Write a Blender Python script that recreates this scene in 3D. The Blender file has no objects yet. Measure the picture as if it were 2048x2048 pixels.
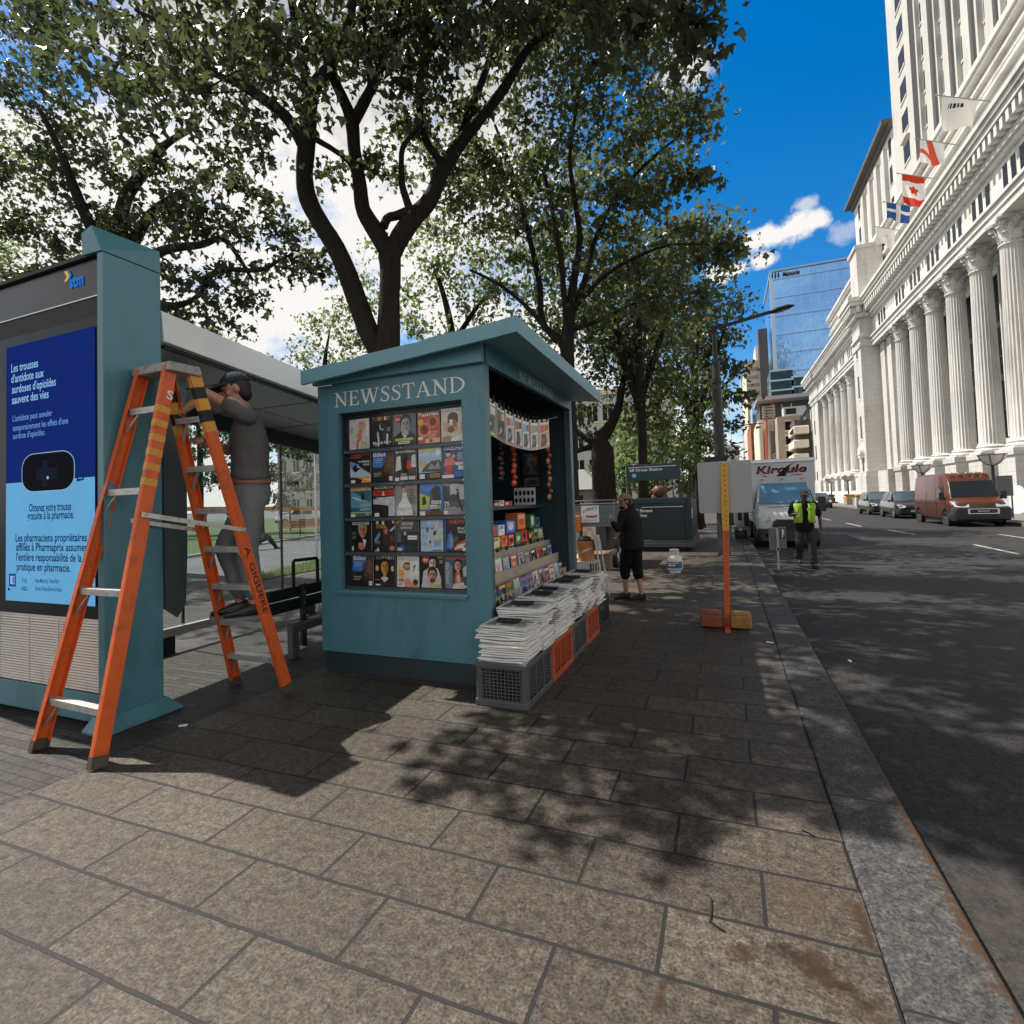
import bpy,bmesh,math,random
import numpy as np
from mathutils import Vector,Matrix,Euler
random.seed(7)
RNG=np.random.default_rng(11)
SC=bpy.context.scene
COL=SC.collection
PI=math.pi
CAMH=1.6
CX,CY,FPX=1024.0,965.0,1047.692225799159
def _n(v):return v/np.linalg.norm(v)
_v1=_n(np.array([1450.-CX,CY-990.,-FPX]))
_x=-np.array([-1560.-CX,CY-1090.,-FPX]);_x=_n(_x-_v1*np.dot(_x,_v1))
_z=np.cross(_x,_v1)
RW=np.array([_x,_v1,_z])
def ray(px,py):return RW@np.array([px-CX,CY-py,-FPX])
def atY(px,py,Y):
 r=ray(px,py);r=r*(Y/r[1]);return Vector((r[0],r[1],r[2]+CAMH))
def atX(px,py,X):
 r=ray(px,py);r=r*(X/r[0]);return Vector((r[0],r[1],r[2]+CAMH))
def gnd(px,py,z=0.0):
 r=ray(px,py);r=r*((z-CAMH)/r[2]);return Vector((r[0],r[1],z))
K19=2048/1932.0
def lin(c):
 c=c/255.0
 return c/12.92 if c<=0.04045 else((c+0.055)/1.055)**2.4
def rgb(r,g,b):return(lin(r),lin(g),lin(b))
MATS={}
def mat(name,col,rough=0.6,metal=0.0,var=0.12,scale=6.0,bump=0.0,bscale=60.0,spec=0.5,coat=0.0,emit=0.0,dirt=None,dscale=2.5,damt=0.5,trans=0.0,alpha=1.0,stretch=None):
 """principled material whose colour, roughness and relief vary with noise in object space"""
 if name in MATS:return MATS[name]
 m=bpy.data.materials.new(name);m.use_nodes=True
 nt=m.node_tree;N=nt.nodes;L=nt.links
 b=N['Principled BSDF']
 tc=N.new('ShaderNodeTexCoord')
 src=tc.outputs['Object']
 if stretch:
  mp=N.new('ShaderNodeMapping');mp.inputs['Scale'].default_value=stretch
  L.new(src,mp.inputs['Vector']);src=mp.outputs['Vector']
 nz=N.new('ShaderNodeTexNoise');nz.inputs['Scale'].default_value=scale;nz.inputs['Detail'].default_value=6;nz.inputs['Roughness'].default_value=0.65
 L.new(src,nz.inputs['Vector'])
 mx=N.new('ShaderNodeMix');mx.data_type='RGBA'
 mx.inputs['A'].default_value=tuple(c*(1-var)for c in col)+(1,)
 mx.inputs['B'].default_value=tuple(min(1,c*(1+var))for c in col)+(1,)
 L.new(nz.outputs['Fac'],mx.inputs['Factor'])
 out=mx.outputs['Result']
 if dirt:
  n2=N.new('ShaderNodeTexNoise');n2.inputs['Scale'].default_value=dscale;n2.inputs['Detail'].default_value=8;n2.inputs['Roughness'].default_value=0.7
  L.new(src,n2.inputs['Vector'])
  mr=N.new('ShaderNodeMapRange');mr.inputs['From Min'].default_value=0.5;mr.inputs['From Max'].default_value=0.72;mr.inputs['To Max'].default_value=damt
  L.new(n2.outputs['Fac'],mr.inputs['Value'])
  m2=N.new('ShaderNodeMix');m2.data_type='RGBA'
  L.new(mr.outputs['Result'],m2.inputs['Factor']);L.new(out,m2.inputs['A']);m2.inputs['B'].default_value=tuple(dirt)+(1,)
  out=m2.outputs['Result']
 L.new(out,b.inputs['Base Color'])
 mr=N.new('ShaderNodeMapRange');mr.inputs['To Min'].default_value=max(0.02,rough-0.1);mr.inputs['To Max'].default_value=min(1,rough+0.1)
 L.new(nz.outputs['Fac'],mr.inputs['Value']);L.new(mr.outputs['Result'],b.inputs['Roughness'])
 b.inputs['Metallic'].default_value=metal
 b.inputs['Specular IOR Level'].default_value=spec
 b.inputs['Coat Weight'].default_value=coat
 b.inputs['Coat Roughness'].default_value=0.06
 if trans:b.inputs['Transmission Weight'].default_value=trans
 if alpha<1:b.inputs['Alpha'].default_value=alpha
 if emit:
  L.new(out,b.inputs['Emission Color']);b.inputs['Emission Strength'].default_value=emit
 if bump:
  n3=N.new('ShaderNodeTexNoise');n3.inputs['Scale'].default_value=bscale;n3.inputs['Detail'].default_value=4
  L.new(src,n3.inputs['Vector'])
  bp=N.new('ShaderNodeBump');bp.inputs['Strength'].default_value=bump;bp.inputs['Distance'].default_value=0.01
  L.new(n3.outputs['Fac'],bp.inputs['Height']);L.new(bp.outputs['Normal'],b.inputs['Normal'])
 MATS[name]=m
 return m
def print_mat(name,rough=0.35,coat=0.0,emit=0.0):
 """ink: colour comes from the mesh's own printed colours"""
 if name in MATS:return MATS[name]
 m=bpy.data.materials.new(name);m.use_nodes=True
 N=m.node_tree.nodes;L=m.node_tree.links;b=N['Principled BSDF']
 a=N.new('ShaderNodeAttribute');a.attribute_name='Col'
 tc=N.new('ShaderNodeTexCoord')
 nz=N.new('ShaderNodeTexNoise');nz.inputs['Scale'].default_value=26;nz.inputs['Detail'].default_value=5
 L.new(tc.outputs['Object'],nz.inputs['Vector'])
 mr=N.new('ShaderNodeMapRange');mr.inputs['From Min'].default_value=0.3;mr.inputs['From Max'].default_value=0.7;mr.inputs['To Min'].default_value=0.86;mr.inputs['To Max'].default_value=1.2
 L.new(nz.outputs['Fac'],mr.inputs['Value'])
 mx=N.new('ShaderNodeMix');mx.data_type='RGBA';mx.blend_type='MULTIPLY';mx.inputs['Factor'].default_value=1
 L.new(a.outputs['Color'],mx.inputs['A']);L.new(mr.outputs['Result'],mx.inputs['B'])
 L.new(mx.outputs['Result'],b.inputs['Base Color'])
 b.inputs['Roughness'].default_value=rough;b.inputs['Coat Weight'].default_value=coat
 if emit:
  mr.inputs['To Min'].default_value=.93;mr.inputs['To Max'].default_value=1.05;nz.inputs['Scale'].default_value=3;b.inputs['Specular IOR Level'].default_value=.0
  L.new(mx.outputs['Result'],b.inputs['Emission Color']);b.inputs['Emission Strength'].default_value=emit;L.remove(b.inputs['Base Color'].links[0]);b.inputs['Base Color'].default_value=(.012,.012,.014,1)
 MATS[name]=m
 return m
PRINT=print_mat('printed_paper',0.4,0.2)
PAINTCOL=print_mat('painted_colour',0.5,0.0)
class MB:
 def __init__(s):s.v=[];s.f=[];s.m=[];s.c=[];s.mi=0;s.col=(0.5,0.5,0.5)
 def add(s,vs,fs):
  o=len(s.v);s.v+=[tuple(p)for p in vs]
  for f in fs:s.f.append(tuple(o+i for i in f));s.m.append(s.mi);s.c.append(s.col)
  return s
 def box(s,x0,y0,z0,x1,y1,z1):
  x0,x1=min(x0,x1),max(x0,x1);y0,y1=min(y0,y1),max(y0,y1);z0,z1=min(z0,z1),max(z0,z1)
  return s.add([(x0,y0,z0),(x1,y0,z0),(x1,y1,z0),(x0,y1,z0),(x0,y0,z1),(x1,y0,z1),(x1,y1,z1),(x0,y1,z1)],[(0,3,2,1),(4,5,6,7),(0,1,5,4),(1,2,6,5),(2,3,7,6),(3,0,4,7)])
 def hexa(s,p):
  return s.add(p,[(0,3,2,1),(4,5,6,7),(0,1,5,4),(1,2,6,5),(2,3,7,6),(3,0,4,7)])
 def beam(s,p,q,w,h,up=(0,0,1)):
  p,q=Vector(p),Vector(q);d=(q-p).normalized();u=Vector(up);a=d.cross(u)
  if a.length<1e-4:a=d.cross(Vector((1,0,0)))
  a.normalize();b=a.cross(d).normalized();a*=w/2;b*=h/2
  return s.hexa([p-a-b,p+a-b,q+a-b,q-a-b,p-a+b,p+a+b,q+a+b,q-a+b])
 def tube(s,pts,rads,n=8,cap=True):
  pts=[Vector(p)for p in pts]
  if not hasattr(rads,'__len__'):rads=[rads]*len(pts)
  vs=[];fs=[];ref=None
  for i,p in enumerate(pts):
   d=(pts[min(i+1,len(pts)-1)]-pts[max(i-1,0)])
   if d.length<1e-9:d=Vector((0,0,1))
   d.normalize()
   if ref is None:
    ref=d.cross(Vector((0.31,0.22,0.92))if abs(d.z)<0.95 else Vector((1,0,0.1)))
   a=(ref-d*ref.dot(d)).normalized();ref=a;b=d.cross(a)
   for k in range(n):
    t=2*PI*k/n;vs.append(p+(a*math.cos(t)+b*math.sin(t))*rads[i])
  for i in range(len(pts)-1):
   for k in range(n):
    k2=(k+1)%n;fs.append((i*n+k,i*n+k2,(i+1)*n+k2,(i+1)*n+k))
  if cap:fs.append(tuple(reversed(range(n))));fs.append(tuple((len(pts)-1)*n+k for k in range(n)))
  return s.add(vs,fs)
 def lathe(s,prof,c=(0,0,0),n=20,M=None,sx=1.0,sy=1.0,cap=True):
  vs=[];fs=[]
  for r,z in prof:
   for k in range(n):
    t=2*PI*k/n;p=Vector((r*math.cos(t)*sx,r*math.sin(t)*sy,z))
    if M is not None:p=M@p
    vs.append(p+Vector(c))
  for i in range(len(prof)-1):
   for k in range(n):
    k2=(k+1)%n;fs.append((i*n+k,i*n+k2,(i+1)*n+k2,(i+1)*n+k))
  if cap:fs.append(tuple(reversed(range(n))));fs.append(tuple((len(prof)-1)*n+k for k in range(n)))
  return s.add(vs,fs)
 def ell(s,c,r,n=12,m=8,M=None):
  if not hasattr(r,'__len__'):r=(r,r,r)
  vs=[];fs=[]
  for i in range(1,m):
   ph=PI*i/m
   for k in range(n):
    t=2*PI*k/n;p=Vector((r[0]*math.sin(ph)*math.cos(t),r[1]*math.sin(ph)*math.sin(t),-r[2]*math.cos(ph)))
    if M is not None:p=M@p
    vs.append(p+Vector(c))
  b=Vector((0,0,-r[2]));t_=Vector((0,0,r[2]))
  if M is not None:b=M@b;t_=M@t_
  vs.append(b+Vector(c));vs.append(t_+Vector(c));ib=len(vs)-2;it=ib+1
  for i in range(m-2):
   for k in range(n):
    k2=(k+1)%n;fs.append((i*n+k,i*n+k2,(i+1)*n+k2,(i+1)*n+k))
  for k in range(n):
   k2=(k+1)%n;fs.append((ib,k2,k));fs.append((it,(m-2)*n+k,(m-2)*n+k2))
  return s.add(vs,fs)
 def limb(s,p,q,r0,r1,n=12):
  """tapered capsule"""
  p,q=Vector(p),Vector(q);d=(q-p);L=d.length;d.normalize()
  pts=[p-d*r0*0.92,p-d*r0*0.6,p,q,q+d*r1*0.6,q+d*r1*0.92]
  return s.tube(pts,[r0*0.38,r0*0.8,r0,r1,r1*0.8,r1*0.38],n)
 def poly(s,pts):return s.add(pts,[tuple(range(len(pts)))])
 def prism(s,pts,d):
  """polygon swept along vector d"""
  n=len(pts);d=Vector(d);a=[Vector(p)for p in pts];b=[p+d for p in a]
  return s.add(a+b,[tuple(reversed(range(n))),tuple(range(n,2*n))]+[(i,(i+1)%n,n+(i+1)%n,n+i)for i in range(n)])
 def loft(s,rings,cap=True,closed=True):
  n=len(rings[0]);vs=[];fs=[]
  for r in rings:vs+=r
  m=n if closed else n-1
  for i in range(len(rings)-1):
   for k in range(m):
    k2=(k+1)%n;fs.append((i*n+k,i*n+k2,(i+1)*n+k2,(i+1)*n+k))
  if cap:fs.append(tuple(reversed(range(n))));fs.append(tuple((len(rings)-1)*n+k for k in range(n)))
  return s.add(vs,fs)
 def shift(s,fn,start=0):
  for i in range(start,len(s.v)):s.v[i]=tuple(fn(Vector(s.v[i])))
  return s
 def build(s,name,mats,parent=None,smooth=0,bevel=0.0,seg=2):
  me=bpy.data.meshes.new(name);me.from_pydata(s.v,[],s.f)
  if not isinstance(mats,(list,tuple)):mats=[mats]
  for m in mats:me.materials.append(m)
  if len(mats)>1:me.polygons.foreach_set('material_index',s.m)
  if any(m in(PRINT,PAINTCOL)or m.name.startswith('printed')for m in mats):
   at=me.color_attributes.new('Col','FLOAT_COLOR','CORNER')
   arr=np.empty((len(me.loops),4),dtype=np.float32);i=0
   for f,c in zip(s.f,s.c):arr[i:i+len(f),:3]=c;i+=len(f)
   arr[:,3]=1;at.data.foreach_set('color',arr.ravel())
  if smooth:
   me.polygons.foreach_set('use_smooth',[True]*len(me.polygons));me.set_sharp_from_angle(angle=math.radians(smooth))
  me.update()
  o=bpy.data.objects.new(name,me);COL.objects.link(o)
  if parent:o.parent=parent
  if bevel:
   b=o.modifiers.new('edges','BEVEL');b.width=bevel;b.segments=seg;b.limit_method='ANGLE';b.angle_limit=math.radians(35)
  return o
def tag(o,label,cat,group=None,kind=None):
 if label:o['label']=label
 if cat:o['category']=cat
 if group:o['group']=group
 if kind:o['kind']=kind
 return o
def struct(o,kind='structure',label=None):
 o['kind']=kind
 if label:o['label']=label
 return o
def thing(name,label,cat,group=None):
 o=bpy.data.objects.new(name,None);COL.objects.link(o);o.empty_display_size=0.2
 return tag(o,label,cat,group)
def descend(o):
 out=[]
 for c in o.children:out.append(c);out+=descend(c)
 return out
def settle(root,base=None,rotz=0.0):
 """parts were built in world space: move the root to the foot of the thing"""
 me=[c for c in([root]+descend(root))if c.type=='MESH']
 if base is None:
  lo=Vector((1e9,)*3);hi=Vector((-1e9,)*3)
  for o in me:
   for v in o.data.vertices:
    for i in range(3):lo[i]=min(lo[i],v.co[i]);hi[i]=max(hi[i],v.co[i])
  base=Vector(((lo.x+hi.x)/2,(lo.y+hi.y)/2,lo.z))
 base=Vector(base);seen=set()
 for o in me:
  if o.data.name not in seen:seen.add(o.data.name);o.data.transform(Matrix.Translation(-base))
 root.location=base;return root
def put(root,loc,rotz=0.0):
 root.location=loc;root.rotation_euler=(0,0,rotz);return root
def copy_tree(o,parent=None):
 c=o.copy();COL.objects.link(c);c.parent=parent
 for ch in list(o.children):copy_tree(ch,c)
 return c
def dup(o,loc=None,rotz=None,label=None,group=None):
 c=copy_tree(o)
 if loc is not None:c.location=loc
 if rotz is not None:c.rotation_euler=(0,0,rotz)
 if label:c['label']=label
 if group:c['group']=group
 return c
_TXT={}
def text_geo(t,ex=0.0,bold=0.0):
 k=(t,ex,bold)
 if k not in _TXT:
  cu=bpy.data.curves.new('lettering','FONT');cu.body=t;cu.size=1.0;cu.extrude=ex;cu.offset=bold;cu.resolution_u=3
  ob=bpy.data.objects.new('lettering',cu);me=ob.to_mesh()
  vs=np.array([v.co[:]for v in me.vertices])if len(me.vertices)else np.zeros((0,3));fs=[tuple(p.vertices)for p in me.polygons]
  ob.to_mesh_clear();bpy.data.objects.remove(ob);bpy.data.curves.remove(cu)
  if len(vs):vs[:,0]-=vs[:,0].min()
  _TXT[k]=(vs,fs)
 return _TXT[k]
def letter(mb,t,o,ux,uy,h,width=None,ex=0.0,bold=0.0,align='l',slant=0.0):
 """flat lettering of cap height h, from point o along ux with uy up; width squeezes it"""
 vs,fs=text_geo(t,0.0,bold)
 if not len(vs):return
 ux,uy=Vector(ux).normalized(),Vector(uy).normalized();nn=ux.cross(uy);s=h/0.72;w0=vs[:,0].max()*s
 sx=s*(width/w0 if width else 1.0);w=vs[:,0].max()*sx
 off={'l':0,'c':-w/2,'r':-w}[align]
 mb.add([Vector(o)+ux*(p[0]*sx+off+slant*p[1]*s)+uy*(p[1]*s)+nn*(p[2]*s)for p in vs],fs)
SERIF={'N':(0.78,[[(.04,0),(.28,0),(.28,.03),(.195,.04),(.195,.60),(.135,.60),(.135,.04),(.04,.03)],[(.02,.69),(.135,.68),(.135,.57),(.60,0),(.655,0),(.655,.06),(.215,.72),(.02,.72)],[(.50,.69),(.595,.68),(.595,.06),(.655,.06),(.655,.68),(.75,.69),(.75,.72),(.50,.72)]]),'E':(0.62,[[(.03,0),(.22,0),(.22,.72),(.03,.72),(.03,.69),(.115,.68),(.115,.04),(.03,.03)],[(.22,0),(.55,0),(.575,.19),(.545,.19),(.47,.045),(.22,.045)],[(.22,.345),(.39,.345),(.40,.27),(.435,.27),(.435,.47),(.40,.47),(.39,.39),(.22,.39)],[(.22,.675),(.45,.675),(.51,.55),(.54,.55),(.52,.72),(.22,.72)]]),'W':(1.02,[[(.0,.72),(.0,.69),(.07,.68),(.28,0),(.34,0),(.36,.07),(.19,.68),(.27,.69),(.27,.72)],[(.28,0),(.34,0),(.54,.62),(.50,.72),(.485,.72)],[(.37,.72),(.37,.69),(.45,.68),(.66,0),(.72,0),(.74,.07),(.57,.68),(.64,.69),(.64,.72)],[(.66,0),(.72,0),(.93,.68),(1.0,.69),(1.0,.72),(.78,.72),(.78,.69),(.875,.68)]]),'T':(0.66,[[(.21,0),(.45,0),(.45,.03),(.375,.04),(.375,.72),(.285,.72),(.285,.04),(.21,.03)],[(.03,.53),(.06,.53),(.12,.672),(.285,.672),(.285,.72),(.04,.72)],[(.375,.672),(.54,.672),(.60,.53),(.63,.53),(.62,.72),(.375,.72)]]),'A':(0.76,[[(.0,0),(.22,0),(.22,.03),(.13,.04),(.35,.63),(.37,.73),(.34,.73),(.07,.04),(.0,.03)],[(.37,.73),(.345,.60),(.545,.04),(.46,.03),(.46,0),(.75,0),(.75,.03),(.67,.04),(.405,.73)],[(.19,.22),(.51,.22),(.51,.265),(.19,.265)]]),'D':(0.78,[[(.03,0),(.22,0),(.22,.72),(.03,.72),(.03,.69),(.115,.68),(.115,.04),(.03,.03)]]),'S':(0.55,[]),}
def _bow(cx,cy,ax,ay,w,a0,a1,n=14,thin=0.35):
 out=[];inn=[]
 for i in range(n+1):
  t=a0+(a1-a0)*i/n;k=w*(thin+(1-thin)*abs(math.cos(t)))
  out.append((cx+ax*math.cos(t),cy+ay*math.sin(t)));inn.append((cx+(ax-k)*math.cos(t),cy+(ay-k*0.8)*math.sin(t)))
 return[[out[i],out[i+1],inn[i+1],inn[i]]for i in range(n)]
def _spine(pts,ws):
 r=[]
 for i in range(len(pts)):
  a=Vector(pts[max(0,i-1)]);b=Vector(pts[min(len(pts)-1,i+1)]);d=(b-a).normalized();nn=Vector((-d.y,d.x))*ws[i]/2;p=Vector(pts[i])
  r.append((tuple(p+nn),tuple(p-nn)))
 return[[r[i][0],r[i+1][0],r[i+1][1],r[i][1]]for i in range(len(r)-1)]
SERIF['D'][1].extend(_bow(.22,.36,.50,.36,.11,-PI/2,PI/2))
_sp=[(.46,.56),(.44,.63),(.37,.69),(.27,.70),(.17,.66),(.12,.57),(.16,.48),(.26,.41),(.37,.34),(.44,.25),(.43,.13),(.36,.05),(.25,.02),(.15,.05),(.09,.11),(.07,.19)]
_sw=[.03,.04,.045,.05,.07,.085,.10,.115,.115,.10,.085,.065,.05,.045,.04,.03]
SERIF['S'][1].extend(_spine(_sp,_sw));SERIF['S'][1].append([(.45,.52),(.475,.52),(.475,.72),(.455,.72),(.44,.66)]);SERIF['S'][1].append([(.06,.22),(.085,.22),(.10,.10),(.07,.0),(.05,.0)])
def serif(mb,t,o,ux,uy,h,width):
 tot=sum(SERIF[c][0]for c in t);sx=width/tot;s=h/0.72;ux,uy=Vector(ux).normalized(),Vector(uy).normalized();nn=ux.cross(uy);x=0;k=0
 for c in t:
  adv,polys=SERIF[c]
  for p in polys:
   k=(k+1)%7
   a=sum(p[i][0]*p[(i+1)%len(p)][1]-p[(i+1)%len(p)][0]*p[i][1]for i in range(len(p)))
   if a<0:p=p[::-1]
   mb.poly([Vector(o)+ux*((x+q[0])*sx)+uy*(q[1]*s)+nn*(k*0.00015)for q in p])
  x+=adv
# ================================================================ camera, light, sky
cam=bpy.data.cameras.new('camera');camo=bpy.data.objects.new('camera',cam);COL.objects.link(camo)
cam.sensor_width=36;cam.lens=FPX/2048*36;cam.shift_y=-(1024-CY)/2048;cam.clip_start=0.05;cam.clip_end=4000
M3=Matrix([list(r)for r in RW]);camo.matrix_world=Matrix.Translation((0,0,CAMH))@M3.to_4x4()
SC.camera=camo
SC.view_settings.view_transform='Standard';SC.view_settings.look='None';SC.view_settings.exposure=0.5;SC.view_settings.gamma=1.0
SC.cycles.max_bounces=7;SC.cycles.transparent_max_bounces=12;SC.cycles.diffuse_bounces=2;SC.cycles.glossy_bounces=4;SC.cycles.transmission_bounces=6
try:SC.cycles.use_denoising=True
except Exception:pass
SUNV=Vector((-0.56,0.05,1.0)).normalized()
sl=bpy.data.lights.new('sun','SUN');sl.energy=5.0;sl.angle=math.radians(0.5);sl.color=(1.0,0.945,0.86)
so=bpy.data.objects.new('sun',sl);COL.objects.link(so);so.rotation_euler=(-SUNV).to_track_quat('-Z','Y').to_euler();so.location=(-20,0,40)
W=bpy.data.worlds.new('World');SC.world=W;W.use_nodes=True
nt=W.node_tree;N=nt.nodes;L=nt.links;bg=N['Background']
sky=N.new('ShaderNodeTexSky');sky.sky_type='NISHITA';sky.sun_disc=False
sky.sun_elevation=math.asin(SUNV.z);sky.sun_rotation=math.atan2(SUNV.x,SUNV.y)%(2*PI);sky.air_density=1.0;sky.dust_density=0.3;sky.ozone_density=3.0
hs=N.new('ShaderNodeHueSaturation');hs.inputs['Saturation'].default_value=1.45;hs.inputs['Value'].default_value=2.05
L.new(sky.outputs['Color'],hs.inputs['Color'])
tc=N.new('ShaderNodeTexCoord')
def vmath(op,a,b=None):
 n=N.new('ShaderNodeVectorMath');n.operation=op
 if a is not None:L.new(a,n.inputs[0])
 if isinstance(b,(tuple,list,Vector)):n.inputs[1].default_value=tuple(b)
 elif b is not None:L.new(b,n.inputs[1])
 return n
def math_(op,a,b=None,c=None):
 n=N.new('ShaderNodeMath');n.operation=op
 for i,v in enumerate((a,b,c)):
  if v is None:continue
  if isinstance(v,(int,float)):n.inputs[i].default_value=v
  else:L.new(v,n.inputs[i])
 return n.outputs[0]
def mrange(v,a,b,c=0.0,d=1.0):
 n=N.new('ShaderNodeMapRange');n.interpolation_type='SMOOTHSTEP'
 n.inputs['From Min'].default_value=a;n.inputs['From Max'].default_value=b;n.inputs['To Min'].default_value=c;n.inputs['To Max'].default_value=d
 L.new(v,n.inputs['Value']);return n.outputs['Result']
D=tc.outputs['Generated']
n1=N.new('ShaderNodeTexNoise');n1.inputs['Scale'].default_value=4.2;n1.inputs['Detail'].default_value=8;n1.inputs['Roughness'].default_value=0.62;n1.inputs['Distortion'].default_value=0.25
st=vmath('MULTIPLY',D,(1,1,1.7));L.new(st.outputs[0],n1.inputs['Vector'])
n2=N.new('ShaderNodeTexNoise');n2.inputs['Scale'].default_value=26;n2.inputs['Detail'].default_value=9;n2.inputs['Roughness'].default_value=0.6
L.new(D,n2.inputs['Vector'])
az=vmath('DOT_PRODUCT',D,tuple(Vector(ray(1000,500)).cross(Vector((0,0,1))).normalized()*-1)).outputs['Value']
left=mrange(vmath('DOT_PRODUCT',D,tuple(Vector(ray(1640,300)).normalized())).outputs['Value'],0.955,0.885)
lay=math_('MULTIPLY',mrange(n1.outputs['Fac'],0.30,0.50),left)  # clouds added across the unseen sky too, for neutral fill light
mask=lay
def cloud(px,py,r,flat=1.0,k=1.0):
 global mask
 c=Vector(ray(px,py)).normalized()
 dv=vmath('SUBTRACT',D,tuple(c));dv=vmath('MULTIPLY',dv.outputs[0],(1,1,flat))
 ln=vmath('LENGTH',dv.outputs[0]).outputs['Value']
 ln=math_('ADD',ln,math_('MULTIPLY',math_('SUBTRACT',n2.outputs['Fac'],0.5),r*-2.3))
 b=math_('MULTIPLY',mrange(ln,r*1.08,r*0.40),k)
 mask=math_('MAXIMUM',mask,b)
for c in[(1497,486,.030,1.5),(1545,470,.034,1.5),(1592,452,.040,1.3),(1626,440,.026,1.4),(1530,518,.022,1.5),(1440,545,.030,1.7),(1470,540,.02,1.7),(1612,408,.022,1.7,.6),(1695,458,.028,1.6,.4),(1370,130,.05,1.3,.9),(1330,50,.04,1.2,.5),(560,560,.13,1.5),(590,640,.10,1.8)]:cloud(*c)
sz=N.new('ShaderNodeSeparateXYZ');L.new(D,sz.inputs[0])
shade=math_('MULTIPLY',mrange(n2.outputs['Fac'],0.3,0.75,0.70,1.08),mrange(sz.outputs['Z'],0.42,0.86,1.35,0.22))  # clouds dimmed overhead and brightened low down to shape the ambient light
cc=N.new('ShaderNodeMix');cc.data_type='RGBA';cc.inputs['A'].default_value=(0,0,0,1);cc.inputs['B'].default_value=(12.5,12.2,11.8,1)
L.new(shade,cc.inputs['Factor'])
mx=N.new('ShaderNodeMix');mx.data_type='RGBA'
L.new(mask,mx.inputs['Factor']);L.new(hs.outputs['Color'],mx.inputs['A']);L.new(cc.outputs['Result'],mx.inputs['B'])
L.new(mx.outputs['Result'],bg.inputs['Color']);bg.inputs['Strength'].default_value=0.055
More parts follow.
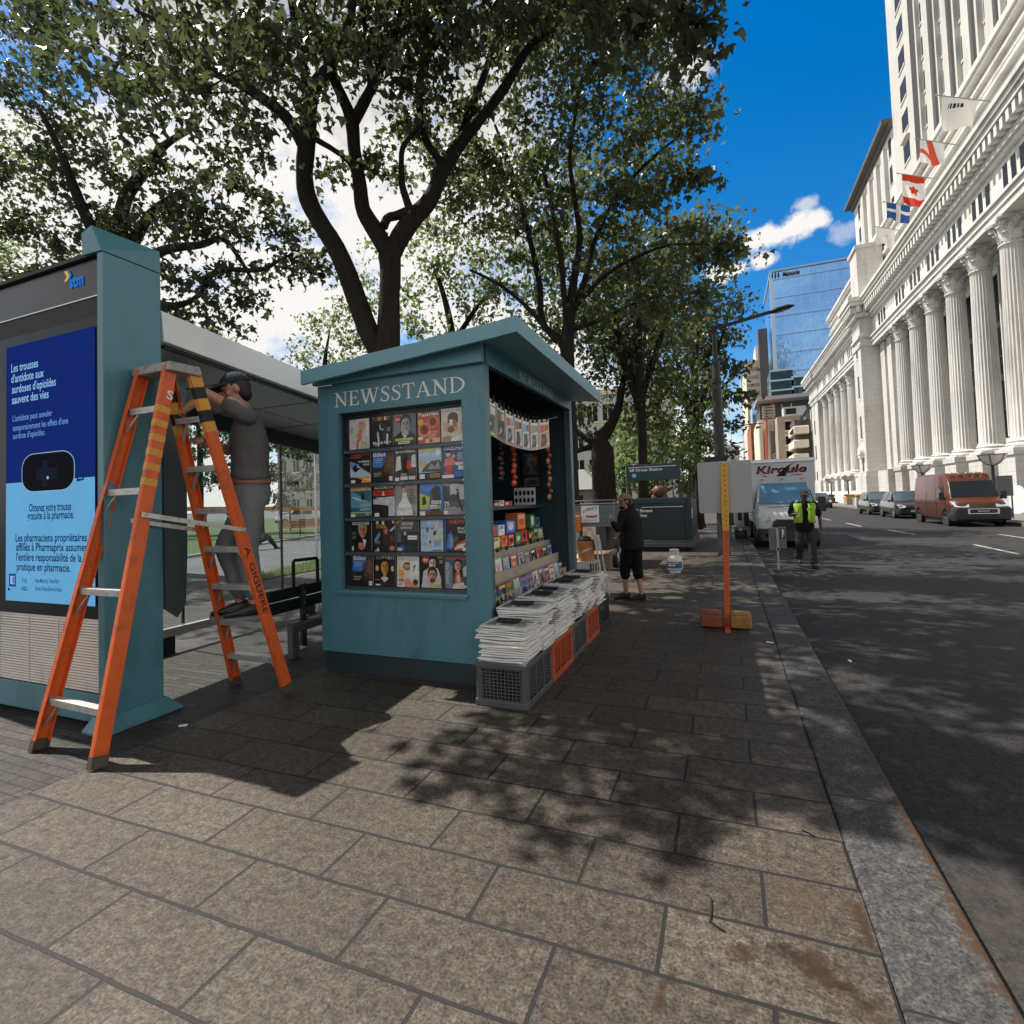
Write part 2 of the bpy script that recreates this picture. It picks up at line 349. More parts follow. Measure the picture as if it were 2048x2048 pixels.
# ================================================================ ground
def nodes_mat(name):
 m=bpy.data.materials.new(name);m.use_nodes=True;MATS[name]=m
 return m,m.node_tree.nodes,m.node_tree.links,m.node_tree.nodes['Principled BSDF']
def paving_mat(name,bw,rh,sx,sy,c1,c2,mortar,msize,grain,rough=0.75,stains=(),speck=0.35,off=0.5,tilt=0.0):
 m,N,L,b=nodes_mat(name)
 def mixc(fac,a,bb,mode='MIX'):
  n=N.new('ShaderNodeMix');n.data_type='RGBA';n.blend_type=mode
  for s,v in(('Factor',fac),('A',a),('B',bb)):
   if isinstance(v,(int,float)):n.inputs[s].default_value=v
   elif isinstance(v,tuple):n.inputs[s].default_value=v+(1,)
   else:L.new(v,n.inputs[s])
  return n.outputs['Result']
 def noise(scale,det=5,rough=0.6,vec=None):
  n=N.new('ShaderNodeTexNoise');n.inputs['Scale'].default_value=scale;n.inputs['Detail'].default_value=det;n.inputs['Roughness'].default_value=rough
  L.new(vec or P,n.inputs['Vector']);return n.outputs['Fac']
 def mr(v,a,b_,c=0.,d=1.):
  n=N.new('ShaderNodeMapRange');n.inputs['From Min'].default_value=a;n.inputs['From Max'].default_value=b_;n.inputs['To Min'].default_value=c;n.inputs['To Max'].default_value=d
  L.new(v,n.inputs['Value']);return n.outputs['Result']
 g=N.new('ShaderNodeNewGeometry');P=g.outputs['Position']
 wn=N.new('ShaderNodeTexNoise');wn.inputs['Scale'].default_value=3.0;L.new(P,wn.inputs['Vector'])
 w1=N.new('ShaderNodeVectorMath');w1.operation='SUBTRACT';L.new(wn.outputs['Color'],w1.inputs[0]);w1.inputs[1].default_value=(.5,.5,.5)
 w2=N.new('ShaderNodeVectorMath');w2.operation='SCALE';w2.inputs['Scale'].default_value=0.018;L.new(w1.outputs[0],w2.inputs[0])
 w3=N.new('ShaderNodeVectorMath');w3.operation='ADD';L.new(P,w3.inputs[0]);L.new(w2.outputs[0],w3.inputs[1])
 wd=N.new('ShaderNodeVectorMath');wd.operation='DOT_PRODUCT';L.new(w3.outputs[0],wd.inputs[0]);wd.inputs[1].default_value=(tilt,1,0)
 ws=N.new('ShaderNodeSeparateXYZ');L.new(w3.outputs[0],ws.inputs[0]);wc_=N.new('ShaderNodeCombineXYZ');L.new(ws.outputs[0],wc_.inputs[0]);L.new(wd.outputs['Value'],wc_.inputs[1])
 w4=N.new('ShaderNodeVectorMath');w4.operation='ADD';L.new(wc_.outputs[0],w4.inputs[0]);w4.inputs[1].default_value=(sx,sy,0)
 br=N.new('ShaderNodeTexBrick');br.offset=off;br.inputs['Scale'].default_value=1;br.inputs['Brick Width'].default_value=bw;br.inputs['Row Height'].default_value=rh
 br.inputs['Mortar Size'].default_value=msize;br.inputs['Mortar Smooth'].default_value=0.25;br.inputs['Bias'].default_value=0
 br.inputs['Color1'].default_value=c1+(1,);br.inputs['Color2'].default_value=c2+(1,);br.inputs['Mortar'].default_value=c1+(1,)
 L.new(w4.outputs[0],br.inputs['Vector'])
 col=br.outputs['Color']
 n_f=noise(grain,3,0.7);n_m=noise(grain*0.28,4,0.7);n_l=noise(0.9,6,0.65);n_s=noise(7,8,0.7)
 col=mixc(1.0,col,mr(n_f,.3,.7,1-speck,1+speck),'MULTIPLY')
 col=mixc(1.0,col,mr(n_m,.32,.68,1-speck*.7,1+speck*.7),'MULTIPLY')
 col=mixc(1.0,col,mr(n_l,.35,.65,.78,1.15),'MULTIPLY')
 col=mixc(1.0,col,mr(n_s,.4,.7,1.05,.80),'MULTIPLY')
 vo=N.new('ShaderNodeTexVoronoi');vo.inputs['Scale'].default_value=3.1;L.new(P,vo.inputs['Vector'])
 spots=mr(vo.outputs['Distance'],.075,.055)
 sel=N.new('ShaderNodeSeparateColor');L.new(vo.outputs['Color'],sel.inputs[0])
 mlt=N.new('ShaderNodeMath');mlt.operation='MULTIPLY';L.new(spots,mlt.inputs[0]);L.new(mr(sel.outputs[0],.80,.82),mlt.inputs[1])
 m3=N.new('ShaderNodeMath');m3.operation='MULTIPLY';m3.inputs[1].default_value=.75;L.new(mlt.outputs[0],m3.inputs[0])
 col=mixc(m3.outputs[0],col,(.012,.011,.011))
 for(x,y,rx,ry,c,k)in stains:
  v=N.new('ShaderNodeVectorMath');v.operation='SUBTRACT';L.new(P,v.inputs[0]);v.inputs[1].default_value=(x,y,0)
  v2=N.new('ShaderNodeVectorMath');v2.operation='MULTIPLY';L.new(v.outputs[0],v2.inputs[0]);v2.inputs[1].default_value=(1/rx,1/ry,0)
  v3=N.new('ShaderNodeVectorMath');v3.operation='LENGTH';L.new(v2.outputs[0],v3.inputs[0])
  ad=N.new('ShaderNodeMath');ad.operation='ADD';L.new(v3.outputs['Value'],ad.inputs[0]);L.new(mr(n_s,.3,.7,-.55,.75),ad.inputs[1])
  ad2=N.new('ShaderNodeMath');ad2.operation='ADD';L.new(ad.outputs[0],ad2.inputs[0]);L.new(mr(n_m,.3,.7,-.35,.35),ad2.inputs[1])
  col=mixc(mr(ad2.outputs[0],1.15,.25,0,k),col,c)
 jn=noise(40,3)
 col=mixc(mr(br.outputs['Fac'],.2,.8),col,mixc(jn,mortar,tuple(c*1.7 for c in mortar)))
 L.new(col,b.inputs['Base Color']);b.inputs['Roughness'].default_value=rough;b.inputs['Specular IOR Level'].default_value=.35
 h1=N.new('ShaderNodeMath');h1.operation='MULTIPLY_ADD';L.new(br.outputs['Fac'],h1.inputs[0]);h1.inputs[1].default_value=-1.0
 hm=N.new('ShaderNodeMath');hm.operation='MULTIPLY';hm.inputs[1].default_value=.35;L.new(n_f,hm.inputs[0]);L.new(hm.outputs[0],h1.inputs[2])
 bp=N.new('ShaderNodeBump');bp.inputs['Strength'].default_value=.6;bp.inputs['Distance'].default_value=.006
 L.new(h1.outputs[0],bp.inputs['Height']);L.new(bp.outputs['Normal'],b.inputs['Normal'])
 return m
RUST=(.034,.016,.007);RUST2=(.006,.0032,.002)
SLAB=paving_mat('granite_slabs',.7105,.32,.284+.7105*20,-1.853+.32*41,(.060,.049,.039),(.082,.068,.054),(.012,.011,.011),.0085,85,.62,tilt=-.0125,stains=[(.11,2.105,.06,.035,RUST2,.95),(.16,2.075,.06,.035,RUST2,.95),(.22,2.045,.06,.035,RUST2,.95),(.28,2.005,.05,.035,RUST2,.95),(.34,1.965,.05,.03,RUST2,.8),(.20,2.06,.20,.09,RUST,.75),(.33,1.95,.12,.10,RUST,.6),(-.01,2.03,.07,.05,RUST,.9),(.40,2.33,.035,.13,RUST,.9),(.38,2.22,.05,.05,RUST,.7),(-.262,1.77,.022,.09,RUST,.95),(-.24,1.86,.03,.04,RUST,.6),(-.20,2.15,.03,.05,RUST,.5),(.05,2.62,.05,.06,RUST,.4),(.2,2.4,.2,.2,(.07,.043,.024),.4),(-.05,1.85,.06,.08,RUST,.4)],speck=.80)
BRICK=paving_mat('small_dark_setts',.42,.075,40.03,40.02,(.034,.030,.028),(.064,.055,.050),(.010,.010,.010),.005,70,.7,speck=.7)
KERBM=paving_mat('grey_granite_kerb',2.0,1.25,5,-3.23+25,(.052,.051,.050),(.064,.062,.060),(.012,.012,.012),.006,85,.7,speck=.75,off=0.0,stains=[(.765,y,.055,.30,(.055,.027,.011),.95)for y in(1.7,2.0,2.3,2.6,2.9,3.2)]+[(.77,y,.03,.35,RUST,.8)for y in(3.6,4.1,4.6,5.1)])
FARP=paving_mat('pale_concrete_flags',1.5,1.5,0,0,(.17,.16,.15),(.20,.19,.175),(.09,.085,.08),.012,40,.8,speck=.12)
PATHM=paving_mat('park_path_asphalt',60,60,30,30,(.10,.105,.11),(.10,.105,.11),(.10,.10,.10),.0005,30,.85,speck=.2)
ROADM=paving_mat('asphalt',300,300,150.3,150.3,(.028,.0265,.026),(.028,.0265,.026),(.024,.024,.024),.0005,75,.75,speck=.8,stains=[(1.5,1.6,.9,.9,(.075,.062,.050),.7),(1.3,2.5,.7,.8,(.07,.058,.048),.6),(1.3,.6,.5,.8,(.08,.066,.052),.7),(4,9,2.5,6,(.026,.026,.028),.5)])
EARTH=mat('far_ground',(.06,.06,.055),.9,var=.2,scale=.4)
def sheet(name,x0,y0,x1,y1,z,m,nx=1,ny=1):
 mb=MB()
 for i in range(nx):
  for j in range(ny):
   mb.poly([(x0+(x1-x0)*i/nx,y0+(y1-y0)*j/ny,z),(x0+(x1-x0)*(i+1)/nx,y0+(y1-y0)*j/ny,z),(x0+(x1-x0)*(i+1)/nx,y0+(y1-y0)*(j+1)/ny,z),(x0+(x1-x0)*i/nx,y0+(y1-y0)*(j+1)/ny,z)])
 return struct(mb.build(name,m))
sheet('ground',-1200,-400,1200,1800,-.32,EARTH)
sheet('road',.70,-30,11.9,420,-.15,ROADM)
SX=-3.83
def slab_box(name,x0,y0,x1,y1,z1,z0,m,bev=0):
 o=MB().box(x0,y0,z0,x1,y1,z1).build(name,m,bevel=bev);return struct(o)
slab_box('pavement',SX,-25,.428,160,0,-.30,SLAB)
slab_box('brick_pavement',-9.6,-25,SX-.002,160,0.001,-.30,BRICK)
kb=MB();kb.box(.432,-25,-.30,.765,160,.003);struct(kb.build('kerb',KERBM,bevel=.018,seg=3))
slab_box('far_kerb',11.55,-30,11.85,420,.0,-.3,FARP,.02)
slab_box('far_pavement',11.854,-30,40,420,.004,-.3,FARP)
LINEM=mat('road_paint',(.40,.39,.37),.6,var=.35,scale=9,dirt=(.06,.06,.06),dscale=7,damt=.9)
lm=MB()
for(xa,ya,xb,yb)in[(7.0,13.0,7.0,15.6),(6.85,17.2,6.9,20.0),(6.65,24.4,6.5,27.4),(6.1,30.2,6.05,33.4),(5.9,37,5.85,40),(5.75,44,5.7,47),(9.1,21.5,9.1,24.2)]:
 lm.poly([(xa-.055,ya,-.146),(xa+.055,ya,-.146),(xb+.055,yb,-.146),(xb-.055,yb,-.146)])
struct(lm.build('lane_marking',LINEM))
slab_box('park_path',-400,-25,-9.604,420,-.002,-.3,PATHM)
GRASSM=mat('lawn_grass',(.035,.075,.014),.9,var=.55,scale=9,bump=.8,bscale=90)
def lawn(name,pts,z=.03):
 mb=MB();mb.prism([Vector((p[0],p[1],-.05))for p in pts],(0,0,.05+z));o=mb.build(name,GRASSM);return struct(o,'structure')
lawn('lawn',[(-9.9,8.0),(-9.7,30),(-10.5,60),(-15,60),(-13.5,30),(-11.6,13),(-10.6,9.2)])
lawn('lawn',[(-18.4,4),(-16.8,9.5),(-18.3,13.9),(-20.6,19.0),(-21.8,22.6),(-25,34),(-80,90),(-90,40),(-60,8)])
lawn('lawn',[(-27,38),(-17,36),(-14,60),(-60,120),(-80,95)])
EDGE=mat('path_edging',(.35,.34,.33),.8)
eb=MB()
ep=[(-18.2,4),(-16.6,9.5),(-18.1,13.9),(-20.4,19.0),(-21.6,22.6),(-24.8,34)]
for a,b_ in zip(ep[:-1],ep[1:]):eb.beam((a[0],a[1],.03),(b_[0],b_[1],.03),.14,.12)
struct(eb.build('path_edging',EDGE))
# ================================================================ newsstand
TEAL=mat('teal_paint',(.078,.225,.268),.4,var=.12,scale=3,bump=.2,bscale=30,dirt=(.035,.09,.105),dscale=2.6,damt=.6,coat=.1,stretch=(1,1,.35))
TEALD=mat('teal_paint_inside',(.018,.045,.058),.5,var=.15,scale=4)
PLINTH=mat('dark_plinth',(.018,.035,.042),.6,var=.2,dirt=(.04,.04,.04))
WHITEL=mat('white_lettering',(.80,.80,.78),.5,var=.04)
BLACKM=mat('black_matt',(.012,.012,.013),.6,var=.2)
DARKG=mat('dark_grey_metal',(.045,.047,.05),.5,var=.2,dirt=(.09,.09,.09))
CARD=mat('brown_card_rack',(.44,.35,.27),.65,var=.25,scale=5,dirt=(.14,.10,.07),dscale=4)
def thin_glass(name,tint=(1,1,1),refl=.07,rough=.02):
 m=bpy.data.materials.new(name);m.use_nodes=True;MATS[name]=m;N=m.node_tree.nodes;L=m.node_tree.links
 out=N['Material Output'];N.remove(N['Principled BSDF'])
 t=N.new('ShaderNodeBsdfTransparent');t.inputs['Color'].default_value=tint+(1,)
 g=N.new('ShaderNodeBsdfGlossy');g.inputs['Roughness'].default_value=rough
 lw=N.new('ShaderNodeLayerWeight');lw.inputs['Blend'].default_value=.25
 mr=N.new('ShaderNodeMapRange');mr.inputs['To Min'].default_value=refl*.5;mr.inputs['To Max'].default_value=min(1,refl*6)
 L.new(lw.outputs['Facing'],mr.inputs['Value'])
 mx=N.new('ShaderNodeMixShader');L.new(mr.outputs['Result'],mx.inputs[0]);L.new(t.outputs[0],mx.inputs[1]);L.new(g.outputs[0],mx.inputs[2]);L.new(mx.outputs[0],out.inputs['Surface'])
 return m
GLASS=thin_glass('clear_glass',(.93,.96,.95),.035)
CLEARP=thin_glass('clear_sheet',(.98,.98,.98),.008,.05)
ROOFT=mat('sky_lit_teal',(.16,.35,.41),.4,var=.12,scale=2,bump=.2,bscale=30,dirt=(.10,.24,.29),dscale=2)  # lighter teal for the roof: light from the sky put into the colour
KX0,KX1,KY0,KY1=-3.78,-1.92,4.16,7.02
ns=thing('newsstand','teal painted newsstand kiosk with white lettering under an overhanging roof','newsstand')
b=MB();b.box(KX0+.025,KY0+.025,0,KX1-.03,KY1-.03,.19);b.build('plinth',PLINTH,ns)
WX0,WX1,WZ0,WZ1=-3.53,-2.15,.80,2.535
b=MB()
for r in[(KX0,.19,WX0,2.83),(WX1,.19,KX1,2.83),(WX0,.19,WX1,WZ0),(WX0,WZ1,WX1,2.83)]:b.box(r[0],KY0,r[1],r[2],KY0+.05,r[3])
b.shift(lambda p:p);fw=b.build('front_wall',TEAL,ns)
b=MB();b.box(KX0,KY0+.052,.19,KX0+.05,KY1,2.83);b.build('left_wall',TEAL,ns)
b=MB();b.box(KX0+.052,KY1-.05,.19,KX1,KY1,2.90);b.build('back_wall',TEAL,ns)
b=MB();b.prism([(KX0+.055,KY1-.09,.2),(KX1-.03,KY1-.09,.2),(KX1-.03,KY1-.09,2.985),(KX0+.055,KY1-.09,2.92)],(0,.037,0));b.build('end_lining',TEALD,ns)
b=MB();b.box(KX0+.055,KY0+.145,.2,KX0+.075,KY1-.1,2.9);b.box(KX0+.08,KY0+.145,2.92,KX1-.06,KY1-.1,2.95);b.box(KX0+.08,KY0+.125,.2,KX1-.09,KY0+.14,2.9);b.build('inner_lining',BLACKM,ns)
EDGEM=mat('bare_metal_edge',(.14,.20,.23),.4,.6,var=.3,dirt=(.05,.08,.09))
b=MB();b.box(KX1-.085,KY0+.053,.19,KX1-.004,KY0+.12,2.84);b.build('corner_post',EDGEM,ns,bevel=.006)
b=MB();b.box(KX1-.085,KY1-.12,.19,KX1+.004,KY1-.054,2.84);b.build('corner_post',EDGEM,ns,bevel=.006)
b=MB();b.box(KX1-.06,KY0+.053,2.842,KX1-.001,KY1+.002,3.06);b.build('side_header',TEAL,ns)
def roofz(x):return 2.815+(x+3.80)*(2.99-2.815)/(3.80-1.515)
b=MB();b.prism([(KX0-.012,KY0-.062,2.832),(KX1+.012,KY0-.062,2.832),(KX1+.012,KY0-.062,roofz(KX1)+.06),(KX0-.012,KY0-.062,roofz(KX0)+.06)][::1],(0,.06,0));b.build('front_trim',mat('pale_trim_teal',(.10,.27,.325),.4,var=.1),ns,bevel=.004)  # trim in a paler teal than the walls
b=MB();NR=12
def soff(x):return min(roofz(x)+.10,3.035 if x<KX1 else 3.035-.045*(x-KX1)/(-1.515-KX1))
rows=[]
for j,(y,kind)in enumerate(((3.95,0),(3.985,0),(3.987,1),(7.03,1),(7.03,2),(3.95,2))):
 row=[]
 for i in range(NR+1):
  x=-3.80+(3.80-1.515)*i/NR;far=.07*i/NR*(y>5);dz=.006*math.sin(i*1.7)+.004*math.sin(i*3.1+1)
  z=roofz(x)+.25*dz if kind==0 else soff(x)-far if kind==1 else roofz(x)+.132+dz-far
  row.append(Vector((x,y,z)))
 rows.append(row)
b.loft([[r[i]for r in rows]for i in range(NR+1)])
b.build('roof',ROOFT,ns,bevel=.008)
b=MB();serif(b,'NEWSSTAND',(-3.575,KY0-.003,2.60),(1,0,0),(0,0,1),.145,1.48);b.build('lettering',WHITEL,ns)
b=MB();serif(b,'NEWSSTAND',(KX1+.003,5.02,2.862),(0,1,0),(0,0,1),.105,1.15);b.build('lettering',WHITEL,ns)
b=MB();b.box(-3.56,KY0-.045,.775,-2.13,KY0-.002,.80);b.box(-3.54,KY0-.03,.755,-2.15,KY0-.002,.773);b.build('window_sill',mat('teal_sill',(.10,.26,.31),.35,var=.15),ns,bevel=.004)
b=MB();b.box(WX0-.02,4.262,WZ0-.02,WX1+.02,4.275,WZ1+.02);b.build('display_back',mat('display_back',(.022,.028,.032),.6),ns)
b=MB()
for(x0,z0,x1,z1)in[(WX0-.012,WZ0,WX0+.012,WZ1),(WX1-.012,WZ0,WX1+.012,WZ1),(WX0+.012,WZ1-.012,WX1-.012,WZ1+.01)]:b.box(x0,4.213,z0,x1,4.26,z1)
b.build('window_frame',mat('window_frame_grey',(.05,.065,.075),.4,.4,var=.2),ns)
ROWB=[2.172,1.836,1.50,1.164,.828]
RAIL=mat('display_rail',(.085,.105,.12),.35,.3,var=.2)
for z in ROWB:
 b=MB();b.box(WX0+.013,4.217,z-.040,WX1-.013,4.258,z-.004);b.build('display_rail',RAIL,ns,bevel=.003)
b=MB()
for z in ROWB[:-1]:
 for x in(WX0+.03,WX1-.03,-2.84):b.lathe([(.0,-.004),(.007,-.004),(.006,.003)],(x,4.214,z-.02),8,M=Matrix.Rotation(PI/2,3,'X'))
b.build('screw_heads',mat('bright_screw',(.7,.7,.68),.3,1,var=.05),ns)
b=MB();b.box(WX0+.015,4.2135,WZ0+.003,-2.43,4.2155,WZ1-.02);b.box(-2.427,4.2135,WZ0+.003,WX1-.015,4.2155,WZ1-.02);b.build('window_pane',CLEARP,ns)
b=MB();b.box(-3.0,KY0+.16,1.515,-2.365,KY1-.095,1.555);b.build('shelf',mat('slate_shelf',(.045,.055,.062),.4,var=.2),ns,bevel=.004)
STEPS=[(-2.045,.40,.70),(-2.155,.78,.895),(-2.275,.985,1.07)]
for i,(x,z0,z1)in enumerate(STEPS):
 b=MB();b.box(x-.012,KY0+.16,z0,x,KY1-.10,z1)
 b.box(x-.11,KY0+.16,z0-.02,x-.0125,KY1-.10,z0+.002+(.18 if i==0 else 0))
 b.build('rack_step',CARD,ns)
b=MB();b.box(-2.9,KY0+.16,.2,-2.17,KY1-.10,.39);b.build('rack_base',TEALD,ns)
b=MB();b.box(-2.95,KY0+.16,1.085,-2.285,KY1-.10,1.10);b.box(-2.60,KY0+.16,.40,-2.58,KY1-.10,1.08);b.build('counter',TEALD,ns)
settle(ns,(-2.85,5.6,0))
class Cover:
 """paints shapes on a plane a hair apart, origin o, ux right, uz up"""
 def __init__(s,mb,o,ux,uz,w,h):s.mb=mb;s.o=Vector(o);s.ux=Vector(ux);s.uz=Vector(uz);s.n=s.ux.cross(s.uz);s.w=w;s.h=h;s.k=0
 def P(s,u,v):return s.o+s.ux*(u*s.w)+s.uz*(v*s.h)+s.n*(s.k*.00028)
 def p(s,pts,c):
  s.k+=1;s.mb.col=rgb(*c);a=sum(pts[i][0]*pts[(i+1)%len(pts)][1]-pts[(i+1)%len(pts)][0]*pts[i][1]for i in range(len(pts)))
  if a<0:pts=pts[::-1]
  s.mb.poly([s.P(min(1,max(0,u)),min(1,max(0,v)))for u,v in pts]);return s
 def r(s,u0,v0,u1,v1,c):return s.p([(u0,v0),(u1,v0),(u1,v1),(u0,v1)],c)
 def e(s,u,v,a,b_,c,n=16,rot=0.0):
  cr,sr=math.cos(rot),math.sin(rot)
  return s.p([(u+a*math.cos(2*PI*i/n)*cr-b_*math.sin(2*PI*i/n)*sr,v+(a*math.cos(2*PI*i/n)*sr+b_*math.sin(2*PI*i/n)*cr))for i in range(n)],c)
 def t(s,txt,u,v,h,c,w=None,bold=.02,al='l',slant=0.):
  s.k+=1;s.mb.col=rgb(*c);letter(s.mb,txt,s.P(u,v),s.ux,s.uz,h*s.h,w*s.w if w else None,bold=bold,align=al,slant=slant);return s
 def bars(s,u,v,n,w,c,dv=.035,h=.014,seed=0):
  rr=random.Random(seed)
  for i in range(n):s.r(u,v-i*dv,u+w*rr.uniform(.6,1),v-i*dv+h,c)
  return s
 def face(s,u,v,a,skin,hair,dark,long_=False,beard=None):
  b_=a*1.05
  if long_:s.e(u,v-a*.8,a*1.35,b_*2.1,hair)
  s.e(u,v+b_*.25,a*1.12,b_*1.1,hair);s.r(u-a*.35,v-b_*1.35,u+a*.35,v-b_*.6,skin);s.e(u,v-b_*.1,a*.9,b_,skin)
  s.e(u+a*.45,v-b_*.15,a*.42,b_*.8,tuple(int(x*.78)for x in skin));s.p([(u-a*.85,v+b_*.35),(u-a*.4,v+b_*.75),(u+a*.5,v+b_*.78),(u+a*.85,v+b_*.3),(u+a*.9,v+b_*.9),(u,v+b_*1.3),(u-a*.9,v+b_*.95)],hair)
  for q in(-.38,.38):s.e(u+a*q,v+b_*.08,a*.2,b_*.09,dark);s.r(u+a*q-a*.25,v+b_*.22,u+a*q+a*.25,v+b_*.29,dark)
  if beard:s.e(u,v-b_*.75,a*.6,b_*.38,beard)
  s.p([(u-a*.05,v+b_*.1),(u+a*.1,v+b_*.1),(u+a*.16,v-b_*.28),(u-a*.12,v-b_*.28)],tuple(int(x*.85)for x in skin))
  s.r(u-a*.3,v-b_*.62,u+a*.3,v-b_*.52,(150,70,62));return s
Wt=(238,238,234);Bk=(14,14,16);OR=(226,92,48);YE=(240,190,70)
def c0(c):c.r(0,0,1,1,(214,206,198)).p([(.35,1),(1,1),(1,.3)],(228,222,214)).e(.62,.78,.26,.17,(196,186,178)).e(.62,.82,.11,.09,(206,130,100)).e(.6,.74,.09,.09,(224,160,132)).p([(.45,.2),(.62,.3),(.66,.62),(.52,.66),(.38,.45)],(222,130,104)).p([(.34,0),(.46,0),(.5,.34),(.38,.34)],(214,118,92)).p([(.58,.55),(.8,.7),(.78,.6),(.62,.44)],(232,170,146)).bars(.04,.72,5,.2,(120,116,112)).r(.55,.04,.95,.15,(190,206,140)).bars(.6,.2,2,.3,(150,160,110))
def c1(c):
 c.r(0,0,1,1,(34,34,36)).e(.5,.74,.36,.2,(18,18,20)).e(.5,.66,.13,.13,(214,208,202)).e(.55,.7,.14,.13,(16,16,18)).p([(.3,0),(.26,.45),(.42,.54),(.62,.54),(.78,.42),(.76,0)],(10,10,12)).p([(.3,0),(.24,.46),(.34,.5),(.38,.1)],(206,200,196)).p([(.76,.05),(.8,.4),(.7,.42),(.68,.1)],(216,210,206))
 for i,q in enumerate('TOVERIOT'):c.t(q,.04+i*.115,.85,.12,(YE,OR,Wt)[i%3],.09)
 c.t('Mad & Noir',.06,.1,.09,Wt,.88).bars(.1,.06,1,.3,Wt).bars(.76,.6,4,.18,(190,186,180))
def c2(c):c.r(0,0,1,1,(128,138,146)).r(.6,0,1,1,(96,104,112)).p([(0,0),(0,.28),(.3,.42),(.8,.42),(1,.25),(1,0)],(26,28,32)).p([(.36,.4),(.5,.2),(.7,.4)],(214,214,214)).face(.55,.66,.24,(176,176,176),(24,25,28),(20,20,22)).e(.2,.85,.15,.12,(206,52,40)).t('tv',.09,.8,.1,Wt,.2).r(.08,.15,.9,.23,(196,214,60)).bars(.2,.1,2,.6,Wt,h=.03,dv=.05)
def c3(c):c.r(0,0,1,1,(196,78,48)).e(.3,.42,.28,.24,(226,140,104)).e(.3,.44,.2,.16,(150,46,26)).e(.3,.46,.1,.09,(96,30,20)).e(.7,.66,.24,.2,(214,120,84)).e(.7,.67,.16,.13,(112,48,34)).e(.14,.68,.13,.1,(240,170,70)).r(0,.84,1,1,(150,56,36)).t('Pastries',.05,.86,.12,Wt,.9).bars(.5,.34,6,.46,(244,214,196),dv=.045).r(.02,.12,.24,.22,Wt).r(.34,0,1,.14,(232,190,170)).e(.6,.07,.08,.06,(180,60,40))
def c4(c):c.r(0,0,1,1,(226,208,188)).r(0,.86,1,1,(214,214,210)).t('DIGESTWEEK',.05,.9,.06,(150,160,170),.9).e(.5,.74,.22,.14,(110,52,36)).r(.28,.55,.72,.74,(110,52,36)).r(.1,.3,.9,.56,(206,166,134)).r(.36,.5,.5,.66,Wt).r(.52,.42,.66,.64,(160,110,80)).e(.42,.36,.14,.1,(130,84,62)).r(.74,.3,.82,.56,(236,226,210)).p([(.4,.04),(1,.26),(1,0),(.4,0)],(240,236,228)).r(.05,.02,.42,.16,(176,136,108))
def c5(c):c.r(0,0,1,1,(26,24,24)).t('adventure',.04,.9,.06,OR,.9).t('seeker',.04,.82,.07,OR,.55).p([(0,.72),(.35,.6),(.7,.4),(1,.28),(1,.02),(.5,.15),(0,.2)],(190,206,222)).p([(0,.72),(.45,.6),(.3,.44),(0,.5)],(120,158,206)).p([(.1,.5),(.3,.62),(.34,.5),(.55,.48),(.4,.42),(.28,.34),(.14,.42)],(16,16,20)).p([(.4,.18),(1,.2),(1,0),(.55,0)],(240,166,70)).p([(.6,.12),(1,.15),(1,.02)],(250,214,130)).p([(0,.2),(.6,.1),(.5,0),(0,0)],(60,28,18)).t('CLIMBING',.4,.66,.06,Wt,.55).t('GEAR',.65,.56,.06,Wt,.3).r(.05,.0,.25,.1,Wt)
def c6(c):c.r(0,0,1,1,(44,36,30)).p([(0,.45),(0,1),(.72,1),(.6,.6),(.45,.45)],(36,92,170)).p([(0,.5),(0,.62),(.55,.62),(.48,.48)],(70,130,200)).p([(.72,1),(1,1),(1,.2),(.55,.3),(.6,.6)],(92,66,46)).p([(.8,.9),(.96,.7),(.9,.35),(.7,.45)],(120,86,58)).t('Billet',.04,.82,.14,Wt,.62).bars(.06,.74,3,.5,(150,190,230),dv=.06,h=.03).bars(.06,.28,3,.4,(210,204,196),dv=.05).r(.8,.02,.96,.16,Wt).p([(0,.14),(.5,.2),(.75,.05),(.7,0),(0,0)],(24,22,20))
def c7(c):c.r(0,0,1,1,(56,52,50)).t('Sportillion',.03,.87,.1,Wt,.92).p([(.05,.3),(.1,.75),(.28,.78),(.32,.35)],(224,220,216)).e(.2,.82,.07,.05,(60,40,32)).p([(.34,.2),(.38,.72),(.62,.72),(.6,.2)],(20,18,18)).e(.52,.76,.07,.06,(66,42,32)).p([(.56,.36),(.6,.64),(.76,.58),(.78,.38),(.7,.34)],(216,62,40)).p([(.78,.4),(.8,.76),(.98,.8),(1,.4)],(214,210,206)).p([(.1,0),(.14,.3),(.28,.32),(.26,0)],(24,22,22)).bars(.3,.2,2,.3,Wt).r(.28,.02,.62,.13,(226,224,220)).r(.66,.02,.96,.13,(226,224,220)).r(.03,.0,.22,.1,Wt)
def c8(c):c.r(0,0,1,1,(176,204,224)).r(0,.9,.76,1,(234,214,90)).t('Boston',.06,.72,.13,(214,228,238),.64).e(.86,.9,.08,.07,(226,222,218)).e(.86,.8,.12,.09,Wt).p([(.1,.24),(.3,.42),(.55,.54),(.9,.58),(1,.5),(1,.2)],(70,78,82)).p([(.4,.3),(.55,.5),(.7,.35),(.85,.55),(.95,.3)],(150,156,154)).e(.2,.47,.16,.1,(226,180,110)).r(0,0,1,.2,(20,20,22)).t('INSIDER',.5,.11,.05,YE,.44).t('RECIPES',.5,.04,.05,YE,.44).r(.04,.02,.26,.16,Wt)
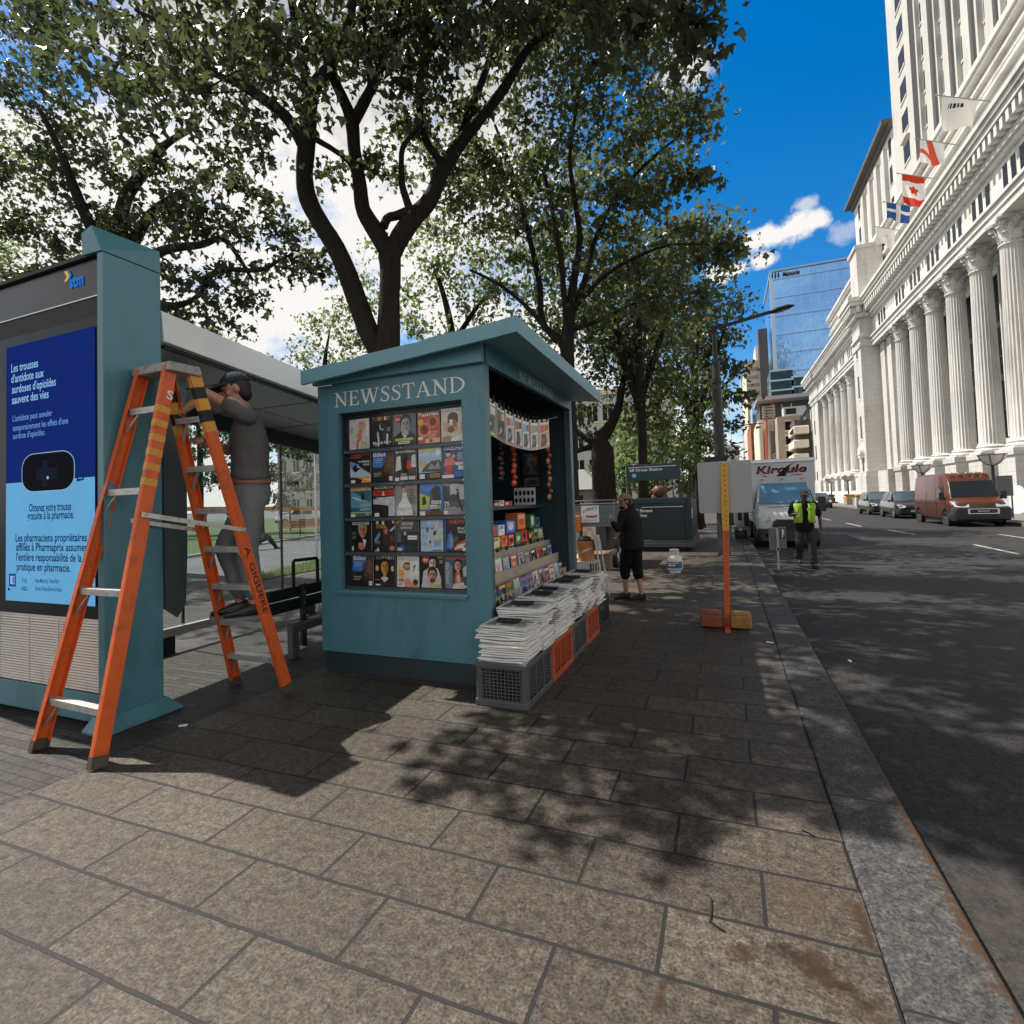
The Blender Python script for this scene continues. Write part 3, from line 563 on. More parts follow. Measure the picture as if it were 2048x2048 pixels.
def c9(c):c.r(0,0,1,1,(44,86,128)).t('GOLFER',.1,.86,.13,(206,222,234),.86).e(.26,.74,.11,.09,(226,176,150)).p([(.14,.78),(.4,.78),(.36,.86),(.2,.87)],(24,24,28)).e(.5,.66,.08,.07,(216,166,140)).p([(.06,.36),(.12,.6),(.4,.64),(.56,.5),(.98,.5),(.98,.44),(.5,.4)],(228,130,104)).p([(.1,.1),(.16,.38),(.44,.4),(.4,.08)],(206,70,52)).p([(.56,.46),(.98,.46),(.98,.4),(.6,.38)],(238,226,216)).bars(.66,.76,7,.3,(210,224,236)).r(.56,.04,.98,.2,(44,110,190)).r(.7,.24,.98,.36,Wt).r(0,0,.5,.1,(236,234,230))
def c10(c):c.r(0,0,1,1,(52,112,126)).p([(0,.3),(0,.84),(.35,.72),(.75,.52),(1,.46),(1,.2),(.4,.3)],(96,158,196)).p([(0,.66),(.4,.6),(.8,.46),(.6,.5),(.2,.56)],(206,226,236)).p([(.5,.56),(.56,.74),(.64,.74),(.72,.6),(.62,.52)],(22,30,36)).e(.55,.77,.04,.035,(40,36,34)).r(0,.84,1,1,(226,206,150)).t('HANG TEN',.04,.86,.11,(226,120,44),.92).t('HAWAII',.5,.34,.08,(214,224,90),.46).r(0,.12,1,.15,(214,214,120)).bars(.45,.24,2,.5,Wt).t('AIR',.72,.05,.06,Wt,.2).r(0,0,.22,.09,Wt)
def c11(c):c.r(0,0,1,1,(22,22,24)).t('AUTOMOTIV',.04,.88,.09,Wt,.9,slant=.2).r(0,.66,1,.83,(206,48,30)).t('GOLF',.06,.7,.09,(120,20,14),.34).t('SCION',.56,.7,.09,(120,20,14),.4).t('&',.42,.66,.14,Wt,.12).p([(.1,.6),(1,.62),(1,0),(.7,0),(.72,.3),(.5,.48)],(206,212,216)).p([(0,.3),(0,.56),(.45,.54),(.68,.34),(.4,.36)],(196,200,202)).p([(0,.06),(0,.4),(.5,.36),(.68,.22),(.6,.06)],(12,12,14)).bars(.74,.5,6,.22,(150,156,160)).r(.06,0,.28,.11,Wt)
def c12(c):c.r(0,0,1,1,(150,146,142)).r(0,0,1,.35,(176,174,170)).e(.4,.9,.1,.06,(40,32,30)).e(.42,.84,.08,.07,(206,166,146)).p([(.3,.5),(.36,.74),(.52,.76),(.6,.5)],(226,222,216)).p([(.06,.02),(.16,.36),(.34,.56),(.56,.56),(.76,.3),(.8,.02)],(238,240,240)).bars(.66,.82,9,.3,(70,68,68),dv=.05).t('couture',.06,.19,.1,(190,206,214),.66,.0).t('3',.86,.04,.08,Bk,.08)
def c13(c):c.r(0,0,1,1,(52,116,206)).r(0,.74,1,1,(76,142,222)).p([(.48,.1),(.44,.6),(.54,.82),(.72,.9),(.9,.84),(.92,.5),(.86,.1)],(52,40,34)).p([(.48,.1),(.44,.6),(.56,.7),(.6,.3)],(122,84,56)).p([(0,.18),(0,.7),(.2,.62),(.46,.56),(.36,.18)],(190,204,70)).p([(.1,.3),(.12,.56),(.24,.58),(.3,.34)],(24,22,20)).r(0,0,1,.12,(96,66,44)).r(.52,.34,.94,.44,Wt).t('EASTER',.54,.35,.07,(60,50,40),.38).r(.42,.2,.94,.31,Wt).t('ISLAND',.44,.215,.07,(60,50,40),.3).r(.76,.2,.94,.31,(150,190,50)).r(0,0,.24,.12,Wt)
def c14(c):c.r(0,0,1,1,(86,88,92)).r(.3,.45,.96,.9,(198,200,202)).r(.0,0,1,.2,(150,152,154)).p([(0,.4),(0,.85),(.16,.88),(.3,.55),(.24,.4)],(50,52,56)).e(.44,.5,.18,.12,(60,60,64)).p([(.54,.44),(.58,.68),(.66,.7),(.7,.46),(.84,.1),(.78,.08),(.62,.36)],(24,24,28)).e(.61,.74,.05,.04,(30,30,32)).t('FineArt',.03,.87,.1,(214,214,214),.62).t('75',.05,.27,.13,Wt,.2).bars(.05,.22,2,.5,(214,214,214)).r(.02,.02,.2,.12,Wt)
def c15(c):c.r(0,0,1,1,(12,12,14)).t('EXQUIRER',.05,.86,.1,Wt,.86).face(.56,.68,.2,(216,140,110),(150,146,142),(40,30,28)).p([(.34,0),(.5,.44),(.75,.44),(1,.2),(1,0)],(16,16,20)).p([(.56,.4),(.66,.1),(.76,.36)],(224,224,224)).e(.5,.16,.16,.12,(206,120,90)).e(.44,.22,.09,.06,(220,140,110)).bars(.05,.6,3,.2,(150,150,150)).bars(.05,.47,3,.2,(150,150,150)).r(.04,.02,.12,.16,Wt)
def c16(c):c.r(0,0,1,1,(20,20,24)).r(.08,.86,.2,.97,Wt).r(.36,.84,.48,.98,Wt).t('STAGE',.1,.72,.11,(226,150,50),.46).e(.9,.92,.05,.05,Wt).e(.54,.66,.12,.1,(206,150,110)).p([(.4,.2),(.44,.72),(.64,.72),(.7,.2)],(52,34,22)).e(.55,.62,.09,.09,(190,130,96)).p([(.74,.66),(1,.8),(1,.74),(.76,.6)],(186,196,206)).p([(0,.36),(.26,.62),(.3,.5),(.06,.24)],(120,150,180)).p([(0,0),(.2,.12),(.26,0)],(200,206,210)).e(.86,.4,.13,.1,(90,44,30)).e(.84,.1,.12,.08,(214,130,96)).bars(.1,.3,3,.2,(170,170,170))
def c17(c):c.r(0,0,1,1,(70,74,80)).p([(0,.86),(0,.92),(.2,1),(.36,1)],(236,170,60)).r(.24,.82,.76,.92,(206,196,186)).t('WEEKLY',.26,.84,.07,(120,70,50),.48).t('Lamental',.2,.71,.09,(210,210,210),.5).r(0,0,1,.6,(36,38,44)).r(.04,.3,.22,.6,(90,98,108)).p([(.3,.2),(.34,.5),(.46,.5),(.52,.2)],(14,14,16)).e(.4,.56,.06,.06,(206,200,196)).r(.52,.44,.94,.5,Wt).r(.52,.37,.94,.43,Wt).p([(.2,.02),(.22,.2),(.34,.22),(.42,.02)],(40,92,190)).r(.06,.02,.26,.12,(206,206,206))
def c18(c):c.r(0,0,1,1,(186,210,228)).r(0,.7,1,1,(160,194,220)).t('BODY',.3,.84,.12,(206,224,238),.5).t('Cures',.06,.68,.09,(70,120,180),.6).t('8',.24,.6,.15,(24,30,40),.12).p([(.68,.96),(.86,.98),(.78,.74),(.66,.58),(.6,.62)],(232,206,186)).p([(.6,.62),(.74,.66),(.66,.5),(.54,.5)],(34,62,90)).p([(.54,.52),(.64,.5),(.52,.3),(.44,.12),(.4,.14),(.42,.34)],(226,190,166)).e(.42,.3,.04,.06,(60,40,30)).e(.88,.58,.1,.05,(196,216,96)).e(.9,.44,.1,.05,(200,214,100)).bars(.06,.5,6,.26,(110,150,190),dv=.06).bars(.6,.34,6,.34,(110,150,190)).r(.5,.02,.96,.05,(70,120,180))
def c19(c):c.r(0,0,1,1,(18,18,20)).r(0,0,.06,1,(60,110,170)).t('VIEW',.2,.83,.12,(226,96,56),.68).p([(.08,.1),(.16,.5),(.3,.62),(.36,.2),(.3,.06)],(70,120,176)).p([(.2,.1),(.26,.46),(.36,.5),(.4,.12)],(120,160,200)).t('SPACE',.56,.65,.07,Wt,.4).t('RACE',.6,.55,.07,Wt,.32).e(.5,.36,.12,.1,(86,76,70)).p([(.4,.04),(.5,.22),(.98,.4),(1,.12),(.7,.04)],(206,86,52)).p([(.4,.06),(.6,.2),(.9,.26),(.8,.12)],(240,226,214)).r(.76,.02,.98,.12,Wt)
def c20(c):c6(c)
def c21(c):
 c.r(0,0,1,1,(16,16,18))
 for i,q in enumerate('TOVERIOT'):c.t(q,.03+i*.12,.86,.13,((200,206,214),YE,(150,190,230))[i%3],.09)
 c.p([(.2,0),(.3,.3),(.7,.3),(.8,0)],(36,36,40)).face(.48,.62,.2,(222,166,70),(26,22,20),(40,20,12)).r(.43,.24,.53,.46,(222,160,64)).e(.12,.58,.08,.09,(226,190,160)).e(.86,.56,.07,.09,(226,190,160)).p([(.3,.24),(.48,.12),(.66,.24),(.6,.3),(.36,.3)],(226,214,204)).bars(.04,.2,1,.22,YE).r(.04,.02,.26,.07,Wt)
def c22(c):c.r(0,0,1,1,(226,222,212)).t('StartUp',.06,.82,.12,(190,184,174),.8).r(.08,.3,.3,.52,(232,170,60)).r(.08,.16,.3,.26,(190,60,40)).t('GUY',.1,.17,.07,(240,200,160),.18).e(.46,.64,.2,.12,(60,42,34)).r(.3,.56,.62,.7,(216,150,60)).p([(.3,.4),(.42,.44),(.5,.2),(.36,.14)],(226,206,190)).r(.6,.34,.98,.8,(238,236,230)).p([(.7,.45),(.84,.7),(.87,.69),(.73,.44)],(50,50,52)).p([(.74,.6),(.82,.72),(.8,.6)],(60,60,62)).p([(.34,0),(.36,.24),(.56,.26),(.7,.1),(.98,.06),(.98,0)],(226,150,126)).e(.84,.16,.12,.09,(52,36,28)).bars(.08,.1,2,.2,(120,116,110))
def c23(c):c.r(0,0,1,1,(18,18,18)).e(.18,.86,.17,.13,(196,52,36)).t('tv',.08,.8,.12,Wt,.22).p([(.0,0),(.08,.5),(.3,.6),(.7,.6),(.84,.3),(.84,0)],(206,206,208)).face(.48,.74,.16,(236,206,190),(28,20,18),(30,22,20)).p([(.2,0),(.28,.24),(.7,.24),(.9,0)],(214,200,186)).face(.48,.38,.19,(214,160,132),(24,18,16),(30,22,20),beard=(90,60,46)).bars(.72,.94,2,.24,(200,214,90)).bars(.8,.82,3,.16,(200,214,90)).t('LOVERS',.36,.04,.09,(190,214,70),.5).r(.02,.02,.22,.1,(200,206,210))
def c24(c):c.r(0,0,1,1,(70,84,98)).r(0,0,.3,.7,(120,136,150)).t('AL&CHUSER',.02,.88,.1,(224,84,60),.96).face(.55,.7,.15,(226,170,146),(34,22,18),(40,26,22),long_=True).p([(.42,.1),(.46,.5),(.64,.5),(.68,.1)],(222,110,70)).p([(.3,.0),(.36,.14),(.8,.2),(.84,0)],(230,206,190)).e(.58,.3,.08,.12,(236,190,160)).p([(.76,.6),(.98,.74),(.98,.4),(.8,.36)],(206,206,206)).bars(.03,.76,4,.18,(206,214,220),dv=.06,h=.03).bars(.03,.5,6,.18,(206,214,220),dv=.07,h=.03).r(.78,.04,.98,.1,Wt)
ORDER=[c0,c1,c2,c3,c4,c5,c6,c7,c8,c9,c10,c11,c12,c13,c14,c15,c16,c17,c18,c19,c20,c21,c22,c23,c24]
MLAB=['pale beige magazine with a dancing figure, top corner of the window','black magazine with a woman in black and orange title letters','grey magazine with a man\'s face and red tv badge','red magazine showing two round pastries','cream magazine with an arched brick fireplace','black magazine with orange title and a climber on ice','blue and brown magazine in the row of the red basketball cover','dark sports magazine with three basketball players','light blue magazine with a yellow strip and a bridge','blue golf magazine with a man in salmon shirt','surfing magazine with orange title on a teal wave','car magazine with a red band and black bumper','grey magazine with a white bridal gown','magazine with a brown stone statue on blue sky','grey art magazine with a thin dark figure','black magazine with a grey-haired man in a suit','dark magazine with a bearded performer and orange title','grey weekly magazine with a yellow corner flash','pale blue magazine with a diver and the figure 8','black magazine with orange title and blue spacesuit','blue and brown magazine in the bottom row beside the golden face','black magazine with a golden painted face and raised hands','white magazine with a yellow box on a head','black magazine with a couple and red round badge','magazine with long-haired woman in an orange dress']
for i,fn in enumerate(ORDER):
 r_,c_=divmod(i,5)
 w=.243+.004*((i*7)%3-1);h=.303+.004*((i*5)%3-1)
 x=-3.448+c_*.2605+.004*((i*3)%5-2);z=ROWB[r_]+.003
 m=MB();m.col=rgb(225,222,214);m.box(0,.0,0,w,.006,h)
 tilt=random.uniform(-.012,.012)
 cv=Cover(m,(0,-.0006,0),(1,0,0),(0,0,1),w,h);fn(cv)
 o=m.build('magazine',PRINT);o.location=(x,4.236,z);o.rotation_euler=(-.02,tilt,0)
 tag(o,MLAB[i],'magazine','magazines in the front window')
CN={'black':(20,20,22),'white':(222,222,218),'blue':(50,104,190),'pale blue':(150,190,222),'orange':(222,110,50),'brown':(104,68,46),'grey':(130,132,134),'red':(186,52,36),'green':(70,120,60),'yellow':(230,190,80),'teal':(40,100,110)}
def rand_cover(c,base,rr):
 c.r(0,0,1,1,base);ks=list(CN.values())
 for _ in range(3):
  u,v=rr.uniform(.05,.6),rr.uniform(.05,.55);c.r(u,v,u+rr.uniform(.2,.4),v+rr.uniform(.1,.35),rr.choice(ks))
 c.e(rr.uniform(.35,.65),rr.uniform(.45,.6),.18,.14,rr.choice([(214,166,140),(190,150,130),(40,36,34)])).r(.08,.82,rr.uniform(.7,.92),.94,rr.choice([Wt,OR,YE,(200,214,230)])).bars(.1,.3,4,.5,rr.choice([Wt,Bk]),seed=rr.random())
TIER=[('lowest',-2.028,.545,.245,['black','black','green','pale blue','blue','blue','white','grey','red','white','pale blue','brown']),('middle',-2.165,.775,.235,['brown','black','white','pale blue','orange','pale blue','grey','black','red','brown','blue']),('top',-2.285,.985,.225,['brown','orange','white','grey','white','black','black','orange','yellow'])]
ORD=['first','second','third','fourth','fifth','sixth','seventh','eighth','ninth','tenth','eleventh','twelfth']
rr=random.Random(5)
for name,x,z,h,cols in TIER:
 n=len(cols);y0,y1=4.45,6.75
 for i,cn in enumerate(cols):
  w=.165+rr.uniform(-.01,.015);y=y0+(y1-y0-.17)*i/(n-1)
  m=MB();m.col=rgb(215,212,204);m.box(-.007,0,0,0,w,h);cv=Cover(m,(.0006,0,0),(0,1,0),(0,0,1),w,h);rand_cover(cv,CN[cn],rr)
  o=m.build('small_magazine',PRINT);o.location=(x-(.008 if name!='lowest' else 0),y,z+rr.uniform(0,.02));o.rotation_euler=(rr.uniform(-.05,.05),-.14 if name=='lowest' else-.1,0)
  tag(o,f'{cn} magazine in the {name} rack step, {ORD[i]} from the teal corner post','magazine','magazines in the stepped side rack')
SW=[('orange',4.5,1.105,.17,.12),('red',4.68,1.105,.14,.13),('yellow',4.84,1.105,.22,.115),('yellow',5.08,1.105,.2,.12),('orange',5.30,1.105,.16,.12),('red',5.5,1.105,.2,.13),('green',5.73,1.105,.16,.14),('red',5.92,1.105,.2,.15),('black',6.15,1.105,.16,.14),('green',6.36,1.105,.14,.15),('grey',6.53,1.105,.16,.14),('orange',4.52,1.232,.17,.125),('blue',4.74,1.238,.15,.12),('red',4.96,1.225,.28,.125),('white',5.28,1.23,.16,.12),('blue',5.5,1.24,.26,.15),('orange',5.86,1.262,.26,.2),('green',6.3,1.26,.16,.17),('teal',6.5,1.252,.14,.14)]
for i,(cn,y,z,w,h)in enumerate(SW):
 m=MB();m.col=rgb(*CN[cn]);m.box(-.16,0,0,0,w,h)
 c=Cover(m,(.0006,0,0),(0,1,0),(0,0,1),w,h);c.r(.06,.1,.94,.9,tuple(min(255,int(q*1.2+20))for q in CN[cn])).e(.5,.5,.3,.28,rr.choice([Wt,YE,OR,(90,40,30)])).bars(.15,.78,2,.7,rr.choice([Wt,Bk,(120,30,20)]),dv=.12,h=.07)
 o=m.build('sweet_box',PRINT,bevel=.003);o.location=(-2.30-.02*(i>10),y,z+.001);o.rotation_euler=(0,0,rr.uniform(-.06,.06))
 tag(o,f'{cn} box of sweets on the {"upper" if i > 10 else "lower"} layer of the counter, {ORD[(i - 11) if i > 10 else i]} from the corner post','sweet box','boxes of sweets on the counter')
for i in range(9):
 cn=('orange','white','red','orange','white')[i%5];m=MB();m.col=rgb(*CN[cn]);w=rr.uniform(.07,.14);h=rr.uniform(.035,.075);m.box(-.08,0,0,0,w,h);Cover(m,(.0006,0,0),(0,1,0),(0,0,1),w,h).bars(.15,.7,2,.7,rr.choice([Wt,(150,30,20)]),dv=.3,h=.18)
 o=m.build('packet',PRINT,bevel=.004);o.location=(-2.38,4.55+i*.155,1.5565);o.rotation_euler=(0,0,rr.uniform(-.2,.2));tag(o,f'small {cn} packet on the slate shelf, {ORD[i]} from the corner post','packet','small packets along the shelf edge')
def strip(px0,py0,py1,X,cols,wob,label):
 t=thing('snack_strip',label,'snack strip','strips of snack bags hanging in the opening')
 a=atX(px0,py0,X);b_=atX(px0,py1,X);n=9
 m=MB();m.tube([(X-.012,a.y,a.z+.2),(X-.012,a.y,b_.z)],.003,5);m.build('cord',BLACKM,t)
 for i in range(n):
  z=a.z+(b_.z-a.z)*(i+.5)/n;m=MB();m.col=rgb(*cols[i%len(cols)]);h=abs(b_.z-a.z)/n*.56
  dx=wob*(1 if i%2 else-1);yy=a.y+dx
  m.ell((X,yy,z),(.03,.065,h),10,6);m.col=rgb(*cols[(i+1)%len(cols)]);m.ell((X+.012,yy,z),(.026,.035,h*.5),8,5);m.build('bag',PRINT,t,smooth=60)
 settle(t)
strip(1025,868,972,-2.30,[(196,70,30),(150,40,22),(214,96,46)],.012,'strip of shiny orange snack bags left of the framed portrait')
strip(999,872,962,-2.30,[(70,40,28),(120,60,36),(44,30,26)],.02,'strip of dark brown snack bags beside the corner post')
strip(1096,893,1000,-2.2,[(150,90,56),(110,58,36),(190,130,90)],.03,'strip of tan snack bags hanging by the far end wall')
def pic(x0,z0,x1,z1,fn,name,label,cat):
 w,h=x1-x0,z1-z0;t=thing(name,label,cat)
 m=MB();m.box(x0-.02,6.895,z0-.02,x1+.02,6.915,z1+.02);m.build('frame',BLACKM,t)
 m=MB();m.col=rgb(40,38,38);m.box(x0,6.888,z0,x1,6.893,z1);c=Cover(m,(x0,6.8874,z0),(1,0,0),(0,0,1),w,h);fn(c);m.build('print',PRINT,t);settle(t)
def f1(c):c.r(0,0,1,1,(66,62,60)).e(.55,.62,.34,.3,(118,112,106)).face(.55,.5,.24,(128,118,110),(140,134,128),(30,28,28)).p([(.2,0),(.35,.18),(.75,.18),(.95,0)],(104,98,92)).t('VOGI',.08,.86,.1,(150,146,140),.5)
def f2(c):c.r(0,0,1,1,(96,92,86)).p([(.1,.2),(.3,.6),(.5,.7),(.8,.65),(.9,.3),(.6,.2)],(60,56,52)).bars(.12,.85,2,.6,(140,136,128),dv=.1,h=.05)
pic(-2.62,1.975,-2.375,2.28,f1,'framed_portrait','framed dark portrait of a face on the newsstand end wall','framed picture')
pic(-2.61,1.81,-2.38,1.935,f2,'framed_card','small grey framed card under the dark portrait','framed picture')
t=thing('sunglasses_card','white display card of sunglasses standing at the end of the shelf','display card')
m=MB();m.col=rgb(226,228,230);m.box(-2.70,6.72,1.557,-2.39,6.735,1.79);m.build('card',PRINT,t)
for i in range(5):
 for j in range(2):
  m=MB();m.col=rgb(18,20,26);m.ell((-2.665+i*.06,6.714,1.62+j*.1),(.021,.006,.034),10,6);m.build('lens',PRINT,t,smooth=60)
settle(t)
LY=[(4.20,2.60),(4.43,2.575),(4.56,2.555),(4.77,2.525),(5.01,2.512),(5.24,2.510),(5.48,2.512),(5.77,2.548),(6.10,2.60),(6.60,2.70)]
ln=thing('pegging_line','thin grey line sagging across the newsstand opening','line')
m=MB();m.tube([(-2.0,y,z)for y,z in LY],.0035,6);m.build('cord',mat('grey_cord',(.35,.35,.34),.6),ln);settle(ln)
HP=[('green and yellow',(4.27,4.545),[(200,206,120),(226,226,214),(90,120,80)]),('brown headed',(4.575,4.755),[(150,90,50),(206,206,200),(60,60,62)]),('red and blue',(4.785,4.995),[(206,70,44),(150,180,206),(226,226,220)]),('grey',(5.025,5.225),[(196,96,60),(60,62,70),(220,220,216)]),('pale blue',(5.245,5.455),[(160,190,216),(100,120,150),(226,228,228)]),('white and orange',(5.50,5.755),[(226,150,90),(120,150,190),(232,228,220)]),('orange',(5.79,6.18),[(214,110,66),(190,80,46),(236,200,170)])]
for nm,(ya,yb),cs in HP:
 za=np.interp(ya,[p[0]for p in LY],[p[1]for p in LY]);zb=np.interp(yb,[p[0]for p in LY],[p[1]for p in LY])
 t=thing('hanging_newspaper',f'{nm} folded newspaper pegged to the line above the rack','newspaper','newspapers pegged to the line')
 w=yb-ya;h=.345;ux=Vector((0,w,zb-za)).normalized();uz=Vector((0,0,1))
 m=MB();m.col=rgb(222,218,208);o_=Vector((-1.985,ya,za-h))
 m.add([o_,o_+ux*w,o_+ux*w+uz*h,o_+uz*h]+[p-Vector((.016,0,0))for p in(o_,o_+ux*w,o_+ux*w+uz*h,o_+uz*h)],[(0,1,2,3),(7,6,5,4),(0,4,5,1),(1,5,6,2),(2,6,7,3),(3,7,4,0)])
 c=Cover(m,o_+Vector((.0006,0,0)),ux,uz,w,h);c.r(.03,.02,.97,.98,cs[2]).r(.05,.84,.95,.96,(236,236,232)).bars(.1,.9,1,.8,Bk,h=.04).r(.08,.55,.55,.8,cs[0]).r(.58,.6,.93,.8,cs[1]).p([(.1,.1),(.3,.5),(.6,.5),(.75,.2),(.5,.06)],(46,48,52)).p([(.15,.12),(.4,.4),(.6,.3)],cs[1]).bars(.6,.52,6,.34,(60,60,60),dv=.05).r(.08,.03,.9,.09,cs[0]).bars(.1,.48,4,.2,(70,70,70))
 m.build('folded_paper',PRINT,t)
 for q in(.25,.75):
  p=o_+ux*(w*q)+uz*h;m=MB();m.box(p.x-.004,p.y-.006,p.z-.03,p.x+.02,p.y+.006,p.z+.04);m.build('peg',BLACKM,t)
 settle(t)
# ================================================================ plastic crates of newspapers
def plastic(n,c):return mat(n,c,.42,var=.18,scale=8,dirt=tuple(x*.45 for x in c),dscale=5,damt=.6)
CRG=plastic('grey_plastic',(.085,.087,.09));CRO=plastic('orange_plastic',(.42,.075,.025));CRB=plastic('black_plastic',(.02,.021,.022))
def crate(m_,label,y0,y1,x0=-1.905,x1=-1.465,h=.345):
 t=thing('plastic_crate',label,'crate','plastic crates along the newsstand')
 L_=y1-y0;w=x1-x0;p=MB()
 p.box(x0+.02,y0+.02,.012,x1-.02,y1-.02,.03);p.build('base',m_,t)
 for(z0,z1,e)in((0,.055,.004),(h-.045,h,.006)):
  p=MB();p.box(x0-e,y0-e,z0,x1+e,y0+.022,z1);p.box(x0-e,y1-.022,z0,x1+e,y1-.002,z1);p.box(x0-e,y0+.0225,z0,x0+.022,y1-.0225,z1);p.box(x1-.022,y0+.0225,z0,x1+e,y1-.0225,z1);p.build('rim',m_,t,bevel=.008)
 for cx in(x0+.03,x1-.03):
  for cy in(y0+.03,y1-.03):
   p=MB();p.lathe([(.034,.05),(.030,h-.04)],(cx,cy,0),10,cap=True);p.build('corner_post',m_,t,smooth=50)
 for(ya,s)in((y0+.004,1),(y1-.012,1)):
  p=MB();n=10
  for i in range(n+1):xx=x0+.06+(w-.12)*i/n;p.box(xx-.003,ya,.05,xx+.003,ya+.006,h-.04)
  for i in range(10):zz=.06+(h-.11)*i/9;p.box(x0+.05,ya+.001,zz-.003,x1-.05,ya+.009,zz+.003)
  p.build('end_grid',m_,t)
 for xa in(x0+.004,x1-.012):
  p=MB();yy=y0+.055;seg=(L_-.11)/3
  for k in range(4):p.box(xa,y0+.055+seg*k-.013,.05,xa+.01,y0+.055+seg*k+.013,h-.04)
  for k in range(3):
   for i in range(9):zz=.085+(h-.15)*i/8;p.box(xa+.001,y0+.055+seg*k+.013,zz-.005,xa+.007,y0+.055+seg*(k+1)-.013,zz+.005)
   p.box(xa+.0015,y0+.055+seg*(k+.5)-.004,.05,xa+.0065,y0+.055+seg*(k+.5)+.004,h-.04)
  p.build('side_grid',m_,t)
 settle(t);return t
crate(CRG,'large grey plastic crate nearest the camera, wire-grid end showing',3.785,4.43)
crate(CRO,'orange plastic crate right after the nearest grey crate',4.445,5.09)
crate(CRG,'grey plastic crate between the two orange crates',5.105,5.66)
crate(CRO,'orange plastic crate before the black one at the far end',5.675,6.26)
crate(CRB,'black plastic crate at the far end of the row',6.275,6.86)
NEWSP=mat('newsprint',(.82,.80,.745),.85,var=.22,scale=4,stretch=(3,3,300),dirt=(.48,.45,.40),dscale=5,damt=.5)
NEWST=print_mat('printed_newsprint',.85)
PAPERV=[]
def paper(seed):
 r_=random.Random(seed);m=MB();w,d,th=.42,.335,.0165;nx,ny=7,5;vs=[]
 for top in(0,1):
  for i in range(nx+1):
   for j in range(ny+1):
    u,v=i/nx,j/ny;z=(th if top else 0);edge=max(abs(u-.5),abs(v-.5))*2
    z+=.004*math.sin(u*5+seed)*math.sin(v*4+seed*2)+(.010*max(0,edge-.7)*math.sin(seed*3+u*6+v*5))-(.003 if top and edge>.95 else 0)+(.003 if(not top)and edge>.95 else 0)
    vs.append(((u-.5)*w+r_.uniform(-.003,.003),(v-.5)*d+r_.uniform(-.004,.004),z))
 n=(nx+1)*(ny+1);fs=[]
 for i in range(nx):
  for j in range(ny):
   a=i*(ny+1)+j;b_=a+ny+1
   fs.append((n+a,n+b_,n+b_+1,n+a+1));fs.append((a,a+1,b_+1,b_))
 for i in range(nx):
  a=i*(ny+1);b_=a+ny+1;fs.append((a,b_,n+b_,n+a));a+=ny;b_+=ny;fs.append((b_,a,n+a,n+b_))
 for j in range(ny):fs.append((j+1,j,n+j,n+j+1));a=nx*(ny+1)+j;fs.append((a,a+1,n+a+1,n+a))
 m.add(vs,fs);return m
for s in range(5):
 o=paper(s+1).build('newspaper',NEWSP,smooth=50);COL.objects.unlink(o);PAPERV.append(o)
STACKS=[(3.985,15,'lowest, on the nearest grey crate end',.01),(4.345,19,'directly behind the lowest front stack',0),(4.76,20,'over the near orange crate',.02),(5.15,19,'bulging over the grey and orange crate joint',-.01),(5.55,20,'over the middle grey crate',.015),(5.95,19,'over the far orange crate',0),(6.36,20,'nearest the white stool, spilling forward',.02)]
rs=random.Random(3)
for yc,n,where,lean in STACKS:
 z=.33
 for i in range(n):
  o=PAPERV[rs.randrange(5)].copy();COL.objects.link(o)
  sx=rs.uniform(.92,1.02);o.scale=(sx,rs.uniform(.95,1.05),1)
  o.location=(-1.688+rs.uniform(-.014,.014)+lean*i*.12+.03*math.sin(i*.45+yc*3),yc+rs.uniform(-.012,.012)+.02*math.sin(i*.33+yc),z)
  o.rotation_euler=(rs.uniform(-.015,.015),rs.uniform(-.02,.02),rs.uniform(-.07,.07)+(PI if rs.random()<.5 else 0));z+=.0182
  tag(o,f'folded white newspaper in the stack {where}','newspaper',f'newspapers stacked {where}')
 if 1:
  m=MB();c=Cover(m,(-1.688-.2,yc-.155,z+.0125),(1,0,0),(0,1,0),.4,.31);m.col=rgb(214,212,206);m.box(-1.888,yc-.155,z+.001,-1.488,yc+.155,z+.012)
  c.r(.05,.8,.95,.95,(206,204,198)).bars(.08,.84,1,.8,(30,30,30),h=.07).bars(.06,.7,8,.26,(90,90,88),dv=.08,h=.035,seed=1).r(.36,.2,.66,.7,(110,112,114)).bars(.7,.7,8,.26,(90,90,88),dv=.08,h=.035,seed=2)
  o=m.build('front_page',NEWST);tag(o,f'printed page topping the stack {where}','newspaper','printed front pages on top of the stacks');o.data.transform(Matrix.Translation((1.688,-yc,-z)));o.location=(-1.688+lean*n*.1,yc,z);o.rotation_euler=(.01,.015,rs.uniform(-.06,.06))
  m=MB();m.box(-.10,-.042,0,.10,.042,.02);o=m.build('paper_weight',BLACKM,bevel=.004);o.location=(-1.70+lean*n*.1,yc,z+.022);o.rotation_euler=(.01,.01,rs.uniform(-.15,.15));tag(o,f'flat black weight on the newspaper stack {where}','paper weight','black weights on the newspaper stacks')
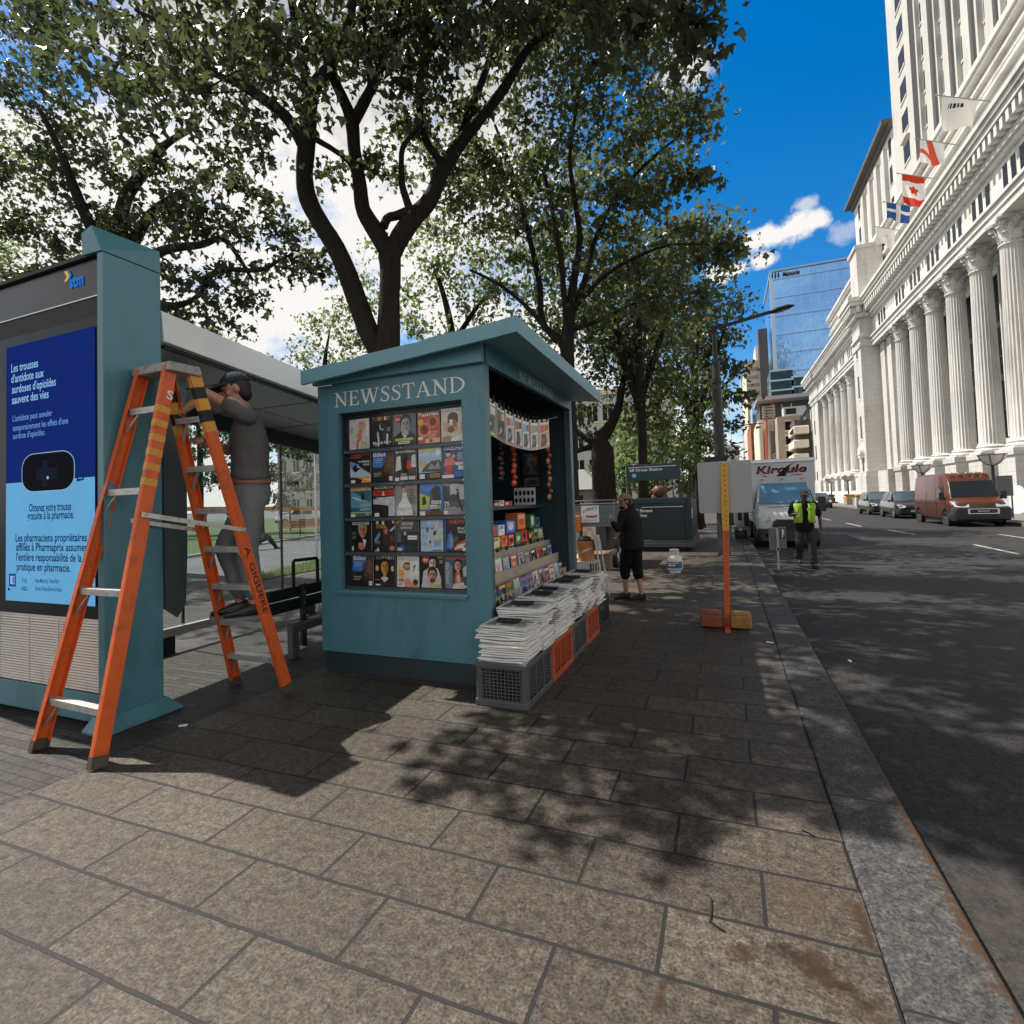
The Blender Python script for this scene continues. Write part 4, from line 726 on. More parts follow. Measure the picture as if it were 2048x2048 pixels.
# ================================================================ advertising panel of the bus stop
def Z1(x,y):return(x/2.76,420+y/2.76)
def Z2(x,y):return(x/2.76,1000+y/2.76)
PY=2.51
ap=thing('advertising_panel','teal bus stop panel with a lit blue health notice and slatted grille','information panel')
GLOSSK=mat('black_gloss',(.006,.006,.007),.25,var=.3,scale=2,spec=.15)
HEADM=mat('dark_header_metal',(.035,.032,.030),.25,.55,var=.35,scale=3)
SPK=mat('perforated_strip',(.045,.042,.04),.7,.2,var=.5,scale=160,bump=.6,bscale=260)
LOUV=mat('grille_slats',(.72,.67,.60),.5,.1,var=.15,scale=10,dirt=(.2,.18,.15))
XR,XL=-4.375,-6.75
b=MB();b.hexa([(XR+.002,PY-.03,.06),(-4.30,PY-.03,.06),(-4.315,2.93,.06),(XR+.002,2.93,.06),(XR+.002,PY-.03,3.615),(-4.30,PY-.03,3.61),(-4.315,2.93,3.615),(XR+.002,2.93,3.615)]);b.build('column',TEAL,ap,bevel=.005)
b=MB();P_=[(-4.53,2.47,3.625),(-4.545,2.47,3.80),(-4.42,2.47,3.835),(-4.31,2.92,3.80),(-4.305,2.925,3.617),(-4.30,2.47,3.617)]
b.add(P_+[(-4.53,2.93,3.625),(-4.545,2.93,3.78)],[(0,5,2,1),(5,4,3,2),(1,2,3,7),(0,1,7,6),(6,7,3,4),(0,6,4,5)]);b.build('column_cap',TEAL,ap)
b=MB();b.box(XL,PY+.02,.3,XR,2.92,3.14);b.build('housing',DARKG,ap)
b=MB();b.box(XL,PY+.012,3.312,XR,2.92,3.61);b.build('header',HEADM,ap,bevel=.004)
b=MB();b.box(XL,PY-.02,3.618,XR-.002,2.93,3.645);b.build('top_edge',BLACKM,ap)
b=MB();b.box(XL,PY+.01,3.15,XR,2.9,3.300);b.build('speaker_strip',SPK,ap)
b=MB();b.box(XL,PY+.002,3.302,XR,PY+.03,3.311);b.box(XR-.012,PY+.001,3.15,XR-.001,PY+.009,3.615);b.build('trim_strip',mat('thin_bright_trim',(.6,.6,.58),.35,.8),ap)
b=MB();b.box(XL,PY+.006,.815,XR,PY+.018,3.148);b.build('screen_surround',GLOSSK,ap)
b=MB();b.box(XL,PY+.015,.262,XR,2.9,.812);n=25
for i in range(n):
 z=.272+i*.0213;b.add([(XL,PY-.004,z),(XR-.004,PY-.004,z),(XR-.004,PY+.0145,z+.004),(XL,PY+.0145,z+.004),(XL,PY-.002,z+.011),(XR-.004,PY-.002,z+.011),(XR-.004,PY+.0145,z+.017),(XL,PY+.0145,z+.017)],[(0,1,5,4),(4,5,6,7),(0,3,2,1),(1,2,6,5),(3,0,4,7)])
for x in(-5.32,-4.92,-5.75,-6.2):b.box(x-.004,PY-.007,.268,x+.004,PY-.0045,.806)
b.build('grille',LOUV,ap)
b=MB();b.box(XL,PY-.012,.05,XR,2.92,.260);b.build('plinth',TEAL,ap,bevel=.004)
b=MB();a=[(-4.42,2.47),(-4.285,2.47),(-4.295,2.94),(-4.42,2.94)];c_=[(-4.45,2.41),(-4.20,2.40),(-4.20,3.01),(-4.42,3.01)]
b.add([(x,y,.11)for x,y in a]+[(x,y,.022)for x,y in c_]+[(x,y,.006)for x,y in c_],[(4,5,1,0),(5,6,2,1),(6,7,3,2),(8,9,5,4),(9,10,6,5),(10,11,7,6)]);b.build('foot_flange',TEAL,ap)
SCR=print_mat('printed_screen',.3,.0,.6)
s=MB();s.col=rgb(9,34,104);s.box(-5.66,PY-.002,.915,-4.455,PY+.004,3.065)
s.col=rgb(10,38,116);s.poly([(-5.66,PY-.0024,1.9),(-4.455,PY-.0024,1.9),(-4.455,PY-.0024,3.065),(-5.66,PY-.0024,3.065)])
s.col=rgb(104,176,222);s.poly([(-5.66,PY-.0026,.915),(-4.455,PY-.0026,.915),(-4.455,PY-.0026,1.9),(-5.66,PY-.0026,1.9)])
s.build('screen',SCR,ap)
def sline(mb,txt,a,b_,h,bold=.01,dy=-.0035):
 p,q=atY(a[0],a[1],PY+dy),atY(b_[0],b_[1],PY+dy);letter(mb,txt,(p.x,PY+dy,(p.z+q.z)/2),(1,0,0),(0,0,1),h,q.x-p.x,bold=bold)
m=MB();m.col=rgb(150,205,245)
for tx,x0,x1,y0,y1 in[('Les trousses',62,210,895,868),("d'antidote aux",62,242,950,925),("surdoses d'opioïdes",66,308,1012,970),('sauvent des vies',66,268,1066,1042)]:sline(m,tx,Z1(x0,y0),Z1(x1,y1),.072,.012)
m.build('notice_heading',SCR,ap);m=MB();m.col=rgb(110,160,215)
for tx,x0,x1,y0,y1 in[("L'antidote peut annuler",70,288,1165,1138),("temporairement les effets d'une",70,376,1218,1180),("surdose d'opioïdes.",72,248,1266,1240)]:sline(m,tx,Z1(x0,y0),Z1(x1,y1),.052)
m.build('notice_paragraph',SCR,ap);m=MB();m.col=rgb(14,40,96)
for tx,x0,x1,y0,y1 in[('Obtenez votre trousse',160,394,1665,1655),('gratuite à la pharmacie.',150,408,1708,1702),('Les pharmaciens propriétaires',86,480,1832,1826),('affiliés à Pharmaprix assument',88,498,1882,1882)]:sline(m,tx,Z1(x0,y0),Z1(x1,y1),.066,.018)
for tx,x0,x1,y0,y1 in[("l'entière responsabilité de la",90,450,338,338),('pratique en pharmacie.',92,390,390,394)]:sline(m,tx,Z2(x0,y0),Z2(x1,y1),.066,.018)
for tx,x0,x1,y0 in[('715',120,148,455),('Vieux-Montréal / Vieux-Port',192,326,456),('420',120,150,498),('Express Notre-Dame-de-Grâce',194,340,500)]:sline(m,tx,Z2(x0,y0),Z2(x1,y0+4),.036,.01)
m.build('notice_small_print',SCR,ap)
m=MB();c=Cover(m,(-5.66,PY-.0036,.915),(1,0,0),(0,0,1),1.205,2.15)
m.col=rgb(20,50,110)
def rrect(u0,v0,u1,v1,ru,rv,n=6):
 pts=[]
 for cx,cy,a0 in((u1-ru,v1-rv,0),(u0+ru,v1-rv,PI/2),(u0+ru,v0+rv,PI),(u1-ru,v0+rv,1.5*PI)):
  for i in range(n+1):t=a0+PI/2*i/n;pts.append((cx+ru*math.cos(t),cy+rv*math.sin(t)))
 return pts
c.p(rrect(.195,.418,.795,.565,.14,.055),(150,190,222)).p(rrect(.202,.420,.788,.562,.135,.052),(8,10,18)).r(.43,.435,.50,.535,(16,26,44)).r(.37,.46,.60,.505,(16,26,44)).e(.50,.468,.012,.006,(180,190,200)).p([(.80,.50),(.815,.5),(.83,.455),(.88,.455),(.875,.50),(.89,.5),(.895,.45),(.82,.445)],(20,40,80)).r(.045,.055,.13,.105,(30,70,170)).r(.062,.064,.113,.096,(150,195,230)).r(.09,.068,.105,.092,(30,70,170)).e(.92,.035,.03,.017,(24,70,170)).e(.045,.044,.012,.006,(14,40,96))
m.build('pouch_picture',SCR,ap)
m=MB();m.col=rgb(36,120,214);p=atY(*Z1(378,432),PY);q=atY(*Z1(455,425),PY);letter(m,'stm',(p.x,PY+.006,p.z),(1,0,0),(0,0,1),.105,q.x-p.x,bold=.03)
for k,cl in enumerate([(226,150,40),(236,200,80),(60,150,120),(36,120,214)]):
 m.col=rgb(*cl);x=p.x-.072+k*.017;z=p.z+.10;m.poly([(x,PY+.006-k*.0003,z-.035),(x+.035,PY+.006-k*.0003,z+.005),(x,PY+.006-k*.0003,z+.05),(x+.018,PY+.006-k*.0003,z+.05),(x+.053,PY+.006-k*.0003,z+.005),(x+.018,PY+.006-k*.0003,z-.035)])
m.build('logo',SCR,ap)
settle(ap,(-5.5,2.7,0))
# ================================================================ bus shelter
LGREY=mat('pale_grey_panel',(.80,.79,.78),.45,var=.05,scale=2,dirt=(.4,.4,.4),dscale=1.2,damt=.3)
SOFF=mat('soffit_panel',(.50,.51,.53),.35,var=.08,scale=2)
ALU=mat('aluminium',(.62,.63,.64),.35,.85,var=.12,scale=6,dirt=(.35,.34,.33),dscale=4)
sh=thing('bus_shelter','glazed bus shelter with a pale sloping roof behind the ladder','bus shelter')
def zr(y):return 3.05-.095*(y-2.9)
Y0,Y1=2.95,8.4
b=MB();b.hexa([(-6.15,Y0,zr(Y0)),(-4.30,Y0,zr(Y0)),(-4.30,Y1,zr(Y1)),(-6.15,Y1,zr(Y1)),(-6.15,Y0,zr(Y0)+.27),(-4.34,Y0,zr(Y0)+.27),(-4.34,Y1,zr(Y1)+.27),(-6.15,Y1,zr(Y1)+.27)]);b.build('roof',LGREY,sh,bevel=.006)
b=MB();ys=[Y0+.03,3.9,4.78,5.66,6.54,7.42,Y1-.03]
for j in range(6):
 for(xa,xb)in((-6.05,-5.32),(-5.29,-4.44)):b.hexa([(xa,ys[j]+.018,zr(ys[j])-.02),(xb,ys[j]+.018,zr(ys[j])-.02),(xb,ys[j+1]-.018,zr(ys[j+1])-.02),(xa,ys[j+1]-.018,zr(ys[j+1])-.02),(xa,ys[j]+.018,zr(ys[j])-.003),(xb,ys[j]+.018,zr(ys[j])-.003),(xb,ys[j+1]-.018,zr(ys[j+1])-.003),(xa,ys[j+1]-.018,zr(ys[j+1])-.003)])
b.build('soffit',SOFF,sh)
b=MB()
for y in ys[1:-1]:b.beam((-6.1,y,zr(y)-.012),(-4.42,y,zr(y)-.012),.03,.02)
b.beam((-6.02,Y0+.05,zr(Y0)-.12),(-6.02,Y1-.05,zr(Y1)-.12),.06,.20);b.beam((-4.40,Y0+.05,zr(Y0)-.015),(-4.40,Y1-.05,zr(Y1)-.015),.05,.026);b.build('roof_beam',DARKG,sh)
for y in(3.02,4.30,5.80,6.50,7.4,8.3):
 b=MB();b.box(-6.0,y-.012,.0 if y in(3.02,6.5,8.3)else .30,-5.975,y+.012,zr(y)-.24);b.build('mullion',ALU if y==6.5 else DARKG,sh)
for ya,yb in((3.035,4.285),(4.315,5.785),(5.815,6.485),(6.515,7.385),(7.415,8.285)):
 b=MB();b.box(-5.992,ya,.30,-5.984,yb,min(zr(ya),zr(yb))-.23);b.build('glass_panel',GLASS,sh)
b=MB();b.box(-6.0,Y0+.1,.19,-5.94,Y1-.1,.285);b.build('bottom_rail',ALU,sh,bevel=.006)
for y in(4.08,6.3,8.2):
 b=MB();b.box(-6.0,y-.09,0,-5.94,y+.09,.185);b.build('rail_foot',BLACKM,sh)
b=MB();pr=[(-4.86,3.30,.72),(-4.86,3.42,.62),(-4.86,3.50,.74),(-4.86,3.52,1.2),(-4.86,3.52,2.95),(-4.86,3.30,2.97)];b.prism(pr,(.03,0,0));b.build('end_fin',mat('grey_green_metal',(.16,.19,.18),.4,.4,var=.2),sh)
settle(sh,(-5.2,5.6,0))
bn=thing('shelter_bench','black slatted bench rail with bolted posts inside the bus shelter','bench')
b=MB();b.box(-4.74,4.35,.575,-4.68,6.3,.70);b.box(-4.74,4.35,.435,-4.68,6.3,.560);b.build('seat_board',BLACKM,bn,bevel=.008)
b=MB();b.tube([(-4.71,4.73,.70),(-4.71,4.73,.98),(-4.71,4.75,1.0),(-4.71,5.10,.99),(-4.71,5.12,.97),(-4.71,5.12,.70)],.02,8);b.build('armrest',BLACKM,bn,smooth=50)
for y in(4.84,5.9):
 b=MB();b.box(-4.70,y-.035,0,-4.66,y+.035,.72);b.build('post',DARKG,bn)
 b=MB()
 for z in(.15,.27,.39,.50,.62):b.lathe([(0,0),(.014,0),(.012,.006)],(-4.658,y,z),10,M=Matrix.Rotation(PI/2,3,'Y'))
 b.build('bolt_heads',MATS['bright_screw'],bn)
settle(bn)
rl=thing('low_rail','low grey metal rail on short legs under the black bench','rail')
b=MB();b.box(-4.42,4.33,.27,-4.34,6.2,.355);b.build('rail',mat('dull_steel',(.22,.23,.235),.4,.6,var=.2),rl,bevel=.008)
for y in(4.38,5.9):
 b=MB();b.box(-4.42,y-.04,0,-4.35,y+.06,.268);b.build('leg',MATS['dull_steel'],rl)
settle(rl)
# ================================================================ stepladder
FIB=mat('orange_fibreglass',(.74,.12,.016),.42,var=.16,scale=5,dirt=(.20,.07,.03),dscale=9,damt=.7,bump=.1,bscale=80)
SCUF=mat('scuffed_grey_cap',(.35,.34,.32),.6,.1,var=.5,scale=22,dirt=(.08,.08,.08),dscale=14,damt=.9,bump=.4,bscale=60)
RUNGM=mat('worn_aluminium',(.58,.56,.52),.45,.6,var=.3,scale=18,dirt=(.28,.25,.22),dscale=12,damt=.8)
YEL=mat('yellow_tape',(.72,.33,.035),.5,var=.2,scale=12,dirt=(.2,.12,.04),dscale=16)
RUBB=mat('worn_rubber',(.10,.075,.05),.8,var=.4,scale=20)
STEN=mat('stencil_black',(.02,.012,.01),.6,var=.2)
ld=thing('stepladder','tall orange fibreglass stepladder with yellow striped rails and aluminium rungs','ladder')
ZT=2.72
RAILS={'fr':(Vector((-3.757,2.127,0)),Vector((-3.885,2.715,ZT))),'fl':(Vector((-4.474,2.155,0)),Vector((-4.225,2.715,ZT))),'rr':(Vector((-3.62,3.565,0)),Vector((-3.865,2.885,ZT))),'rl':(Vector((-4.259,3.555,0)),Vector((-4.175,2.885,ZT)))}
def rp(k,z):a,b_=RAILS[k];return a+(b_-a)*(z/ZT)
def railmesh(k,z0,z1,grow=0.0,webonly=False):
 p,q=rp(k,z0),rp(k,z1);s=1 if k[1]=='r' else-1;d=(q-p).normalized();w=Vector((s,0,0));w=(w-d*w.dot(d)).normalized();f=d.cross(w).normalized()
 hw=.047+grow;b=MB()
 def plate(o0,o1,t0,t1):b.hexa([p+f*o0+w*t0,p+f*o1+w*t0,p+f*o1+w*t1,p+f*o0+w*t1,q+f*o0+w*t0,q+f*o1+w*t0,q+f*o1+w*t1,q+f*o0+w*t1]if s*f.y*1>-9 else[])
 plate(-hw,hw,-.003-grow,.006+grow)
 if not webonly:plate(-hw,-hw+.007,-.034,-.0035);plate(hw-.007,hw,-.034,-.0035)
 return b,p,q,d,w,f
for k in RAILS:
 b=railmesh(k,.06,ZT)[0];r=b.build('rail',FIB,ld,bevel=.002)
 b=railmesh(k,.0,.075,.004)[0];b.build('rail_foot',RUBB,ld)
 for z in(np.arange(.36,2.6,.33)if k[0]=='r' else(.36,1.07,1.78,2.40)):
  pass
m=MB();zz=[2.69,2.60,2.51,2.42,2.33,2.25]
for i in range(5):
 b=railmesh('rr',zz[i+1]+.002,zz[i]-.002,.0015)[0];b.build('tape_band',YEL if i%2==0 else BLACKM,ld)
for i in range(5):
 b=railmesh('rl',zz[i+1]+.002,zz[i]-.002,.0015)[0];b.build('tape_band',YEL if i%2==0 else BLACKM,ld)
for z in(2.38,2.27,2.16,2.05,1.94,1.83):
 b=railmesh('fr',z-.025,z+.025,.0012)[0];b.build('tape_band',YEL,ld)
def rung(ka,kb,z,dep,name='rung'):
 a,c=rp(ka,z),rp(kb,z);u=(c-a).normalized();a=a+u*.004;c=c-u*.004
 b=MB();b.beam(a,c,dep,.028);b.beam(a+Vector((0,-dep*.42,-.02)),c+Vector((0,-dep*.42,-.02)),.006,.03);b.build(name,RUNGM,ld,bevel=.004)
 for e,o in((a,1),(c,-1)):
  b=MB();b.beam(e+u*o*.11+Vector((0,0,-.018)),rp(ka if o==1 else kb,z-.17)+u*o*.012,.022,.006);b.build('brace',RUNGM,ld)
for z in(.33,1.07,1.78,2.40):rung('fl','fr',z,.055)
for z in(.31,.63,.96,1.29,1.62,1.97,2.36):rung('rl','rr',z,.085)
for a,c in(('fr','rr'),('fl','rl')):
 p,q=rp(a,1.60),rp(c,1.44);s=.03 if a=='fr' else-.03;md=(p+q)/2;b=MB();b.beam(p+Vector((s*.5,-.03,0)),q+Vector((s*.5,.03,0)),.008,.034);b.ell(p+Vector((s*.7,0,0)),.012,8,6);b.ell(q+Vector((s*.7,0,0)),.012,8,6);b.ell(md+Vector((s*.7,0,0)),.01,8,6);b.build('spreader_bar',RUNGM,ld)
b=MB();b.hexa([(-4.285,2.665,ZT-.035),(-3.835,2.665,ZT-.035),(-3.825,2.935,ZT-.035),(-4.255,2.935,ZT-.035),(-4.27,2.68,ZT+.04),(-3.85,2.68,ZT+.04),(-3.84,2.925,ZT+.04),(-4.245,2.925,ZT+.04)]);b.build('top_cap',SCUF,ld,bevel=.012,seg=3)
_,p,q,d,w,f=railmesh('rr',.1,2.0)
dn=-d;uy=Vector((1,0,0)).cross(dn);m=MB();z0=rp('rr',1.30)+w*.0065-uy*.025
letter(m,'A. GIGUERE',z0,dn,uy,.052,.60,bold=.012);m.build('stencil',STEN,ld)
m=MB();m.col=rgb(226,214,196);_,p,q,d,w,f=railmesh('fr',2.42,2.55);pp=rp('fr',2.47)+w*.0066;dn2=-d;uy2=Vector((1,0,0)).cross(dn2);letter(m,'S',pp,uy2,d,.07,.05,bold=.03);m.build('rail_sticker',PRINT,ld)
settle(ld,(-4.02,2.85,0))
# ================================================================ people
def skinm(n,c):return mat(n,c,.5,var=.10,scale=14,spec=.4)
SK1=skinm('fair_skin',(.50,.24,.16));SK2=skinm('tan_skin',(.36,.19,.12));SK3=skinm('dark_skin',(.075,.042,.030))
def cloth(n,c,r=.85,v=.14):return mat(n,c,r,var=v,scale=9,bump=.5,bscale=30,spec=.12)
def remesh(o,vox,it=3,fac=.5):
 r=o.modifiers.new('union','REMESH');r.mode='VOXEL';r.voxel_size=vox;r.use_smooth_shade=True
 s=o.modifiers.new('soften','SMOOTH');s.iterations=it;s.factor=fac
 return o
FOLD=bpy.data.textures.new('cloth_folds','CLOUDS');FOLD.noise_scale=.11;FOLD.noise_depth=2
def folds(o,k=.022):
 d=o.modifiers.new('folds','DISPLACE');d.texture=FOLD;d.texture_coords='LOCAL';d.strength=k;d.mid_level=.5;return o
def V(*a):return Vector(a)
def frame(f,up=Vector((0,0,1))):
 f=f.normalized();r=f.cross(up).normalized();u=r.cross(f).normalized();return r,f,u
def hand(b,w,d,palm_n,S,curl=.5,side=1):
 d=d.normalized();pn=palm_n-d*palm_n.dot(d);pn.normalize();sd=d.cross(pn).normalized()*side
 M=Matrix((sd,d,pn)).transposed()
 b.ell(w+d*.045*S,(.038*S,.052*S,.016*S),12,8,M)
 for i,(ln,k)in enumerate(((.068,-.030),(.076,-.010),(.072,.010),(.056,.029))):
  a=w+d*.085*S+sd*k*S;e=a+(d*math.cos(curl)+pn*math.sin(curl))*ln*.5*S+sd*k*.15*S;g=e+(d*math.cos(curl*2.1)+pn*math.sin(curl*2.1))*ln*.5*S
  b.limb(a-d*.015*S,e,.0095*S,.0088*S,8);b.limb(e,g,.0088*S,.0075*S,8)
 a=w+d*.03*S-sd*.03*S;e=a+(d*.7-sd*.6+pn*.35).normalized()*.04*S;g=e+(d*.95-sd*.1+pn*.4).normalized()*.032*S
 b.limb(a,e,.013*S,.011*S,8);b.limb(e,g,.011*S,.009*S,8)
def head(b,c,f,S,up=Vector((0,0,1))):
 r,f,u=frame(f,up);M=Matrix((r,f,u)).transposed()
 b.ell(c+u*.02*S-f*.008*S,(.075*S,.095*S,.098*S),18,12,M)
 b.ell(c-u*.045*S+f*.018*S,(.058*S,.070*S,.075*S),14,10,M)
 b.limb(c+f*.088*S+u*.012*S,c+f*.108*S-u*.024*S,.010*S,.015*S,8)
 b.ell(c+f*.086*S+u*.035*S,(.05*S,.014*S,.010*S),10,6,M)
 b.ell(c+f*.082*S-u*.058*S,(.024*S,.013*S,.008*S),10,6,M);b.ell(c+f*.075*S-u*.092*S,(.025*S,.02*S,.018*S),10,6,M)
 for s in(-1,1):b.ell(c+r*s*.078*S-f*.012*S,(.012*S,.022*S,.033*S),10,8,M);b.ell(c+r*s*.045*S+f*.055*S-u*.02*S,(.024*S,.02*S,.02*S),8,6,M)
 return r,f,u
def face_parts(root,c,r,f,u,S):
 for s in(-1,1):
  b=MB();b.ell(c+r*s*.031*S+f*.083*S+u*.014*S,(.012*S,.007*S,.006*S),8,6,Matrix((r,f,u)).transposed());b.build('eye',mat('dark_eye',(.02,.015,.012),.2),root,smooth=60)
 b=MB();b.ell(c+f*.093*S-u*.058*S,(.02*S,.005*S,.004*S),8,6,Matrix((r,f,u)).transposed());b.build('mouth',mat('lips',(.25,.09,.07),.5),root,smooth=60)
def rings(spec,n=20,sq=2.4):
 out=[]
 for c,r,f,rx,ry in spec:
  ring=[]
  for k in range(n):
   t=2*PI*k/n;ct,st=math.cos(t),math.sin(t);e=2/sq
   ring.append(c+r*(math.copysign(abs(ct)**e,ct)*rx)+f*(math.copysign(abs(st)**e,st)*ry))
  out.append(ring)
 return out
def torso(J,S,g=0.0,hem=-.12,belly=0.0):
 """elliptical rings from the hem to the collar"""
 P,Cc,Nk=J['pelvis'],J['chest'],J['neck'];rs=(J['sr']-J['sl']).normalized();rh=(J['hr']-J['hl']).normalized();up=(Cc-P).normalized();up2=(Nk-Cc).normalized()
 fh=up.cross(rh).normalized();fs=up2.cross(rs).normalized()
 sw=(J['sr']-J['sl']).length/2
 sp=[(P+up*hem*S,rh,fh,(.172+g)*S,(.128+g)*S),(P+up*max(.02,hem+.04)*S,rh,fh,(.170+g)*S,(.125+belly*.6+g)*S),(P.lerp(Cc,.45),rh.lerp(rs,.4).normalized(),fh.lerp(fs,.4).normalized(),(.150+belly*.4+g)*S,(.112+belly+g)*S),(Cc,rs,fs,(.168+g)*S,(.120+belly*.5+g)*S),(Cc.lerp(Nk,.45),rs,fs,min(.19*S,sw)+g*S,(.108+g)*S),(Cc.lerp(Nk,.78),rs,fs,sw*.82+g*S,(.085+g)*S),(Cc.lerp(Nk,.98),rs,fs,(.085+g)*S,(.072+g)*S)]
 return rings(sp)
def arms(b,J,S,r0=.046,r1=.036,r2=.027,sides='lr'):
 for s in sides:b.limb(J['s'+s],J['e'+s],r0*S,r1*S);b.limb(J['e'+s],J['w'+s],r1*1.05*S,r2*S)
def legs(b,J,S,r0=.085,r1=.058,r2=.040):
 for s in 'lr':b.limb(J['h'+s],J['k'+s],r0*S,r1*S,14);b.limb(J['k'+s],J['a'+s],r1*1.02*S,r2*S,14)
def shoe(root,ank,toe,S,m_,name='shoe',sole=None):
 z0=min(toe.z,ank.z)-.0;d=Vector((toe.x-ank.x,toe.y-ank.y,0)).normalized();r=d.cross(V(0,0,1));g=toe.z
 rows=[(-.065,.030,.10),(-.045,.040,.115),(.0,.042,.105),(.06,.043,.085),(.12,.050,.062),(.165,.046,.05),(.20,.028,.035)]
 rg=[]
 for t,w,h in rows:
  c=V(ank.x,ank.y,0)+d*t*S;ring=[]
  for k in range(12):
   a=2*PI*k/12;ring.append(c+r*math.cos(a)*w*S+V(0,0,g+(.5+.5*math.sin(a))*h*S))
  rg.append(ring)
 b=MB();b.loft(rg);o=b.build(name,m_,root,smooth=60);s_=o.modifiers.new('soft','SUBSURF');s_.levels=1;s_.render_levels=1
 b=MB();pts=[]
 for t,w,h in rows:pts.append((t,w*1.06))
 ol=[V(ank.x,ank.y,g-.018*S)+d*t*S+r*w*S for t,w in pts]+[V(ank.x,ank.y,g-.018*S)+d*t*S-r*w*S for t,w in reversed(pts)]
 b.prism(ol[::-1],(0,0,.022*S));b.build('sole',sole or BLACKM,o)
def cap(root,c,r,f,u,S,m_,brim=.10,back=False,tilt=0.0):
 M=Matrix((r,f,u)).transposed();b=MB();rg=[]
 for i in range(7):
  t=i/6*PI/2;rg.append([c+u*.035*S+M@V(.085*S*math.cos(t)*math.cos(2*PI*k/18),.108*S*math.cos(t)*math.sin(2*PI*k/18)-.008*S,.088*S*math.sin(t))for k in range(18)])
 b.loft(rg);o=b.build('cap',m_,root,smooth=60)
 b=MB();up,lo=[],[]
 for i in range(11):
  a=PI*(.12+.76*i/10);x,y=math.cos(a)*.083,math.sin(a)*.10
  e=(.02+brim*math.sin((a-.12*PI)/.76))if i not in(0,10)else 0
  dirn=V(math.cos(a)*.45,math.sin(a),0).normalized()
  q0=V(x,y,.045);q1=V(x+dirn.x*e,y+dirn.y*e,.045-e*.22+abs(math.cos(a))*-.018)
  up.append((c+M@(q0*S),c+M@(q1*S)))
 vs=[];
 for q in up:vs+=[q[0],q[1],q[0]+u*.008*S,q[1]+u*.008*S]
 fs=[]
 for i in range(10):
  a,e=i*4,i*4+4;fs+=[(a,a+1,e+1,e),(a+2,e+2,e+3,a+3),(a+1,a+3,e+3,e+1)]
 b.add(vs,fs);b.build('brim',m_,o,smooth=60)
 return o
def hair(root,c,r,f,u,S,m_,low=-.03,length=0.0):
 M=Matrix((r,f,u)).transposed();b=MB();b.ell(c+u*.028*S-f*.022*S,(.084*S,.095*S,.098*S),16,10,M);b.ell(c-f*.05*S+u*low*S,(.07*S,.055*S,.07*S),14,8,M)
 if length:b.limb(c-f*.065*S-u*.03*S,c-f*.085*S-u*(.06+length)*S,.06*S,.035*S)
 return remesh(b.build('hair',m_,root),.012*S,2)
S=1.20
p=thing('person','man in grey T-shirt and dark cap standing on the ladder rungs, arm raised','person')
J=dict(pelvis=V(-4.15,3.66,1.79),chest=V(-4.11,3.62,2.22),neck=V(-4.07,3.555,2.52),sl=V(-3.90,3.42,2.45),sr=V(-4.23,3.70,2.45),hl=V(-4.07,3.59,1.70),hr=V(-4.23,3.73,1.70),el=V(-4.09,3.17,2.62),wl=V(-4.19,3.0,2.44),er=V(-4.32,3.56,2.17),wr=V(-4.24,3.24,2.22),kl=V(-4.03,3.50,1.24),kr=V(-4.29,3.50,1.28),al=V(-3.95,3.50,.77),ar=V(-4.15,3.53,.77))
hc=V(-4.08,3.455,2.70);fd=V(-.72,-.62,-.28)
b=MB();r,f,u=head(b,hc,fd,S,V(-.1,-.1,1));b.limb(J['neck']-V(0,0,.05),hc-V(0,0,.06),.062*S,.058*S)
arms(b,J,S);hand(b,J['wl'],V(-.4,-.6,-.5),V(-.6,.4,0),S,.7);hand(b,J['wr'],V(.5,-.8,.2),V(.4,0,-1),S,.7,-1)
b.loft(torso(J,S,-.02));legs(b,J,S,.075,.05,.036)
body=remesh(b.build('body',SK1,p),.012,3);face_parts(p,hc,r,f,u,S)
TS=cloth('grey_jersey',(.125,.122,.120));b=MB();b.loft(torso(J,S,.012,.075,.012))
for s in 'lr':b.limb(J['s'+s],J['s'+s].lerp(J['e'+s],.46),.072*S,.066*S,14)
folds(remesh(b.build('t_shirt',TS,p),.012,3))
TR=cloth('grey_twill',(.19,.195,.205));b=MB();P=J['pelvis']
b.loft(rings([(P+V(0,0,.11),V(-.76,.65,0),V(-.65,-.76,0),.168*S,.132*S),(P,V(-.76,.65,0),V(-.65,-.76,0),.178*S,.142*S),(P-V(0,0,.14),V(-.76,.65,0),V(-.65,-.76,0),.172*S,.132*S)]))
for s in 'lr':b.limb(J['h'+s],J['k'+s],.102*S,.082*S,16);b.limb(J['k'+s],J['a'+s]+V(0,0,.10),.080*S,.066*S,16)
folds(remesh(b.build('trousers',TR,p),.012,4))
b=MB();rg=rings([(P+V(0,0,.06),V(-.76,.65,0),V(-.65,-.76,0),.184*S,.149*S),(P+V(0,0,.105),V(-.76,.65,0),V(-.65,-.76,0),.182*S,.147*S)],28);b.loft(rg);b.build('belt',mat('tan_leather',(.30,.11,.05),.5,var=.2),p,smooth=60)
SHOE=mat('worn_black_leather',(.022,.022,.024),.4,var=.3,dirt=(.10,.10,.10),dscale=14)
SOLE=mat('pale_sole',(.22,.21,.20),.7)
shoe(p,V(-4.15,3.52,0),V(-4.30,3.37,.664),S,SHOE,sole=SOLE);shoe(p,V(-3.95,3.49,0),V(-4.10,3.33,.664),S,SHOE,sole=SOLE)
NAVY=cloth('navy_cap_cloth',(.030,.040,.052));cap(p,hc+u*.02,r,f,u,S,NAVY,.115)
hair(p,hc-u*.005,r,f,u,S*.97,mat('dark_hair',(.015,.012,.010),.6))
settle(p)
S=.975
p=thing('person','woman in black jacket and cropped trousers with a tan flat cap, walking bare-shinned','person')
